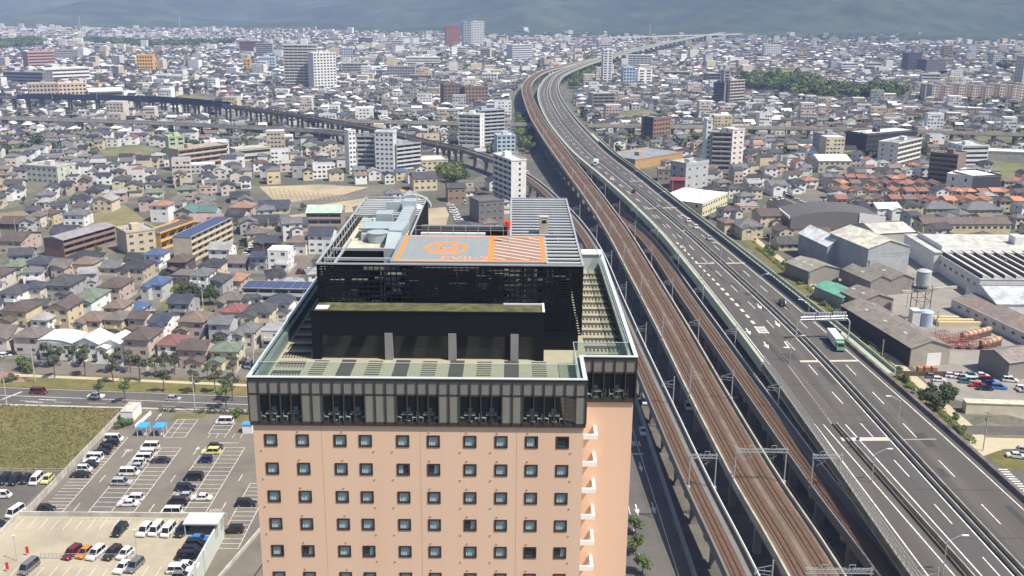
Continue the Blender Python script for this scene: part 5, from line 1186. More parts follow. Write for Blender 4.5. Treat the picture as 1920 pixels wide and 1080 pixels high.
# cement silo tower
sp = P(1722,608); t = thing('silo_tower', sp+(0,), 'grey-white round silo raised on a steel frame beside a lower tank', 'silo')
b = MB(); b.tube((1.5,4,13.5),(1.5,4,18.5),2.5,20); b.tube((1.5,4,18.5),(1.5,4,19.0),2.6,20,0,1.6); b.tube((1.5,4,11.8),(1.5,4,13.5),.6,20,0,2.5); ob('upper_tank', b, mat('silo_paint', (.38,.39,.40), .5, .1, .5), t)
b = MB(); b.tube((2,-1,0),(2,-1,5.0),2.4,20); b.tube((2,-1,5),(2,-1,5.5),2.5,20,0,1.8); ob('lower_tank', b, mat('silo_blue', (.36,.43,.53), .5, .1, .5), t)
b = MB()
for x in (-1,4):
    for y in (1.5,6.5): b.tube((x,y,0),(x,y,13.6),.16,6)
for z in (4,8,12):
    b.beam((-1,1.5,z),(4,1.5,z),.15,.15); b.beam((-1,6.5,z),(4,6.5,z),.15,.15); b.beam((-1,1.5,z),(-1,6.5,z),.15,.15); b.beam((4,1.5,z),(4,6.5,z),.15,.15); b.beam((-1,1.5,z-4),(4,1.5,z),.1,.1); b.beam((4,1.5,z-4),(4,6.5,z),.1,.1); b.beam((4,1.5,z-4),(-1,1.5,z),.1,.1)
b.box(-1.5,4.5,1,7,12,12.15); ob('steel_frame', b, mat('frame_rust', (.17,.155,.14), .7), t)
b = MB(); b.box(-3.4,-.6,-2.5,1,0,5.6); b.box(-3.6,-.4,-2.7,1.2,5.6,5.8); ob('control_cabin', b, mat('cabin_paint', (.55,.56,.56), .6), t)
b = MB(); b.beam((-6,3,11),(14,5,12.4),.8,.9); ob('conveyor', b, CONCL, t)
landmark('the raised silo', sp[0], sp[1]); block([(sp[0]-7,sp[1]-5),(sp[0]+15,sp[1]-5),(sp[0]+15,sp[1]+9),(sp[0]-7,sp[1]+9)], 2)
# red steel frames and striped drums in the works yard
REDS = mat('red_steel', (.32,.12,.09), .7, .2, 2); rp = P(1800,655)
r6 = random.Random(2)
for k in range(9):
    x, y = rp[0]-8+3.6*(k % 5)+r6.random(), rp[1]-2+6.0*(k//5)+r6.random()*2
    t = obj('reinforcement_cage', None, None, (x,y,0), r6.random()*.6); tag(t, None, 'steel frame', 'red steel frames in the works yard'); auto(t, 'rust-red open steel frame standing in the works yard', x, y)
    b = MB(); hh = 3.0+r6.random()*1.5
    for i in range(4):
        for j in range(2): b.tube((i*1.0,j*2.2,0),(i*1.0,j*2.2,hh),.07,5)
    for z in (.8,hh*.6,hh): 
        for j in range(2): b.beam((0,j*2.2,z),(3,j*2.2,z),.1,.1)
        for i in range(4): b.beam((i,0,z),(i,2.2,z),.1,.1)
    ob('frame_bars', b, REDS, t)
    b = MB(); b.box(.2,2.8,.3,1.9,hh*.35,hh*.42); ob('stacked_bars', b, mat('pink_steel', (.50,.25,.20), .7, .2, 2), t)
ORD_ = mat('drum_orange', (.42,.19,.07), .75, .25, 1.5, dirt=(.2,.11,.07), dscale=1, damt=.7); 
for row, (px, py, n) in enumerate(((1808,640,6),(1843,655,4))):
    q = P(px, py)
    for k in range(n):
        t = obj('striped_drum', None, None, (q[0]+k*2.1, q[1]+k*1.3, 0), .3); tag(t, None, 'drum', 'orange and white drums in the works yard'); auto(t, f'orange and cream striped drum in the {"left" if row==0 else "right"} row of drums', q[0]+k*2.1, q[1]+k*1.3)
        for i in range(3):
            b = MB(); b.tube((-1.2+.8*i,0,2.2),(-.4+.8*i,0,2.2),.95,14); ob('drum_ring', b, (CONCL if i == 1 else ORD_), t)
        b = MB(); b.box(-1,1,-.9,.9,0,1.5); ob('cradle', b, mat('rust_dark', (.12,.08,.06), .8), t)
block([(rp[0]-12,rp[1]-6),(rp[0]+26,rp[1]-6),(rp[0]+30,rp[1]+14),(rp[0]-12,rp[1]+14)], 1)
q = P(1760,612); t = thing('timber_stack', q+(0,), 'long stack of pale yellow timber below the raised silo', 'timber stack')
for k in range(4):
    b = MB(); b.box(0,15-k*2,k*1.6,k*1.6+1.3,0,1.6+.5*(k%2)); ob('bundle', b, mat('pale_timber', (.56,.46,.26), .85, .15, 2), t)
q = P(1668,705); t = thing('orange_skips', q+(0,), 'rusty yard fence with orange hoppers before the very long shed', 'yard equipment')
b = MB(); b.box(-3,22,0,.3,0,1.6); ob('yard_wall', b, mat('rust_dark', (.12,.08,.06), .8), t)
for k in range(3):
    b = MB(); b.box(9+k*2.2,10.4+k*2.2,1,3,0,2.4); ob('hopper', b, ORD_, t)

# ------------------------------------------------------------------ houses
def y_near(y): return y < 420

def house(cx, cy_, w_, d_, ang, floors=2, roof='hip', rc=DGR, wc=W_, detail=1, label=None, desc=None, group='detached houses of the near neighbourhoods', annex=None, bal=None, r=None):
    r = r or rnd; h = 2.75*floors+.3
    t = obj('house', None, None, (cx, cy_, 0), ang); tag(t, label, 'house', group)
    if desc: auto(t, desc, cx, cy_)
    x0,x1,y0,y1 = -w_/2, w_/2, -d_/2, d_/2; e = .55
    b = MB(); b.box(x0,x1,y0,y1,0,h)
    pit = .42*min(w_, d_)/2+.2
    rb = MB(); rz = h
    if roof == 'hip':
        k = min(w_, d_)/2
        if w_ >= d_: R_ = [(x0+k,0,rz+pit),(x1-k,0,rz+pit)]
        else: R_ = [(0,y0+k,rz+pit),(0,y1-k,rz+pit)]
        c = [(x0-e,y0-e,rz-.05),(x1+e,y0-e,rz-.05),(x1+e,y1+e,rz-.05),(x0-e,y1+e,rz-.05)]
        if w_ >= d_: rb.face([c[0],c[1],R_[1],R_[0]]); rb.face([c[1],c[2],R_[1]]); rb.face([c[2],c[3],R_[0],R_[1]]); rb.face([c[3],c[0],R_[0]])
        else: rb.face([c[0],c[1],R_[0]]); rb.face([c[1],c[2],R_[1],R_[0]]); rb.face([c[2],c[3],R_[1]]); rb.face([c[3],c[0],R_[0],R_[1]])
        rb.face([(p[0],p[1],p[2]-.14) for p in c][::-1])
        for i in range(4):
            p, q = c[i], c[(i+1)%4]; rb.face([(p[0],p[1],p[2]-.14),(q[0],q[1],q[2]-.14),q,p])
    elif roof == 'gable_x' or roof == 'gable_y':
        gx = roof == 'gable_x'; th = .16
        if gx: b.face([(x1,y0,h),(x1,y1,h),(x1,0,h+pit)]); b.face([(x0,y1,h),(x0,y0,h),(x0,0,h+pit)])
        else: b.face([(x0,y0,h),(x1,y0,h),(0,y0,h+pit)]); b.face([(x1,y1,h),(x0,y1,h),(0,y1,h+pit)])
        s_ = pit/((d_ if gx else w_)/2)
        for sgn in (-1, 1):
            if gx: Q = [(x0-e,sgn*(d_/2+e),h-s_*e),(x1+e,sgn*(d_/2+e),h-s_*e),(x1+e,0,h+pit),(x0-e,0,h+pit)]
            else: Q = [(sgn*(w_/2+e),y0-e,h-s_*e),(sgn*(w_/2+e),y1+e,h-s_*e),(0,y1+e,h+pit),(0,y0-e,h+pit)]
            U = [(p[0],p[1],p[2]+th) for p in Q]; L4 = Q
            rb.face(U); rb.face(L4[::-1])
            for i in range(4):
                p, q = L4[i], L4[(i+1)%4]; u_, v_ = U[i], U[(i+1)%4]; rb.face([p,q,v_,u_])
    elif roof == 'flat':
        rb.box(x0-.1,x1+.1,y0-.1,y1+.1,h,h+.15)
    elif roof == 'arc':
        n = 8
        for i in range(n):
            f = lambda q: h+1.1*(1-(1.6*q-.6)**2)-.0
            a0_, a1_ = i/n, (i+1)/n; xa, xb = x0-.2+(w_+.4)*a0_, x0-.2+(w_+.4)*a1_
            rb.face([(xa,y0-.2,f(a0_)),(xb,y0-.2,f(a1_)),(xb,y1+.2,f(a1_)),(xa,y1+.2,f(a0_))]); b.face([(xa,y0,h-2),(xb,y0,h-2),(xb,y0,f(a1_)),(xa,y0,f(a0_))])
            if i == n-1: b.face([(x1,y0,h-2),(x1,y1,h-2),(x1,y1,f(1)),(x1,y0,f(1))])
    ob('wall', b, WALL, t, wc); ro = ob('roof', rb, ROOF, t, rc)
    if roof == 'hip' and detail:
        k = MB(); 
        if w_ >= d_: k.beam((x0+min(w_,d_)/2-.1,0,rz+pit+.05),(x1-min(w_,d_)/2+.1,0,rz+pit+.05),.3,.18)
        else: k.beam((0,y0+min(w_,d_)/2-.1,rz+pit+.05),(0,y1-min(w_,d_)/2+.1,rz+pit+.05),.3,.18)
        for (sx,sy) in ((-1,-1),(1,-1)):
            pk = (sx*(w_/2-min(w_,d_)/2) if w_>=d_ else 0, 0 if w_>=d_ else sy*(d_/2-min(w_,d_)/2), rz+pit+.05); k.beam(pk,(sx*(w_/2+e),sy*(d_/2+e),rz),.22,.14)
        ob('ridge_tiles', k, ROOF, ro, tuple(min(1,c*1.25+.02) for c in rc))
    if detail and roof != 'arc' and roof != 'flat' and floors > 1 and r.random() < .6:    # a lower wing with its own roof
        ww = w_*(.42+.2*r.random()); wd = 2.0+2.2*r.random(); sx = -1 if r.random() < .5 else 1; wh = h-(2.6 if r.random() < .55 else .35); wx = sx*(w_/2-ww/2)
        b = MB(); b.box(wx-ww/2, wx+ww/2, y0-wd, y0-.003, 0, wh); b.face([(wx-ww/2,y0-wd,wh),(wx+ww/2,y0-wd,wh),(wx,y0-wd,wh+ww*.2)]); wg = ob('wing', b, WALL, t, wc)
        b = MB(); wr_ = ww*.2
        for sg in (-1,1):
            Q = [(wx+sg*(ww/2+.4),y0-wd-.4,wh-.16),(wx,y0-wd-.4,wh+wr_),(wx,y0+1.2,wh+wr_),(wx+sg*(ww/2+.4),y0+1.2,wh-.16)]
            b.face([(p[0],p[1],p[2]+.13) for p in Q]); b.face(Q); b.face([Q[0],Q[1],(Q[1][0],Q[1][1],Q[1][2]+.13),(Q[0][0],Q[0][1],Q[0][2]+.13)])
        ob('wing_roof', b, ROOF, wg, rc); obj('window', WUN, wg, (wx, y0-wd, wh-1.3), scale=(ww*.4,1,1.1)); annex = False; bal = False
    # ground-floor lean-to roof
    if annex is None: annex = r.random() < .5
    if annex and roof != 'arc' and floors > 1:
        aw = w_*(.5+.4*r.random()); ad = 1.5+r.random()*1.5; ax = x0 if r.random() < .5 else x1-aw
        b = MB(); b.box(ax,ax+aw,y0-ad,y0-.003,0,2.6); an = ob('annex', b, WALL, t, wc)
        b = MB(); Q = [(ax-.3,y0-ad-.4,2.62),(ax+aw+.3,y0-ad-.4,2.62),(ax+aw+.3,y0-.01,3.45),(ax-.3,y0-.01,3.45)]
        b.face([(p[0],p[1],p[2]+.12) for p in Q]); b.face([Q[0],Q[1],(Q[1][0],Q[1][1],Q[1][2]+.12),(Q[0][0],Q[0][1],Q[0][2]+.12)]); b.face([Q[1],Q[2],(Q[2][0],Q[2][1],Q[2][2]+.12),(Q[1][0],Q[1][1],Q[1][2]+.12)]); b.face(Q[::-1])
        ob('annex_roof', b, ROOF, an, rc)
    if detail >= 1:
        nw = max(2, int(w_/3.2)); nd = max(1, int(d_/3.8))
        if detail >= 2:
            for f in range(floors):
                if f == 0 and annex and floors > 1: continue
                for i in range(nw):
                    if r.random() < .13: continue
                    obj('window', WUN, t, (x0+w_*(i+.5)/nw+(r.random()-.5)*.4, y0, f*2.75+1.65), scale=(1.1+.9*r.random(),1,1.0 if r.random()<.6 else 1.35))
            s_ = 1 if cx < 60 else -1
            for f in range(floors):
                for i in range(nd):
                    if r.random() < .3: continue
                    obj('window', WUN, t, (s_*w_/2, y0+d_*(i+.5)/nd, f*2.75+1.7), rz=s_*pi/2, scale=(.9+.6*r.random(),1,.9))
        else:
            g = MB()
            for f in range(floors):
                for i in range(nw): 
                    xc = x0+w_*(i+.5)/nw; g.box(xc-.7,xc+.7,y0-.05,y0+.02,f*2.75+1.1,f*2.75+2.1)
            s_ = 1 if cx < 60 else -1
            for f in range(floors):
                yc = y0+d_*.5; g.box(s_*w_/2-.04,s_*w_/2+.04,yc-.6,yc+.6,f*2.75+1.2,f*2.75+2.1)
            ob('windows', g, WGL, t, kind='stuff')
        if (bal if bal is not None else (floors > 1 and r.random() < .45)):
            bw = w_*.55; bx = x0+.3+r.random()*(w_-bw-.6); b = MB(); b.box(bx,bx+bw,y0-1.1,y0-.003,2.85,3.0); b.box(bx,bx+bw,y0-1.1,y0-1.0,3.0,3.9); b.box(bx,bx+.1,y0-1.0,y0-.003,3.0,3.9); b.box(bx+bw-.1,bx+bw,y0-1.0,y0-.003,3.0,3.9)
            ob('balcony', b, WALL, t, tuple(min(.8,c*1.05) for c in wc))
    if detail >= 1 and y_near(cy_):      # garden wall and boxes by the house
        b = MB(); gx = w_/2+.9; b.box(-gx,gx,y0-4.4,y0-4.25,0,1.1); b.box(gx-.15,gx,y0-4.25,y1+.5,0,1.1)
        ob('garden_wall', b, WALL, t, (.42,.39,.35))
        b = MB(); ux_ = x0+.8+r.random()*(w_-1.6)
        b.box(ux_,ux_+.8,y1+.02,y1+.4,.1,.8); b.box(x1+.03,x1+.4,y0+1,y0+1.8,2.9,3.5); ob('air_conditioner', b, CONCL, t, kind='stuff')
    block(rect(cx, cy_, w_+1.4, d_+1.4, ang), .5)
    return t
NAV = (.045,.05,.07); BLU = (.06,.10,.19); TAU = (.145,.125,.112); TAN = (.17,.13,.10); GRN_ = (.14,.175,.125); RED = (.20,.08,.07); ORA = (.30,.17,.11); MGR = (.135,.135,.14); BLKR = (.035,.035,.04); TEA = (.08,.17,.15); LG2 = (.28,.28,.275)
PNK = (.46,.375,.32); YEL = (.55,.46,.30); PW = (.55,.50,.45)
CN = {NAV:'navy',BLU:'bright blue',TAU:'taupe',TAN:'tan-brown',GRN_:'grey-green',RED:'red',ORA:'orange',MGR:'mid-grey',BLKR:'black',TEA:'dark teal',LG2:'light grey',DGR:'dark grey',BRO:'dark brown',WH2:'white',W_:'white',CRM:'cream',BEI:'beige',GRY:'grey',PNK:'pinkish',YEL:'yellow-beige',PW:'off-white',LGR:'pale grey'}
RN = {'hip':'hipped','gable_x':'gabled','gable_y':'front-gabled','flat':'flat','arc':'curved'}
NUMW = {1:'one-storey',2:'two-storey',3:'three-storey'}
def hdesc(roof, rc, wc, floors): return f'{NUMW[floors]} {CN[wc]} house, {CN[rc]} {RN[roof]} roof'
def H6(xl, xr, yb, floors, dep, roof, rc, wc, ang=None, **k):
    a = P(xl/2.842, 360+yb/2.842); b_ = P(xr/2.842, 360+(yb+(0 if ang is None else ang))/2.842)
    w_ = hypot(b_[0]-a[0], b_[1]-a[1]); an = atan2(b_[1]-a[1], b_[0]-a[0])
    mx, my = (a[0]+b_[0])/2, (a[1]+b_[1])/2
    house(mx-sin(an)*dep/2, my+cos(an)*dep/2, w_, dep, an, floors, roof, rc, wc, detail=2, desc=hdesc(roof, rc, wc, floors), annex=k.get('annex', False), bal=k.get('bal'))
n_h = 0
NEAR = [
(80,212,862,2,9,'hip',TAU,PW,5),(216,392,893,2,10,'arc',WH2,WH2,6),(405,535,897,2,9,'gable_y',WH2,WH2,5),(547,665,905,2,9,'gable_y',WH2,WH2,5),(670,800,922,3,11,'hip',BRO,PNK,6),(845,958,905,2,9,'hip',RED,WH2,4),(957,1102,932,2,8,'gable_x',BRO,PNK,5),(1128,1265,940,2,8,'hip',GRN_,CRM,4),
(-60,70,850,2,9,'gable_x',TAU,PW,3),(-95,10,770,2,9,'hip',BRO,CRM,3),
(25,152,760,3,10,'hip',BRO,YEL,5),(172,262,765,2,8,'hip',LG2,WH2,5),(268,372,745,3,10,'gable_y',BRO,YEL,5),(420,540,770,2,9,'hip',TAN,CRM,5),(560,655,765,2,9,'hip',TAU,YEL,5),(690,778,760,2,8,'gable_x',BRO,PW,4),(798,890,785,2,11,'gable_x',NAV,WH2,4),(955,1088,775,2,10,'hip',TAN,PNK,5),(1115,1230,790,2,8,'gable_x',MGR,LGR,3),(1258,1355,835,2,9,'hip',MGR,PW,3),(1395,1490,830,2,9,'flat',LG2,W_,3),
(0,100,620,2,11,'hip',DGR,WH2,4),(118,222,590,2,8,'hip',NAV,PW,4),(236,380,575,2,13,'hip',DGR,GRY,4),(398,520,645,2,11,'hip',GRN_,WH2,4),(530,642,585,2,12,'hip',BRO,PNK,4),(900,1010,675,2,10,'gable_x',NAV,GRY,4),(1165,1280,655,2,9,'hip',TAU,PNK,4),(1297,1392,640,2,8,'hip',DGR,W_,4),(1415,1545,672,2,10,'hip',NAV,WH2,4),(1180,1285,722,2,9,'hip',RED,WH2,4),(1305,1440,725,2,10,'hip',DGR,CRM,4),
(675,758,668,1,8,'hip',BLU,LGR,3),(560,660,700,2,9,'hip',TAN,CRM,3),(776,868,570,2,10,'hip',BLU,LGR,3),(918,1005,520,2,9,'flat',TAU,TAN,3),(1015,1105,520,2,10,'hip',MGR,WH2,3),(1122,1205,545,2,8,'hip',DGR,GRY,3),(1195,1285,510,1,10,'hip',ORA,PNK,3),
(132,262,455,2,10,'hip',NAV,PW,3),(275,372,465,2,8,'gable_x',TAU,PNK,3),(385,500,455,2,9,'hip',TAN,CRM,3),(520,628,440,1,10,'gable_x',MGR,PW,3),(640,768,480,2,12,'hip',BLKR,BEI,3),(345,500,395,1,12,'hip',BLKR,GRY,3),(665,758,395,1,9,'gable_x',BLKR,WH2,3),(770,862,405,2,9,'hip',BLU,WH2,3),(895,990,445,2,11,'hip',BRO,BRO,3),(1060,1165,470,2,11,'hip',BLKR,CRM,3),(1115,1225,375,2,10,'gable_x',LG2,WH2,2),(1200,1310,415,1,11,'gable_x',TAU,LGR,2),(1335,1420,420,2,8,'gable_x',NAV,GRY,2),(1430,1540,418,3,9,'flat',WH2,WH2,2),
(1360,1475,335,2,9,'gable_x',NAV,BRO,2),(1530,1632,335,2,10,'hip',TAN,W_,2),(1645,1770,330,3,12,'gable_x',NAV,WH2,2),(25,120,470,2,10,'hip',GRN_,CRM,2),(-70,20,520,2,10,'hip',BRO,PW,2),(0,120,330,2,18,'gable_x',BRO,PNK,2),(270,390,250,1,11,'gable_x',NAV,PW,2),
(340,452,182,2,10,'hip',MGR,WH2,2),(498,600,103,2,10,'gable_y',LG2,CRM,2),(805,900,160,3,9,'hip',ORA,WH2,2),(930,1040,170,2,11,'gable_y',TEA,PNK,2),(1060,1150,165,2,9,'gable_x',TEA,LGR,2),(1205,1300,185,2,10,'gable_x',BLKR,CRM,2),(1230,1340,140,2,10,'hip',ORA,PNK,2),(150,220,190,2,9,'hip',TAU,PW,2),(220,290,175,2,8,'hip',BRO,YEL,2),(0,130,200,1,11,'gable_x',BRO,BRO,2),(1000,1180,190,1,12,'gable_x',(.30,.21,.20),PNK,2),
(1380,1540,120,1,14,'gable_x',NAV,CRM,-4),(1350,1480,200,1,14,'gable_x',BLKR,CRM,-4),(1230,1330,60,1,12,'gable_x',BLKR,GRY,-4),(1500,1640,215,1,12,'gable_x',NAV,PNK,-6),
]
CN[(.30,.21,.20)] = 'dusty pink'
for q in NEAR: H6(q[0], q[1], q[2], q[3], q[4], q[5], q[6], q[7], q[8]); n_h += 1
# right side: houses with orange and red roofs in ranks, and singles near the expressway
OR1 = (.46,.22,.13); OR2 = (.27,.125,.095); CN[OR1] = 'bright orange'; CN[OR2] = 'brick red'
def Hp(xl, xr, yb, floors, dep, roof, rc, wc, dy=0, **k):
    H6(xl*2.842, xr*2.842, (yb-360)*2.842, floors, dep, roof, rc, wc, dy*2.842, **k)
r8 = random.Random(21)
for j, (yb, x0_, x1_, stp) in enumerate(((391,1568,1925,25.5),(374,1560,1925,23),(360,1552,1760,22),(349,1545,1700,21),(352,1860,1930,22))):
    x = x0_
    while x < x1_:
        c = [OR1,OR2,BRO,OR1,TAN,OR2,MGR][r8.randrange(7)]; wcol = [PW,CRM,LGR,PNK,W_,YEL][r8.randrange(6)]
        x += 0; Hp(x, x+stp*.74, yb+(x-1568)*.012+r8.random()*2, 2, 8.5+r8.random()*2, ['gable_y','gable_y','hip','gable_x'][r8.randrange(4)], c, wcol, bal=False); n_h += 1
        x += stp
for q in ((1358,1382,440,2,10,'hip',TAN,CRM),(1385,1430,447,2,14,'hip',MGR,CRM),(1425,1462,426,2,12,'gable_x',BRO,CRM),(1452,1496,408,2,12,'hip',BLKR,BEI),(1388,1424,398,1,9,'flat',(.33,.26,.22),PNK),(1605,1636,408,2,8,'hip',BLKR,WH2),(1644,1686,411,2,9,'gable_x',WH2,WH2),(1692,1730,406,2,9,'hip',BLKR,YEL),(1565,1592,388,2,9,'hip',LG2,LGR),(1736,1800,402,1,14,'hip',MGR,GRY),(1812,1880,404,1,14,'hip',MGR,GRY),(1460,1500,470,1,10,'gable_x',DGR,CRM),(1445,1475,366,2,9,'gable_x',MGR,WH2),(1480,1510,362,2,9,'hip',BLKR,WH2),(1508,1534,356,2,9,'hip',ORA,W_),(1345,1372,352,1,9,'hip',TAU,W_),(1330,1362,366,1,10,'hip',BLKR,GRY),(1370,1400,365,1,10,'hip',DGR,GRY),(1404,1428,362,2,9,'gable_x',LG2,WH2)):
    CN.setdefault(q[6], 'brownish'); Hp(*q, dy=-1); n_h += 1
from mathutils import noise as mnoise
def hill_start(x): return 2760+620/(1+math.exp((x+260)/170))+60*sin(x*.004)+90*mnoise.noise(Vector((x*.0012,3,1)))
def hill_h(x, y):
    base = max(0, (y-hill_start(x))/1000)
    if base <= 0: return -2.0
    n = mnoise.fractal(Vector((x*.0009, y*.0009, 4.2)), 1.0, 2.1, 6); n2 = mnoise.noise(Vector((x*.0025, y*.0025, 9))); n3 = mnoise.noise(Vector((x*.0016+5, y*.0016, 2)))
    b2 = max(0, base-.9+.5*n3); return max(-2, (1-math.exp(-b2*.55))*(430+300*n+80*n2)+(8+46*max(0,n3+.15))*min(1,base*3) - 2)
# ------------------------------------------------------------------ car parks, first blocked out, then marked
block([(-150,165),(-40,165),(-40,298),(-190,298)], 0)
# woods and parks kept free
def pixpoly(p, z=0): return [P(x, y, z) for x, y in p]
WOODS = [([(1395,150),(1500,150),(1560,172),(1700,172),(1690,192),(1560,190),(1440,180),(1390,170)],'dark and light green park wood behind the cream tower', 1.35), ([(818,322),(868,316),(880,342),(830,348)],'small bushy wood beside the dark railway',.6),
 ([(0,84),(60,76),(90,84),(60,92),(0,95)],'far strip of wood at the left edge',1.2), ([(160,76),(300,84),(440,80),(440,86),(300,92),(160,84)],'far strip of trees across the left town',1.2), ([(968,225),(990,225),(1000,290),(975,290)],'row of green trees along the street beside the raised railway',.7), ([(1100,115),(1130,118),(1095,150),(1080,170),(1068,165),(1085,135)],'green trees beside the expressway bend',.8),([(1880,122),(1930,125),(1930,136),(1870,132)],'dark grove at the far right edge',1.1)]
for p, l, s_ in WOODS: block(pixpoly(p), 3)
for p, nm in (([(720,190),(745,182),(775,186),(770,196),(725,196)],'far_field'),([(330,182),(365,178),(398,182),(395,190),(340,192)],'far_field'),([(365,192),(398,188),(400,193),(370,196)],'far_field'),([(190,283),(262,272),(318,284),(300,296),(200,298)],'scrub_field'),([(1150,215),(1215,205),(1240,215),(1180,226)],'far_field'),([(1730,262),(1920,255),(1920,262),(1740,270)],'far_field'),([(1850,300),(1925,308),(1925,335),(1880,332)],'far_field')):
    sheet(nm, p, mat('field_green', (.11,.13,.055), .95, .25, .1, dirt=(.22,.19,.11), dscale=.02, damt=.7), .03, pad=1)
# ------------------------------------------------------------------ filling houses: rows along lanes
r9 = random.Random(99)
def fill_color(r):
    rc = r.choices([DGR,MGR,TAU,BRO,BLKR,TAN,NAV,LG2,BLU,GRN_,RED,ORA], [28,18,9,8,16,4,8,9,2,3,1.5,1.5])[0]
    wc = r.choices([WH2,W_,CRM,PW,BEI,GRY,LGR,PNK,YEL], [26,18,12,13,8,6,9,6,4])[0]; return rc, wc
def in_view(x, y, m=12):
    return abs(x) < y*.515+m
def far_ang(x, y): return .22*sin(x*.0045+1.3)+.18*sin(y*.004+x*.002)
cand = []
y = 300.0; row = 0
while y < 3350:
    dpt = 8.3 if y < 1400 else 9.4
    x = -y*.53-20; 
    while x < y*.53+20:
        w_ = 5.8+r9.random()*3.8; d_ = 6.0+r9.random()*2.8
        if y > 1400: w_ *= 1.1; d_ *= 1.05
        ang = far_ang(x, y); yy = y+35*sin(x*.006+.7)+12*sin(x*.021)+(r9.random()-.5)*2
        cand.append((x+w_/2, yy, w_, d_, ang)); x += w_+.9+(4.5 if r9.random() < .09 else 0)+(14 if r9.random() < .02 else 0)
    row += 1; y += dpt+.4+(4.4 if row % 2 == 0 else 0)+(8 if row % 9 == 0 else 0)
cand.sort(key=lambda c: c[1])
LANE = {}
near_n = 0; far = []
for (x, y, w_, d_, ang) in cand:
    if y < 298 or not in_view(x, y) : continue
    if not free(x, y, w_, d_, ang): continue
    if hill_h(x, y) > .5 and r9.random() < .93: continue
    rc, wc = fill_color(r9)
    if y > 800 and rc in (ORA, RED, BLU, GRN_) and r9.random() < .6: rc = r9.choice([DGR,MGR,LG2,BLKR])
    if y > 800 and r9.random() < .17: rc = (.55,.55,.54)
    fl = 2 if r9.random() < .86 else (3 if r9.random() < .5 else 1); rf = r9.choices(['hip','gable_x','gable_y','flat'], [5,4,2.2,1])[0]
    if n_h+near_n < 292 and y < 640:
        if x > 60 and y < 520 and x < 175 and r9.random() < .35: continue
        house(x, y, w_, d_, ang, fl, rf, rc, wc, detail=1 if y > 400 else 2, desc=hdesc(rf, rc, wc, fl), r=r9); near_n += 1
    else:
        block(rect(x, y, w_, d_, ang), 0)
        far.append((x, y, w_, d_, ang, fl, rf, rc, wc))
print('houses', n_h, near_n, 'far', len(far))
# the rest of the town as one mass
FV, FF, FC = [], [], []
def fq(pts, c):
    n = len(FV); FV.extend(pts); FF.append(tuple(range(n, n+len(pts)))); FC.append(c)
GLC = (.03,.035,.04)
for (x, y, w_, d_, ang, fl, rf, rc, wc) in far:
    ca, sa = cos(ang), sin(ang); h = 2.8*fl; T = lambda a, b, z: (x+a*ca-b*sa, y+a*sa+b*ca, z)
    big = r9.random() < (.05 if y > 700 else .02)
    if big: w_ *= 1.7; d_ *= 1.3; h = 3*r9.choice([1,2,3,3,4,5,6]); rf = 'flat'; rc = r9.choice([(.62,.62,.6),(.42,.42,.42),(.25,.25,.25),(.30,.30,.32)])
    k = .85+.3*r9.random(); rc = tuple(c*k for c in rc)
    a, b = w_/2, d_/2; e = .4
    fq([T(-a,-b,0),T(a,-b,0),T(a,-b,h),T(-a,-b,h)], wc); fq([T(a,-b,0),T(a,b,0),T(a,b,h),T(a,-b,h)], wc); fq([T(-a,b,0),T(-a,-b,0),T(-a,-b,h),T(-a,b,h)], wc)
    p = .4*min(a, b)+.3
    if rf == 'flat': fq([T(-a,-b,h),T(a,-b,h),T(a,b,h),T(-a,b,h)], rc)
    elif rf == 'hip':
        q = max(0, a-b); c0, c1, c2, c3 = T(-a-e,-b-e,h),T(a+e,-b-e,h),T(a+e,b+e,h),T(-a-e,b+e,h); u, v = T(-q,0,h+p), T(q,0,h+p)
        fq([c0,c1,v,u], rc); fq([c1,c2,v], rc); fq([c2,c3,u,v], rc); fq([c3,c0,u], rc)
    elif rf == 'gable_x':
        fq([T(-a-e,-b-e,h-.1),T(a+e,-b-e,h-.1),T(a+e,0,h+p),T(-a-e,0,h+p)], rc); fq([T(-a-e,0,h+p),T(a+e,0,h+p),T(a+e,b+e,h-.1),T(-a-e,b+e,h-.1)], rc)
        fq([T(a,-b,h),T(a,b,h),T(a,0,h+p-.15)], wc); fq([T(-a,b,h),T(-a,-b,h),T(-a,0,h+p-.15)], wc)
    else:
        fq([T(-a-e,-b-e,h-.1),T(0,-b-e,h+p),T(0,b+e,h+p),T(-a-e,b+e,h-.1)], rc); fq([T(0,-b-e,h+p),T(a+e,-b-e,h-.1),T(a+e,b+e,h-.1),T(0,b+e,h+p)], rc); fq([T(-a,-b-.01,h),T(a,-b-.01,h),T(0,-b-.01,h+p-.15)], wc)
    if y < 1500:
        nf = max(1, int(h/2.8)); nx = 2 if not big else 5
        for f in range(nf):
            for i in range(nx):
                if r9.random() < .25: continue
                xc = -a+w_*(i+.5)/nx; z = f*2.8+1.0; fq([T(xc-.8,-b-.04,z),T(xc+.8,-b-.04,z),T(xc+.8,-b-.04,z+1.1),T(xc-.8,-b-.04,z+1.1)], GLC)
def tint_mesh(name, V, F_, Cc, m_):
    me = bpy.data.meshes.new(name); me.from_pydata(V, [], F_); me.materials.append(m_)
    at_ = me.color_attributes.new('tint', 'FLOAT_COLOR', 'CORNER'); lens = [len(f) for f in F_]
    arr = np.ones((sum(lens), 4), np.float32); arr[:, :3] = np.repeat(np.array(Cc, np.float32), lens, axis=0); at_.data.foreach_set('color', arr.ravel()); me.update(); return me
o = obj('distant_houses', tint_mesh('distant_houses', FV, FF, FC, vmat('town_paint', .75, .16, .25))); tag(o, 'thousands of small grey-roofed houses filling the plain to the hills', 'houses', kind='stuff')
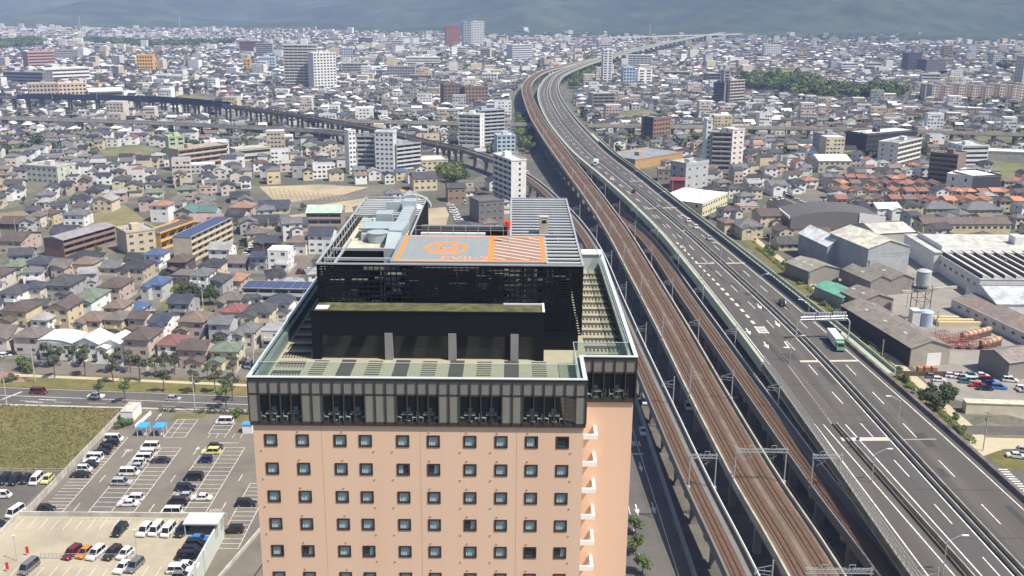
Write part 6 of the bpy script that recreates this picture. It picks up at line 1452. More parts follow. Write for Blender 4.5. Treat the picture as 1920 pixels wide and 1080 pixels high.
# scattered mid-rise blocks far out, each its own thing
rb_ = random.Random(5); k = 0
while k < 48:
    y = 1250*(2700/1250)**rb_.random(); x = (rb_.random()-.5)*1.0*y; w_ = 14+rb_.random()*24; dp = 12+rb_.random()*6; 
    if -60 < x < 170 and y < 1700 and abs(x-float(cxm_(y))) < 60: continue
    if y > 1700 and abs(x-float(cxm_(y))) < 40: continue
    h = rb_.choice([8,9,9,12,12,15,15,18,24]); c = rb_.choice([WH2,WH2,W_,CRM,BEI,GRY,LGR,PNK,(.30,.18,.13),(.25,.25,.28)]); CN.setdefault(c, 'dark' if c[0] < .28 else 'brown'); 
    block_bld(None, h, dp, None, c, rb_.choice([(.3,.3,.3),(.5,.5,.5),(.65,.65,.63)]), max(2,int(h/3.2)), rb_.choice(['windows','bands','balcony']), xy=((x,y),w_,(rb_.random()-.5)*.5), desc=f'{CN[c]} {"tall" if h > 17 else "mid-rise" if h > 11 else "low"} block', group='larger blocks scattered through the far town', hut=rb_.random()<.5, side=False); k += 1
# ------------------------------------------------------------------ leaves: trees, shrubs, woods
def leaf_mat(name, c, v=.35):
    m_ = mat(name, c, .85, v, .9); return m_
LEAF = [leaf_mat('leaf_pine', (.075,.085,.042)), leaf_mat('leaf_green', (.09,.13,.035)), leaf_mat('leaf_dark', (.05,.075,.028)), leaf_mat('leaf_bright', (.13,.19,.035))]
BARK = mat('bark', (.11,.08,.055), .95, .2, 3)
def crown_mesh(name, blobs, n, size, seed):
    r = random.Random(seed); V, F_ = [], []
    for i in range(n):
        bx, by, bz, br = blobs[r.randrange(len(blobs))]
        while True:
            u = [r.uniform(-1,1) for _ in range(3)]; L2 = sum(q*q for q in u)
            if .18 < L2 < 1: break
        p = Vector((bx+u[0]*br, by+u[1]*br, bz+u[2]*br*.75)); nrm = Vector((u[0]+r.uniform(-.6,.6), u[1]+r.uniform(-.6,.6), u[2]+.3+r.uniform(-.5,.5))).normalized()
        a = nrm.orthogonal().normalized(); b = nrm.cross(a); t = r.random()*pi; a, b = a*cos(t)+b*sin(t), b*cos(t)-a*sin(t); s = size*r.uniform(.55,1.25); k = len(V)
        V += [tuple(p-a*s), tuple(p-b*s*.6), tuple(p+a*s), tuple(p+b*s*.6)]; F_.append((k,k+1,k+2,k+3))
    me = bpy.data.meshes.new(name); me.from_pydata(V, [], F_); me.update(); return me
def make_crowns():
    out = []
    out.append((crown_mesh('crown_pine', [(0,0,5.2,1.5),(-1.3,.3,4.6,1.1),(1.2,-.2,4.9,1.1),(.2,.9,5.9,.9),(-.5,-.8,3.6,.8)], 520, .30, 1), 6.2))
    out.append((crown_mesh('crown_pine', [(0,.2,4.9,1.3),(1.4,.2,4.2,.9),(-1.1,-.4,5.6,1.1),(.5,-.7,6.3,.8)], 460, .30, 2), 6.2))
    out.append((crown_mesh('crown_round', [(0,0,3.6,1.9),(1.2,.5,3.0,1.4),(-1.3,-.2,3.1,1.4),(.1,-.7,4.6,1.2)], 620, .33, 3), 5.0))
    out.append((crown_mesh('crown_bush', [(0,0,1.5,1.6),(1.8,.3,1.3,1.4),(-1.9,0,1.3,1.4),(.4,.8,2.3,1.2)], 600, .30, 4), 2.8))
    return out
CROWNS = make_crowns()
for me, _ in CROWNS: me.materials.append(None)
def tree(x, y, kind, s, leaf, desc, group='trees of the roadside park', z=0, cat='tree', name=None):
    me, h = CROWNS[kind]; r = random.Random(int(x*13+y*7))
    t = obj(name or ['pine_tree','pine_tree','tree','bush'][kind], None, None, (x,y,z), r.random()*6.3, scale=(s,s,s*r.uniform(.9,1.15))); tag(t, None, cat, group)
    c = obj('crown', me, t); c.material_slots[0].link = 'OBJECT'; c.material_slots[0].material = LEAF[leaf]
    if kind < 3:
        b = MB(); b.tube((0,0,0),(.15,.1,h*.45),.16,7,0,.11); b.tube((.15,.1,h*.44),(-.1,.1,h*.85),.11,6,0,.04)
        for a in range(4): b.tube((.1,.08,h*(.4+.08*a)),(1.1*cos(a*1.7),1.1*sin(a*1.7),h*(.62+.06*a)),.06,5,0,.025)
    else:
        b = MB(); b.tube((0,0,0),(0,0,1.2),.12,6,0,.06)
    ob('trunk', b, BARK, t); auto(t, desc, x, y)
for i, (px, py, kd, s, lf) in enumerate([(92,690,0,1.15,0),(113,686,0,.9,0),(138,682,0,.85,0),(158,688,0,1.1,0),(160,705,0,1.15,0),(103,708,0,1.0,0),(207,699,0,1.0,0),(218,695,1,.9,0),(245,698,1,1.0,0),(262,716,1,1.15,0),(213,717,1,1.1,0),(291,705,0,1.0,0),(310,707,0,1.0,0),(328,702,0,.9,0),(307,735,1,1.0,0),(366,736,0,1.0,0),(405,737,1,1.0,0),(438,714,1,1.0,0),(390,712,1,.7,1),(436,752,0,1.1,0),(425,768,1,1.1,1),(188,752,1,.95,1),(235,755,1,.95,1)]):
    x, y = P(px, py); tree(x, y, kd, s*1.05, lf, 'small dark pine tree in the grass strip of the roadside park')
for (px, py, s, lf, d) in ((50,695,1.35,1,'large round green bush at the end of the park path'),(20,715,.8,2,'low hedge bush by the red paving'),(232,800,.9,1,'leafy bush at the head of the parking wall'),(445,780,.8,1,'leafy bush at the right end of the parking verge'),(330,548,1.0,3,'bright yellow-green bush in front of the blue-roofed house')):
    x, y = P(px, py); tree(x, y, 3, s, lf, d)
for (px, py, s) in ((345,570,1.3),(362,566,1.5),(378,572,1.2),(395,572,1.3),(404,570,1.1),(352,575,1.0)):
    x, y = P(px, py); tree(x, y, 2, s, 2, 'dark leafy tree in the small park behind the front houses', 'trees of the small house park')
for (px, py, s, lf) in ((1765,765,1.2,2),(1778,758,1.25,2),(1752,770,.9,0),(1735,762,.9,0),(1745,745,.8,2),(1658,640,1.2,1),(1650,632,1.0,1)):
    x, y = P(px, py); tree(x, y, 2, s, lf, 'leafy tree between the expressway barrier and the full car park', 'trees beside the expressway')
for (px, py) in ((1190,1000),(1192,1040),(1204,1076)):
    x, y = P(px, py); tree(x, y, 2, .85, 1, 'green street tree close to the right-hand foot of the hotel', 'street trees beside the hotel')
# trees among the near and middle houses
r10 = random.Random(77); k = 0
while k < 110:
    y = 300*(1000/300)**r10.random(); x = (r10.random()-.5)*y*1.0
    if not free(x, y, 4, 4): continue
    lf = r10.choice([1,2,2,0]); tree(x, y, 2 if r10.random() < .7 else 3, .55+.5*r10.random(), lf, ['dark pine-green','mid-green','dark green','bright'][lf]+' garden tree among the houses', 'garden trees among the houses'); block(rect(x, y, 4, 4, 0), 0); k += 1
# hedges along the service road
for i, (p0, p1, l) in enumerate((((119.8,240),(119.2,264),'low yellow-green hedge nearest the photo bottom along the service road'),((118.8,275),(117.6,314),'low yellow-green hedge beside the very long brown shed'),((117.5,322),(117.5,386),'low yellow-green hedge beside the green-roofed shed'),((116.5,394),(112.5,452),'low yellow-green hedge by the cream houses at the service road'),((-96.5,256.9),(-92,256.4),'short dark hedge left of the parking entrance'),((-86,255.9),(-62,254.6),'long dark hedge right of the parking entrance'))):
    n = int(hypot(p1[0]-p0[0], p1[1]-p0[1])*9); V, F_ = [], []; r = random.Random(i)
    for j in range(n*2):
        t_ = r.random(); c = Vector((p0[0]+(p1[0]-p0[0])*t_+r.uniform(-.7,.7), p0[1]+(p1[1]-p0[1])*t_+r.uniform(-.7,.7), r.uniform(.1,1.2))); a = Vector((r.uniform(-1,1),r.uniform(-1,1),r.uniform(-.6,.6))).normalized()*.3; b = a.orthogonal().normalized()*.22; k_ = len(V)
        V += [tuple(c-a),tuple(c-b),tuple(c+a),tuple(c+b)]; F_.append((k_,k_+1,k_+2,k_+3))
    me = bpy.data.meshes.new('hedge'); me.from_pydata(V, [], F_); me.materials.append(leaf_mat('hedge_leaf', (.13,.15,.045)) if i < 4 else LEAF[2]); o = obj('hedge', me); tag(o, l, 'hedge')
for (px, py, s, lf) in ((1652,648,1.2,2),(1662,660,1.0,1),(1600,600,.7,1),(1545,560,.6,3),(1500,520,.7,1),(1470,498,.6,3),(1440,470,.8,1),(1405,440,.9,1),(1385,425,.8,3),(1365,408,.9,1),(1340,392,.8,1),(1310,372,1.0,1),(1290,352,1.0,2),(1275,345,.9,1)):
    x, y = P(px, py); tree(x, y, 3, s, lf, 'green bush along the expressway service road', 'bushes along the service road')
rv = random.Random(44)
for k in range(46):
    y = 245+rv.random()*260; x = float(np.interp(y,[236,300,380,430,490],[119.6,118.0,117.6,115,111]))+rv.uniform(-2.2,3.2); tree(x, y, 3, .3+.45*rv.random(), rv.choice([1,1,2,3,0]), 'small roadside shrub along the service road', 'bushes along the service road')
# grass tufts
for nm, poly, n, c, l in (('meadow_grass', [(-150,220),(-150,261),(-108,257),(-108,220)], 9000, 'tall rough green grass of the vacant meadow', 'x'),):
    V, F_ = [], []; r = random.Random(3)
    for j in range(n):
        x = r.uniform(-150,-106.5); y = r.uniform(219.8, 258+(-(x+106)*.07)); h = r.uniform(.08,.28); a = r.random()*pi; dx, dy = cos(a)*.35, sin(a)*.35; k_ = len(V); V += [(x-dx,y-dy,.02),(x+dx,y+dy,.02),(x+dx*.6,y+dy*.6,h),(x-dx*.7,y-dy*.7,h*.8)]; F_.append((k_,k_+1,k_+2,k_+3))
    me = bpy.data.meshes.new(nm); me.from_pydata(V, [], F_); me.materials.append(mat('grass_blades', (.17,.16,.06), .95, .35, .2)); tag(obj(nm, me), c, 'grass', kind='stuff')
def pin(poly, x, y):
    c = False; n = len(poly)
    for i in range(n):
        x1, y1 = poly[i]; x2, y2 = poly[(i+1) % n]
        if (y1 > y) != (y2 > y) and x < (x2-x1)*(y-y1)/(y2-y1)+x1: c = not c
    return c
for wi, (pp, l, sc) in enumerate(WOODS):
    poly = pixpoly(pp); xs = [p[0] for p in poly]; ys = [p[1] for p in poly]; A_ = (max(xs)-min(xs))*(max(ys)-min(ys)); n = min(420, int(A_/(60*sc)) + 12); r = random.Random(wi); V, F_, Cc = [], [], []; k = 0; tries = 0
    while k < n and tries < 9000:
        tries += 1; x, y = r.uniform(min(xs),max(xs)), r.uniform(min(ys),max(ys))
        if not pin(poly, x, y): continue
        k += 1; R0 = r.uniform(3,5.5)*sc; H0 = r.uniform(5,9)*sc; col = r.choice([(.045,.07,.03),(.06,.09,.03),(.10,.14,.035),(.14,.18,.045),(.04,.06,.04)])
        for j in range(70):
            u = Vector((r.gauss(0,1),r.gauss(0,1),r.gauss(0,1))).normalized(); p = Vector((x+u.x*R0, y+u.y*R0, max(.5, H0+u.z*R0*.8))); a = u.orthogonal().normalized(); b = u.cross(a); s = r.uniform(.5,1.1)*sc; k_ = len(V)
            V += [tuple(p-a*s),tuple(p-b*s),tuple(p+a*s),tuple(p+b*s)]; F_.append((k_,k_+1,k_+2,k_+3)); Cc.append(tuple(c*r.uniform(.75,1.25) for c in col))
    o = obj('wood', tint_mesh('wood', V, F_, Cc, vmat('wood_leaves', .9, .25, .3))); tag(o, l, 'wood', kind='stuff')
# scattered trees of the far town as one mass
V, F_, Cc = [], [], []; r = random.Random(8); k = 0; tries = 0
while k < 2600 and tries < 60000:
    tries += 1; y = 700*(3300/700)**r.random(); x = (r.random()-.5)*y*1.03
    if sin(x*.01+2)*sin(y*.008)+.3*sin(x*.05) < .1 and r.random() < .75: continue
    if not free(x, y, 4, 4): continue
    k += 1; R0 = r.uniform(2,4.5)*(1 if y < 1500 else 1.5); col = r.choice([(.035,.055,.025),(.05,.075,.03),(.08,.10,.035)])
    for j in range(16):
        u = Vector((r.gauss(0,1),r.gauss(0,1),r.gauss(0,1))).normalized(); p = Vector((x+u.x*R0, y+u.y*R0, max(.5, 3.5+u.z*R0*.9))); a = u.orthogonal().normalized()*R0*.45; b = u.cross(a); k_ = len(V)
        V += [tuple(p-a),tuple(p-b),tuple(p+a),tuple(p+b)]; F_.append((k_,k_+1,k_+2,k_+3)); Cc.append(col)
o = obj('distant_trees', tint_mesh('distant_trees', V, F_, Cc, vmat('wood_leaves2', .9, .2, .3))); tag(o, 'scattered dark green trees between the far roofs', 'trees', kind='stuff')
# ------------------------------------------------------------------ hills
mb = MB(); nx_, ny_ = 330, 190; xs = np.linspace(-6600, 6600, nx_); ys = 2550+np.linspace(0, 1, ny_)**1.4*7300
hv = [(x*(1 if y < 4000 else 1), y, hill_h(x, y)) for y in ys for x in xs]
me = bpy.data.meshes.new('hills'); me.from_pydata(hv, [], [(j*nx_+i, j*nx_+i+1, (j+1)*nx_+i+1, (j+1)*nx_+i) for j in range(ny_-1) for i in range(nx_-1)])
me.materials.append(mat('forest_hills', (.038,.056,.036), .95, .5, .012, dirt=(.075,.10,.05), dscale=.004, damt=.7)); me.polygons.foreach_set('use_smooth', [True]*len(me.polygons)); tag(obj('hills', me), kind='structure')
# ------------------------------------------------------------------ cars
def car_proto(kind):
    L_, W2, H_, hood, tail, cab0, cab1 = {'hatch':(3.8,.84,1.5,.95,.15,.9,3.55),'sedan':(4.6,.88,1.42,1.15,.75,1.1,3.7),'van':(4.6,.88,1.9,.75,.08,.5,4.5),'kei':(3.4,.74,1.72,.55,.06,.45,3.32),'suv':(4.6,.92,1.68,1.1,.12,1.0,4.4)}[kind]
    bz = .92 if kind in ('van','kei') else .85
    b = MB()   # lower body as a profile swept across, pinched at the top
    prof = [(0,.28),(0,.72),(.12,bz-.08),(hood,bz),(L_-tail if tail > .3 else L_-.05,bz),(L_,bz-.15),(L_,.3)]
    n = len(prof); k = len(b.v)
    for sx in (-1,1):
        for (y, z) in prof: b.v.append((sx*(W2-(.05 if z > .7 else 0)), y-L_/2, z))
    b.f.append(tuple(range(k, k+n))); b.f.append(tuple(range(k+2*n-1, k+n-1, -1))); b.m += [0,0]
    for i in range(n): j = (i+1)%n; b.f.append((k+i, k+n+i, k+n+j, k+j)); b.m.append(0)
    # roof
    y0, y1 = cab0+(.75 if kind in ('hatch','sedan','suv') else .5)-L_/2, cab1-(.45 if kind in ('sedan',) else .2)-L_/2; rw = W2-.2
    b.box(-rw, rw, y0, y1, H_-.07, H_)
    # pillars
    for sx in (-1,1):
        for (ya, yb) in ((cab0-L_/2, y0),(cab1-L_/2, y1)): b.beam((sx*(W2-.08),ya,bz),(sx*rw*.97,yb,H_-.05),.08,.08)
        ym = (y0+y1)/2; b.beam((sx*(W2-.06),ym,bz),(sx*rw,ym,H_-.05),.08,.05)
    b.box(-.72*W2,.72*W2,-L_/2-.03,-L_/2,.35,.6,0)
    body = b.mesh('body', CARP)
    g = MB(); ya, yb = cab0-L_/2, cab1-L_/2; w1 = W2-.09; w0 = rw-.01
    pts = [(-w1,ya,bz),(w1,ya,bz),(w1,yb,bz),(-w1,yb,bz),(-w0,y0,H_-.06),(w0,y0,H_-.06),(w0,y1,H_-.06),(-w0,y1,H_-.06)]; g.v = pts
    for q in ((0,1,5,4),(1,2,6,5),(2,3,7,6),(3,0,4,7)): g.f.append(q); g.m.append(0)
    glassm = g.mesh('window_glass', CGL)
    wl = MB(); wl.tube((-.1,0,0),(.1,0,0),.31,10); wheel = wl.mesh('wheel', TYRE)
    rr = MB(); rr.tube((-.11,0,0),(.11,0,0),.17,8); rim = rr.mesh('rim', STEEL)
    li = MB(); li.box(-.14,.14,-.03,.03,-.08,.08); light = li.mesh('headlight', mat('lamp_glass', (.75,.76,.75), .2, .02, 1)); tl = MB(); tl.box(-.12,.12,-.03,.03,-.1,.1); tail_ = tl.mesh('tail_light', mat('tail_red', (.35,.02,.015), .3, .02, 1))
    return dict(body=body, glass=glassm, wheel=wheel, rim=rim, light=light, tail=tail_, L=L_, W=W2, bz=bz)
PROT = {k: car_proto(k) for k in ('hatch','sedan','van','kei','suv')}
CCOL = {'white':(.70,.70,.69),'black':(.014,.014,.016),'silver':(.36,.37,.38),'grey':(.14,.145,.15),'dark red':(.14,.012,.018),'red':(.40,.03,.03),'blue':(.03,.17,.48),'navy':(.012,.02,.10),'yellow':(.62,.58,.22),'orange':(.50,.20,.03),'dark brown':(.035,.02,.018),'pale blue':(.35,.43,.50),'purple-black':(.035,.02,.03),'teal':(.05,.16,.20)}
KN = {'hatch':'hatchback','sedan':'saloon car','van':'minivan','kei':'small boxy car','suv':'tall estate car'}
NC = [0]
def car(x, y, z, a, kind, colr, label=None, desc=None, group=None, full=True, cat='car'):
    p = PROT[kind]; t = obj('parked_car' if 'road' not in (group or '') else 'car', None, None, (x,y,z), a); tag(t, label, cat, group)
    if desc: auto(t, desc, x, y)
    c = CCOL[colr]; obj('body', p['body'], t, col=c); obj('window_glass', p['glass'], t, col=c)
    if full:
        for sx in (-1,1):
            for yy in (-p['L']*.31, p['L']*.31):
                w_ = obj('wheel', p['wheel'], t, (sx*(p['W']-.1), yy, .31)); obj('rim', p['rim'], w_)
            obj('headlight', p['light'], t, (sx*(p['W']-.25), -p['L']/2, .65)); obj('tail_light', p['tail'], t, (sx*(p['W']-.2), p['L']/2, .72))
    NC[0] += 1; return t
# parking bays of the near car park
LN = mat('bay_paint', (.62,.61,.57), .7, .12, 1.5, dirt=(.25,.24,.22), dscale=.8, damt=.6)
def bays(x0, x1, y0, y1, n, mid=None, z=.033, name='bay_lines', edge=(1,1)):
    b = MB(); h = .075
    def r_(a, c, d, e): b.face([(a,d,z),(c,d,z),(c,e,z),(a,e,z)])
    if edge[0]: r_(x0-h,x0+h,y0,y1)
    if edge[1]: r_(x1-h,x1+h,y0,y1)
    if mid: r_(mid-h,mid+h,y0,y1)
    for i in range(n+1):
        y = y0+(y1-y0)*i/n; r_(x0+h+.003,(mid or x1)-h-.003,y-h,y+h)
        if mid: r_(mid+h+.003,x1-h-.003,y-h,y+h)
    o = ob(name, b, LN); tag(o, kind='structure'); return o
Z3 = lambda x, y, z=0: P(x/3, 720+y/3, z)
ye = Z3(900,740)[1]; yt = Z3(700,300)[1]
def rowx(zx, zy): return Z3(zx, zy)[0]
xA1 = rowx(720,300); xA0 = xA1-5.2
bays(xA0, xA1, Z3(310,740)[1], Z3(720,300)[1], 26, edge=(0,1))
xB0 = rowx(480,740); xB1 = rowx(733,748); bays(xB0, xB1, Z3(733,748)[1], Z3(1000,360)[1], 16, mid=(xB0+xB1)/2)
xC0 = rowx(885,750); xC1 = rowx(1142,750); bays(xC0, xC1, Z3(1000,750)[1], Z3(1385,358)[1], 16, mid=(xC0+xC1)/2)
xD0 = rowx(1255,840); bays(xD0, xD0+4.8, Z3(1255,925)[1], Z3(1440,560)[1], 15, edge=(1,1))
b0 = Z3(920,300); b1 = Z3(1040,300); b2 = Z3(1110,200); bays(b0[0], b1[0], b0[1], b2[1], 4, mid=b0[0]+(b1[0]-b0[0])*.35)
b0 = Z3(1155,303); b2 = Z3(1230,190); bays(b0[0], b0[0]+5.0, b0[1]+2.6, b2[1], 4)
b = MB(); z = .036
def ln(x, y, w_, l_): b.face([(x-w_/2,y,z),(x+w_/2,y,z),(x+w_/2,y+l_,z),(x-w_/2,y+l_,z)])
for zx, zy in ((575,535),(430,695),(1352,530),(972,535),(852,700),(1258,690)): x, y = Z3(zx, zy); ln(x, y-1.6, .18, 3.6)
for zx, zy in ((700,395),(1100,380),(888,190)):
    x, y = Z3(zx, zy); ln(x, y-1.8, .2, 3.6); b.face([(x-.5,y+1.4,z),(x+.5,y+1.4,z),(x,y+3.0,z)])
for k in range(5): x, y = Z3(1168+20*k, 303); ln(x+1.2*k, y, .13, 2.5)
for zx, zy in ((710,372),(735,372),(1190,712),(1215,710),(1240,710)): 
    x, y = Z3(zx, zy); ln(x, y-.6, .75, .18); ln(x, y+.4, .75, .18); ln(x-.3, y-.6, .15, 1.2); ln(x+.3, y-.4, .15, 1.0)
x, y = Z3(1290,332); b.face([(x-3,y-.1,z),(x+2.4,y-.1,z),(x+2.4,y+.12,z),(x-3,y+.12,z)])
o = ob('parking_arrows', b, LN); tag(o, kind='structure')
b = MB()
rd = lambda x: 276.6+(x+190)*(265.6-276.6)/150
for x in np.arange(-188, -44, 1.0): pass
def rl(x0, x1, dy, w_=.15, zz=.032):
    b.face([(x0,rd(x0)+dy,zz),(x1,rd(x1)+dy,zz),(x1,rd(x1)+dy+w_,zz),(x0,rd(x0)+dy+w_,zz)])
rl(-190,-40,-6.2,.22); rl(-190,-40,-.5,.15)
for x in range(-188,-44,10): rl(x, x+5, -9.5, .14)
b.face([(-143.5,264.2,.032),(-143.0,264.2,.032),(-140.2,270,.032),(-140.8,270,.032)])
rl(-133,-128,-8.2,.3); rl(-136,-131,-10.2,.3)
o = ob('road_markings', b, LINE); tag(o, kind='structure')
b = MB()
for xx in (20.3,26.6):
    for y in range(170,330,10): b.face([(xx,y,.03),(xx+.15,y,.03),(xx+.15,y+5,.03),(xx,y+5,.03)])
b.face([(33.6,170,.03),(33.75,170,.03),(31.0,330,.03),(30.85,330,.03)]); b.face([(30.6,232,.03),(33.4,232,.03),(33.4,232.6,.03),(30.6,232.6,.03)])
for k in range(6): b.face([(30.0+.6*k,237,.03),(30.3+.6*k,237,.03),(30.3+.6*k,240,.03),(30.0+.6*k,240,.03)])
o = ob('street_markings', b, LINE); tag(o, kind='structure')
for (px, py) in ((1201,875),(1194,955),(1225,952)):
    x, y = P(px, py); o = obj('street_arrow', ARM, None, (x, y-3, .035), pi*0, scale=(1,.9,1)); tag(o, kind='structure')
b = MB()   # zebra at the right
for k in range(11): 
    x0_, y0_ = 119.2+.12*k*0, 212.5+k*1.25; b.face([(x0_-2.2+.0*k,y0_,.05),(x0_+2.4,y0_,.05),(x0_+2.4,y0_+.55,.05),(x0_-2.2,y0_+.55,.05)])
o = ob('zebra_crossing', b, LINE); tag(o, kind='structure')
landmark('the two blue ticket canopies', *Z3(850,260)); landmark('the roofed parking exit', *Z3(1150,790)); landmark('the white parking wall corner', *Z3(100,800)); landmark('the hotel left wall', -50, 215)
NR = [('A',640,305,'van','white'),('A',618,330,'suv','black'),('A',592,356,'hatch','black'),('A',568,380,'sedan','black'),('A',528,412,'van','white'),('A',512,432,'hatch','white'),('A',498,450,'sedan','black'),('A',475,476,'kei','white'),('A',455,506,'sedan','black'),('A',262,697,'hatch','black'),
('B',845,349,'van','white'),('B',824,390,'van','white'),('B',806,414,'van','white'),('B',778,440,'kei','white'),('B',760,462,'hatch','silver'),('B',728,495,'van','white'),('B',685,550,'suv','silver'),('B',905,425,'sedan','purple-black'),('B',722,668,'sedan','white'),('B',752,640,'suv','white'),
('C',1213,348,'hatch','dark brown'),('C',1188,376,'suv','yellow'),('C',1157,425,'kei','navy'),('C',1090,522,'van','black'),('C',1045,580,'suv','black'),('C',1032,628,'hatch','silver'),('C',1000,662,'van','dark brown'),('C',965,717,'van','white'),('C',1135,635,'sedan','white'),
('D',1265,207,'van','white'),('D',1385,668,'suv','black'),('D',1310,818,'suv','black')]
for (rw, zx, zy, kd, cl) in NR:
    x, y = Z3(zx, zy+9, .3); car(x, y, .03, pi/2*(1 if (zx+zy) % 2 else -1)+.02, kd, cl, desc=f'{cl} {KN[kd]} parked side-on in bay row {"left" if rw=="A" else "two" if rw=="B" else "three" if rw=="C" else "right"}'.replace('bay row left','the bays along the long white wall').replace('bay row two','the second double row of bays').replace('bay row three','the third double row of bays').replace('bay row right','the right-hand bays by the hotel'), group='cars parked in the near car park')
for (zx, zy, kd, cl) in ((-60,545,'suv','black'),(25,548,'suv','black'),(85,552,'suv','black'),(145,548,'hatch','black'),(208,550,'van','white'),(268,548,'hatch','yellow')):
    x, y = Z3(zx, zy); car(x, y, .03, .0, kd, cl, desc=f'{cl} {KN[kd]} parked nose-on below the meadow fence', group='cars in the small left car park')
for (zx, zy, kd, cl, a) in ((22,638,'kei','white',pi/2),(88,735,'van','white',-.25),(2,805,'hatch','black',1.2)):
    x, y = Z3(zx, zy); car(x, y, .03, a, kd, cl, desc=f'{cl} {KN[kd]} standing in the small left car park', group='cars in the small left car park')
# raised parking deck
DZ = 3.5
deck = thing('parking_deck', (-85,180,0), 'cream concrete raised parking deck with low parapet at lower left', 'parking deck'); DO = (-85,180,0)
b = MB(); b.box(-104,-60.5,160,192,0,DZ); ob('slab', b, mat('deck_concrete', (.36,.32,.235), .9, .1, .4, dirt=(.24,.215,.17), dscale=.09, damt=.7), deck, org=DO)
b = MB(); b.box(-104.2,-60,192.0,192.3,0,DZ+1.0); b.box(-104.3,-104.0,160,192,0,DZ+1.0); ob('parapet', b, CONCL, deck, org=DO)
b = MB(); b.box(-60.5,-60.2,160,190,0,DZ+1.7); ob('side_wall', b, mat('pale_panel', (.52,.56,.52), .6, .08, .5), deck, org=DO)
b = MB()
for k in range(17): b.face([(-102.5+2.5*k,186.6,DZ+.01),(-102.38+2.5*k,186.6,DZ+.01),(-102.38+2.5*k,191.4,DZ+.01),(-102.5+2.5*k,191.4,DZ+.01)]); b.face([(-102.5+2.5*k,168.5,DZ+.01),(-102.38+2.5*k,168.5,DZ+.01),(-102.38+2.5*k,173,DZ+.01),(-102.5+2.5*k,173,DZ+.01)])
ob('bay_lines', b, LN, deck, org=DO)
ws_ = MB(); ws_.box(-.35,.35,-.08,.08,0,.13); WSM = ws_.mesh('wheel_stop', CONCL)
for k in range(30):
    obj('wheel_stop', WSM, deck, (-102+1.25*k+85, 190.9-180, DZ)); 
    if k < 24: obj('wheel_stop', WSM, deck, (-101+1.25*k+85, 172.5-180, DZ))
dz = lambda zx, zy: Z3(zx, zy, DZ)
q0 = dz(215,1000); q1 = dz(740,985)
b = MB(); b.box(q0[0],q1[0],q1[1]-.1,q1[1]+.1,DZ,DZ+.25)
for k in range(24): x = q0[0]+(q1[0]-q0[0])*k/23; b.box(x-.04,x+.04,q1[1]-.04,q1[1]+.04,DZ+.25,DZ+1.1)
b.box(q0[0],q1[0],q1[1]-.03,q1[1]+.03,DZ+1.05,DZ+1.12); b.box(q0[0],q1[0],q1[1]-.03,q1[1]+.03,DZ+.65,DZ+.7); ob('deck_railing', b, STEEL, deck, org=DO)
ex_ = dz(1150,830); t = thing('exit_canopy', (ex_[0], ex_[1], DZ), 'flat white canopy roof over the corner of the raised parking deck', 'canopy')
b = MB(); b.box(-3.6,3.6,-2.2,2.6,2.7,3.0); ob('canopy_roof', b, mat('canopy_grey', (.47,.48,.48), .6, .06, .6), t); b = MB(); b.box(-3.4,3.4,1.8,2.2,0,2.7); ob('rear_wall', b, CONCL, t)
for x in (-3.3,3.3):
    b = MB(); b.box(x-.1,x+.1,-2,-1.8,0,2.7); ob('post', b, STEEL, t)
for (zx, zy, kd, cl, a) in ((675,835,'suv','black',-.1),(815,835,'suv','white',-.1),(882,832,'van','white',-.1),(950,838,'van','white',-.1),(1025,838,'suv','black',-.1),(1118,885,'sedan','blue',pi/2),(1108,915,'suv','black',pi/2),(1085,950,'suv','black',pi/2),(1062,985,'van','black',pi/2),(1050,1035,'sedan','white',pi/2),(1010,1060,'suv','white',pi/2),(1025,1095,'hatch','grey',pi/2),
  (410,962,'suv','dark red',-.25),(478,962,'hatch','orange',-.25),(542,965,'suv','white',-.25),(635,965,'suv','dark brown',-.25),(705,968,'hatch','white',-.25),(165,1045,'van','grey',-.2),(695,1040,'sedan','white',-.2),(760,1035,'suv','grey',-.2)):
    x, y = dz(zx, zy); car(x, y, DZ+.02, a, kd, cl, desc=f'{cl} {KN[kd]} on the cream raised parking deck', group='cars on the raised parking deck')
for (zx, zy) in ((148,965),(35,1055)):
    x, y = dz(zx, zy); t = obj('red_banner', None, None, (x,y,DZ)); tag(t, None, 'banner', 'red banners on the deck'); auto(t, 'small bright red banner on a pole on the raised deck', x, y)
    b = MB(); b.tube((0,0,0),(0,0,2.1),.03,5); ob('pole', b, STEEL, t); b = MB(); b.box(.03,.6,-.02,.02,.5,2.0); ob('cloth', b, mat('banner_red', (.6,.03,.03), .7), t)
for (zx, zy) in ((95,995),(770,960),(1155,1080)):
    x, y = dz(zx, zy); t = obj('lamp_post', None, None, (x,y,DZ)); tag(t, None, 'lamp post', 'thin lamp posts on the deck'); auto(t, 'thin grey lamp post on the raised parking deck', x, y)
    b = MB(); b.tube((0,0,0),(0,0,5.5),.06,6); ob('post', b, STEEL, t); b = MB(); b.box(-.3,.3,-.12,.12,5.5,5.6); ob('lamp_head', b, WHITE, t)
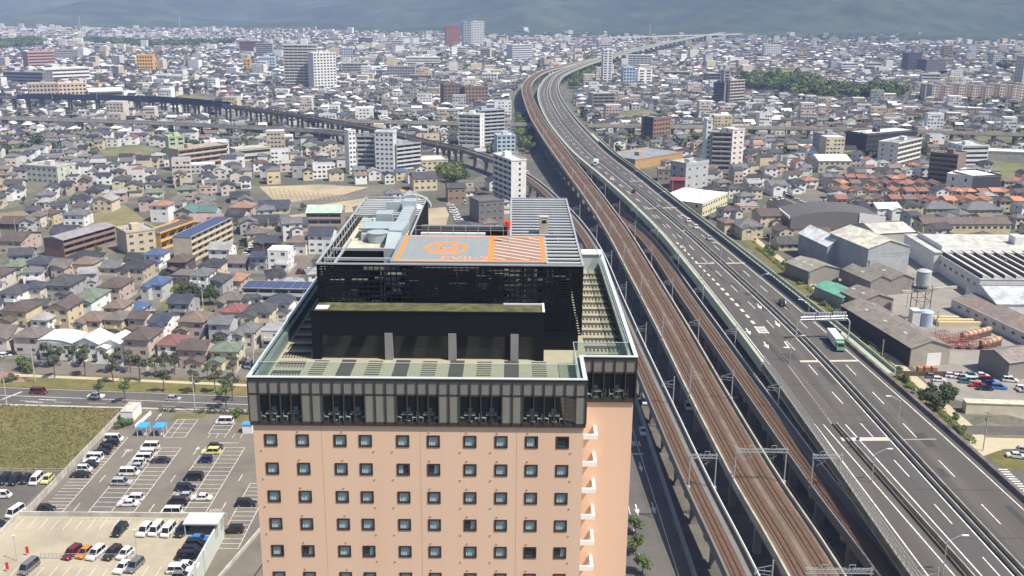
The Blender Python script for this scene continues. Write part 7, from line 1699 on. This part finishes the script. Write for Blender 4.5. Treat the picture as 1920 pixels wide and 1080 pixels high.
# long parking wall with posts
wl_a, wl_b = Z3(715,150), Z3(90,805)
t = thing('parking_wall', wl_b+(0,), 'long pale slatted wall between the meadow and the near car park', 'wall'); Lw = hypot(wl_a[0]-wl_b[0], wl_a[1]-wl_b[1]); t.rotation_euler = (0,0,atan2(wl_a[1]-wl_b[1], wl_a[0]-wl_b[0]))
pm_ = MB(); pm_.box(0,1.92,-.12,.12,0,1.7); PMM = pm_.mesh('wall_panel', CONCL); pp_ = MB(); pp_.box(-.09,.09,-.18,.18,0,1.85); PPM = pp_.mesh('wall_post', mat('post_pale', (.36,.35,.32), .8))
for k in range(int(Lw/2)): obj('wall_panel', PMM, t, (2*k+.04,0,0)); obj('wall_post', PPM, t, (2*k,0,0))
a, b_ = Z3(0,838), Z3(92,838)
w2 = thing('low_wall', (a[0]-30,a[1],0), 'low pale wall closing the small left car park', 'wall'); b = MB(); b.box(0,b_[0]-a[0]+30,-.15,.15,0,1.2); ob('wall', b, CONCL, w2)
a = Z3(0,497); f_ = thing('meadow_fence', (a[0]-30,a[1],0), 'thin post fence between the meadow and the small left car park', 'fence')
for k in range(30):
    b = MB(); b.box(k*1.6-.05,k*1.6+.05,-.05,.05,0,1.2); ob('post', b, CONCL, f_)
b = MB(); b.box(0,46.5,-.03,.03,1.05,1.15); b.box(0,46.5,-.03,.03,.5,.58); ob('rail', b, CONCL, f_)
u = Z3(735,190); t = thing('white_kiosk', u+(0,), 'white box-shaped plant cabinet at the upper end of the parking wall', 'cabinet'); b = MB(); b.box(-1.4,1.8,-3,3.5,0,3.0); ob('body', b, WHITE, t); b = MB(); b.box(-1.5,1.9,-3.1,3.6,3.0,3.15); ob('lid', b, CONCL, t)
for i, (zx, zy) in enumerate(((810,285),(903,285))):
    u = Z3(zx, zy); t = thing('ticket_canopy', u+(0,), f'small bright blue ticket-gate canopy on white posts, {"left" if i==0 else "right"} one of two', 'ticket booth')
    b = MB(); b.box(-1.4,1.4,-1.6,1.8,2.5,2.7); b.face([(-1.4,-1.6,2.7),(1.4,-1.6,2.7),(1.0,1.0,3.1),(-1.0,1.0,3.1)]); ob('canopy', b, mat('canopy_blue', (.05,.30,.66), .5, .05, 1), t)
    for sx in (-1.2,1.2):
        for yy in (-1.3,1.5):
            b = MB(); b.tube((sx,yy,0),(sx,yy,2.5),.07,6); ob('post', b, WHITE, t)
    b = MB(); b.box(-.3,.3,-.3,.3,0,1.4); ob('machine', b, WHITE, t)
u = Z3(1392,270); t = thing('blue_cabinet', u+(0,), 'small blue and white cabinet peeping out left of the hotel', 'cabinet'); b = MB(); b.box(-1,1.5,-1,1,0,2.2); ob('body', b, WHITE, t); b = MB(); b.box(-1.1,1.6,-1.1,1.1,2.2,2.6); ob('lid', b, MATS['canopy_blue'], t)
u = Z3(760,250); v = Z3(850,170); t = thing('entrance_wall', u+(0,), 'thin white curved wall beside the blue ticket canopies', 'wall'); b = MB(); b.beam((0,0,.5),(v[0]-u[0],v[1]-u[1],.5),.2,1.0); ob('panel', b, WHITE, t)
# ramp and wall hugging the hotel at lower left
t = thing('ramp_wall', (-52,180,0), 'pale sloping wall and ramp roof beside the hotel at the bottom', 'wall'); b = MB(); b.beam((-3.4,-12,2.0),(3.5,24,2.0),.35,4); ob('panel', b, CONCL, t); b = MB(); b.face([(-2.9,-12,3.6),(3,-12,3.6),(8,24,3.6),(4,24,3.6)]); ob('ramp_roof', b, ASPL, t)
# moving cars
for (px, py, z, kd, cl, a, l) in ((73,738,0,'van','dark red',pi/2-.07,'dark red minivan driving on the road left of the park'),(180,746,0,'sedan','white',pi/2-.07,'white saloon car on the road behind a small tree'),(326,751,0,'hatch','silver',pi/2-.07,'silver hatchback on the road in front of the pine trees'),
  (1467,572,13,'suv','black',-.06,'black estate car on the right carriageway'),(1305,428,13,'hatch','white',-.1,'white hatchback, lower of a pair near the noise wall'),(1330,449,13,'sedan','silver',-.1,'silver saloon just behind the white hatchback near the noise wall'),(1147,337,13,'sedan','white',-.2,'white saloon on the left expressway carriageway'),(1188,361,13,'sedan','black',-.2,'black saloon hugging the expressway median'),(1291,430-14,13,'hatch','white',-.1,'small white car on the far right lane'),
  (1205,812,0,'sedan','white',.0,'white saloon stopped at the zebra between hotel and railway'),(1208,755,0,'van','white',.0,'white van half hidden beside the hotel corner'),(1290,765,0,'suv','white',.0,'white estate car under the gap between two railway viaducts'),(1375,745,0,'hatch','white',.0,'white hatchback under the gap right of the two-track viaduct'),(1905,858,0,'sedan','white',1.3,'white saloon near the zebra crossing at the right edge'),(1920,848,0,'hatch','silver',1.3,'silver hatchback at the very right edge beyond the zebra')):
    x, y = P(px, py, z); car(x, y, z+.06, a, kd, cl, label=l, group='cars driving on the road', full=y < 420)
def truck(px, py, z, a, bodyc, cabc, L_, label, H_=3.4):
    x, y = P(px, py, z); t = thing('truck', (x,y,z+.05), label, 'truck', None, a)
    b = MB(); b.box(-1.22,1.22,-L_/2+1.9,L_/2,1.0,H_); ob('cargo_box', b, METAL, t, bodyc)
    b = MB(); b.box(-1.25,1.25,-L_/2+1.85,-L_/2+2.0,1.0,H_+.02); b.box(-1.1,1.1,-L_/2,-L_/2+1.7,.6,2.0); b.box(-1.05,1.05,-L_/2+.25,-L_/2+1.7,2.0,2.8); ob('cab', b, METAL, t, cabc)
    b = MB(); b.box(-.95,.95,-L_/2-.02,-L_/2+.1,1.7,2.05); b.box(-.95,.95,-L_/2+.2,-L_/2+.24,2.0,2.6); ob('windscreen', b, CGL, t)
    b = MB(); b.box(-.9,.9,-L_/2+.3,L_/2-.2,.6,.95); ob('chassis', b, DARK, t)
    for sx in (-1,1):
        for yy in (-L_/2+.9, L_/2-1.4, L_/2-2.6):
            w_ = obj('wheel', PROT['suv']['wheel'], t, (sx*1.05, yy, .5), scale=(1.4,1.6,1.6))
truck(1566,648,13,-.05,(.56,.60,.58),(.20,.40,.28),12,'long lorry with pale roof and green cab and tail on the near right carriageway')
truck(1117,310,13,-.2,(.72,.72,.70),(.62,.62,.6),8,'white box lorry on the left expressway carriageway by the bend')
# right-hand works car park and other lots
r12 = random.Random(31)
def carline(px0, py0, px1, py1, n, a, desc, group, cols=None, z=0, jitter=.3):
    p0, p1 = P(px0, py0, z), P(px1, py1, z)
    for i in range(n):
        if r12.random() < .12: continue
        t_ = i/max(1, n-1); x, y = p0[0]+(p1[0]-p0[0])*t_+r12.uniform(-jitter,jitter), p0[1]+(p1[1]-p0[1])*t_+r12.uniform(-jitter,jitter)
        cl = r12.choice(cols or ['white','white','white','silver','black','grey','white','navy','dark red','pale blue']); kd = r12.choice(['hatch','van','kei','sedan','suv'])
        car(x, y, z+.04, a+r12.uniform(-.05,.05), kd, cl, desc=f'{cl} {KN[kd]} {desc}', group=group, full=y < 330)
g_ = 'cars in the works car park'
for (px, py, kd, cl) in ((1783,704,'hatch','white'),(1795,706,'sedan','white'),(1808,709,'kei','silver'),(1820,703,'sedan','teal'),(1810,715,'hatch','teal'),(1822,713,'suv','white'),(1836,712,'hatch','white'),(1832,722,'sedan','red'),(1848,714,'van','dark red'),(1846,728,'sedan','black'),(1858,720,'suv','navy'),(1872,726,'suv','blue'),(1840,704,'sedan','white'),(1760,712,'hatch','white'),(1748,706,'hatch','grey')):
    x, y = P(px, py+3); car(x, y, .04, pi/2-.15, kd, cl, desc=f'{cl} {KN[kd]} packed in the works car park', group=g_)
carline(1868,692,1900,702,4,pi/2-.2,'in the right-hand line of the works car park',g_); carline(1880,706,1925,736,7,pi/2-.2,'in the right-hand line of the works car park',g_); carline(1895,690,1930,706,5,pi/2-.2,'at the back of works car park',g_)
g_ = 'cars in the customer car park right of the expressway'
carline(1470,366,1508,384,8,.5,'parked in the customer car park',g_); carline(1498,401,1560,374,15,pi/2+.4,'parked in the slanting line of the customer car park',g_); carline(1445,380,1470,372,5,.3,'parked behind the dark hip-roofed house',g_); carline(1300,402,1345,414,4,.3,'parked beside the white-roofed warehouse',g_)
carline(1420,440,1475,452,6,.2,'parked in front of the curved hall',g_); carline(1375,366,1400,372,4,.3,'parked among the houses right of the expressway',g_)
g_ = 'cars in the small car park behind the hotel'
carline(845,386,860,413,7,pi/2,'in the left line of the small car park behind the hotel roof',g_,['white','white','white','silver']); carline(872,382,886,382,2,0,'in the small car park behind the hotel roof',g_,['white','silver']); carline(886,393,890,393,1,.3,'standing alone in the small car park behind the hotel roof',g_,['white'])
g_ = 'cars in the lane left of the hotel roof'
carline(448,432,480,428,6,.2,'parked behind the navy-roofed houses',g_); carline(455,455,478,438,8,pi/2+.3,'parked in the lane left of the hotel roof',g_); carline(560,512,600,512,5,.1,'parked behind the solar-roofed long building',g_); carline(462,480,475,465,4,pi/2+.3,'parked in the lane left of the hotel roof',g_)
carline(0,650,26,648,3,pi/2,'parked beside the front row of houses','cars beside the front houses'); carline(0,672,22,668,3,pi/2,'parked beside the front row of houses','cars beside the front houses'); carline(455,686,475,690,3,0,'parked under trees right of the front row of houses','cars beside the front houses',['black','grey'])
g_ = 'cars parked on the ground between the railway viaducts'
for i in range(26):
    y = 205+i*11; x = float(np.interp(y,[200,250,300,350,400,500],[45.5,43.8,42.6,41.6,40.5,37]))
    if r12.random() < .8: cl = r12.choice(['white','silver','white','grey','black']); kd = r12.choice(['hatch','kei','van']); car(x+r12.uniform(-1,1), y, .04, .03, kd, cl, desc=f'{cl} {KN[kd]} left of the middle viaduct', group=g_, full=False)
    x = float(np.interp(y,[200,250,300,350,400,500],[61,60,58.5,57,55.3,52]))
    if r12.random() < .7 and y < 400: cl = r12.choice(['white','silver','white','grey','black','red']); kd = r12.choice(['hatch','kei','van']); car(x, y+4, .04, .03, kd, cl, desc=f'{cl} {KN[kd]} right of the middle viaduct', group=g_, full=False)
g_ = 'cars on the street along the raised railway'
for i in range(22):
    y = 540+i*22; x = float(np.interp(y,[540,700,900,1050],[14,0,-12,-14]))+(i%2)*5; cl = r12.choice(['white','silver','navy','grey','blue','white']); car(x, y, .04, .08, r12.choice(['hatch','kei','van']), cl, desc=f'{cl} car on the tree-lined street left of the raised railway', group=g_, full=False)
print('cars', NC[0])
# bicycles parked under the viaducts: one mass of frames
V = MB(); r = random.Random(4)
for i in range(330):
    y = 215+r.random()*190; x = float(np.interp(y,[200,250,300,350,400],[48.2,46.7,45.6,44.5,43.0]))-1.2+r.uniform(-1.2,1.2)-3.4*(r.random()<.4); a = r.uniform(-.3,.3); ca, sa = cos(a), sin(a)
    for s_ in (-.5,.5): V.tube((x+s_*ca,y+s_*sa-.02,.33),(x+s_*ca,y+s_*sa+.02,.33),.32,8)
    V.beam((x-.5*ca,y-.5*sa,.4),(x+.1*ca,y+.1*sa,.75),.05,.05); V.beam((x+.1*ca,y+.1*sa,.75),(x+.5*ca,y+.5*sa,.35),.05,.05); V.box(x-.2,x+.05,y-.12,y+.12,.85,.95)
o = ob('parked_bicycles', V, mat('bicycle_mix', (.36,.37,.38), .4, .5, 2)); tag(o, 'dense rows of parked bicycles under and between the railway viaducts', 'bicycles', kind='stuff')
# utility poles in the streets
um = MB(); um.tube((0,0,0),(0,0,11),.17,6,0,.11); UP = um.mesh('pole', CONCL); uc = MB(); uc.box(-1,1,-.05,.05,10.2,10.3); uc.box(-.8,.8,-.05,.05,9.4,9.5); uc.tube((.35,0,8.2),(.35,0,9.0),.22,8); UC = uc.mesh('crossarm', mat('pole_gear', (.22,.22,.21), .6))
for (px, py) in [(382,590),(373,560),(476,690),(600,480) if False else (505,450),(630,445) if False else (540,440),(32,455),(92,430),(172,420),(455,640),(13,760),(366,772),(66,716),(1515,560),(1442,470),(1400,455),(1545,470),(1612,455),(1700,575),(1752,640),(1843,845),(1650,700),(1708,800),(1605,700),(1570,700),(1880,530),(1330,430),(1260,370),(1310,400),(745,420),(250,330),(130,350),(470,330),(590,330),(1500,340),(1620,350),(1350,300),(1440,300),(1560,310),(1700,330),(1860,340),(1160,250),(1290,250)]:
    x, y = P(px, py); t = obj('utility_pole', None, None, (x,y,0), rnd.random()*3); tag(t, None, 'utility pole', 'concrete utility poles in the streets'); obj('pole', UP, t); obj('crossarm', UC, t); auto(t, 'pale concrete utility pole with crossarms', x, y)
# tall net poles at the building plots
for (px, py) in ((590,352),(640,350),(700,352),(500,385),(545,392),(596,384),(650,392),(575,372),(620,395),(670,380)):
    x, y = P(px, py); t = obj('net_pole', None, None, (x,y,0)); tag(t, None, 'pole', 'slim poles around the bare building plots'); b = MB(); b.tube((0,0,0),(0,0,9),.09,6,0,.06); b.tube((0,0,0),(0,0,.3),.25,8); ob('shaft', b, STEEL, t); auto(t, 'slim grey pole at the edge of the bare sandy plots', x, y)
b = MB()
for k in range(16): 
    p0, p1 = P(505+k*9, 352+k*1.0), P(515+k*9, 376); b.beam((p0[0],p0[1],.1),(p1[0],p1[1],.1),.5,.2)
o = ob('plot_ridges', b, mat('ridge_earth', (.31,.26,.18), .95)); tag(o, kind='structure')
# radio masts far off
for (px, py, h) in ((1217,94,60),(151,60,45),(338,58,45)):
    x, y = P(px, py); t = obj('radio_mast', None, None, (x,y,0)); tag(t, None, 'radio mast', None); b = MB()
    for sx, sy in ((-2,-2),(2,-2),(2,2),(-2,2)): b.tube((sx,sy,0),(sx*.2,sy*.2,h),.35,5)
    for k in range(8): z = h*k/8; s = 2-1.8*k/8; b.box(-s,s,-s,s,z,z+.5)
    ob('lattice', b, mat('mast_redwhite', (.55,.35,.32), .7), t); auto(t, 'thin far lattice radio mast', x, y)
# fence of the meadow side and street guard wall at the railway foot
b = MB(); b.box(36.2,36.5,165,330,0,2.4); t = thing('street_wall', (36,165,0), 'long grey panel wall along the street under the hotel-side viaduct', 'wall')
b = MB(); 
for k in range(40): 
    y = 4.1*k; o_ = MB(); o_.box(0.3-.012*y,.5-.012*y,y,y+4.0,0,2.6); ob('wall_panel', o_, mat('grey_panel', (.27,.28,.29), .7, .1, .6), t)
# ------------------------------------------------------------------ air
hz = MB(); hz.box(-7000,7000,-400,10400,-4,900); ho = ob('haze', hz, [bpy.data.materials.new('haze')]); tag(ho, kind='stuff'); ho['label'] = 'thin bluish haze over the whole plain'
hm = ho.data.materials[0]; hm.use_nodes = True; nt = hm.node_tree; nt.nodes.remove(nt.nodes['Principled BSDF'])
pv = nt.nodes.new('ShaderNodeVolumePrincipled'); pv.inputs['Color'].default_value = (.42,.57,1,1); pv.inputs['Density'].default_value = HAZE_D; pv.inputs['Anisotropy'].default_value = -.3
nt.links.new(pv.outputs[0], nt.nodes['Material Output'].inputs['Volume'])
write_labels()
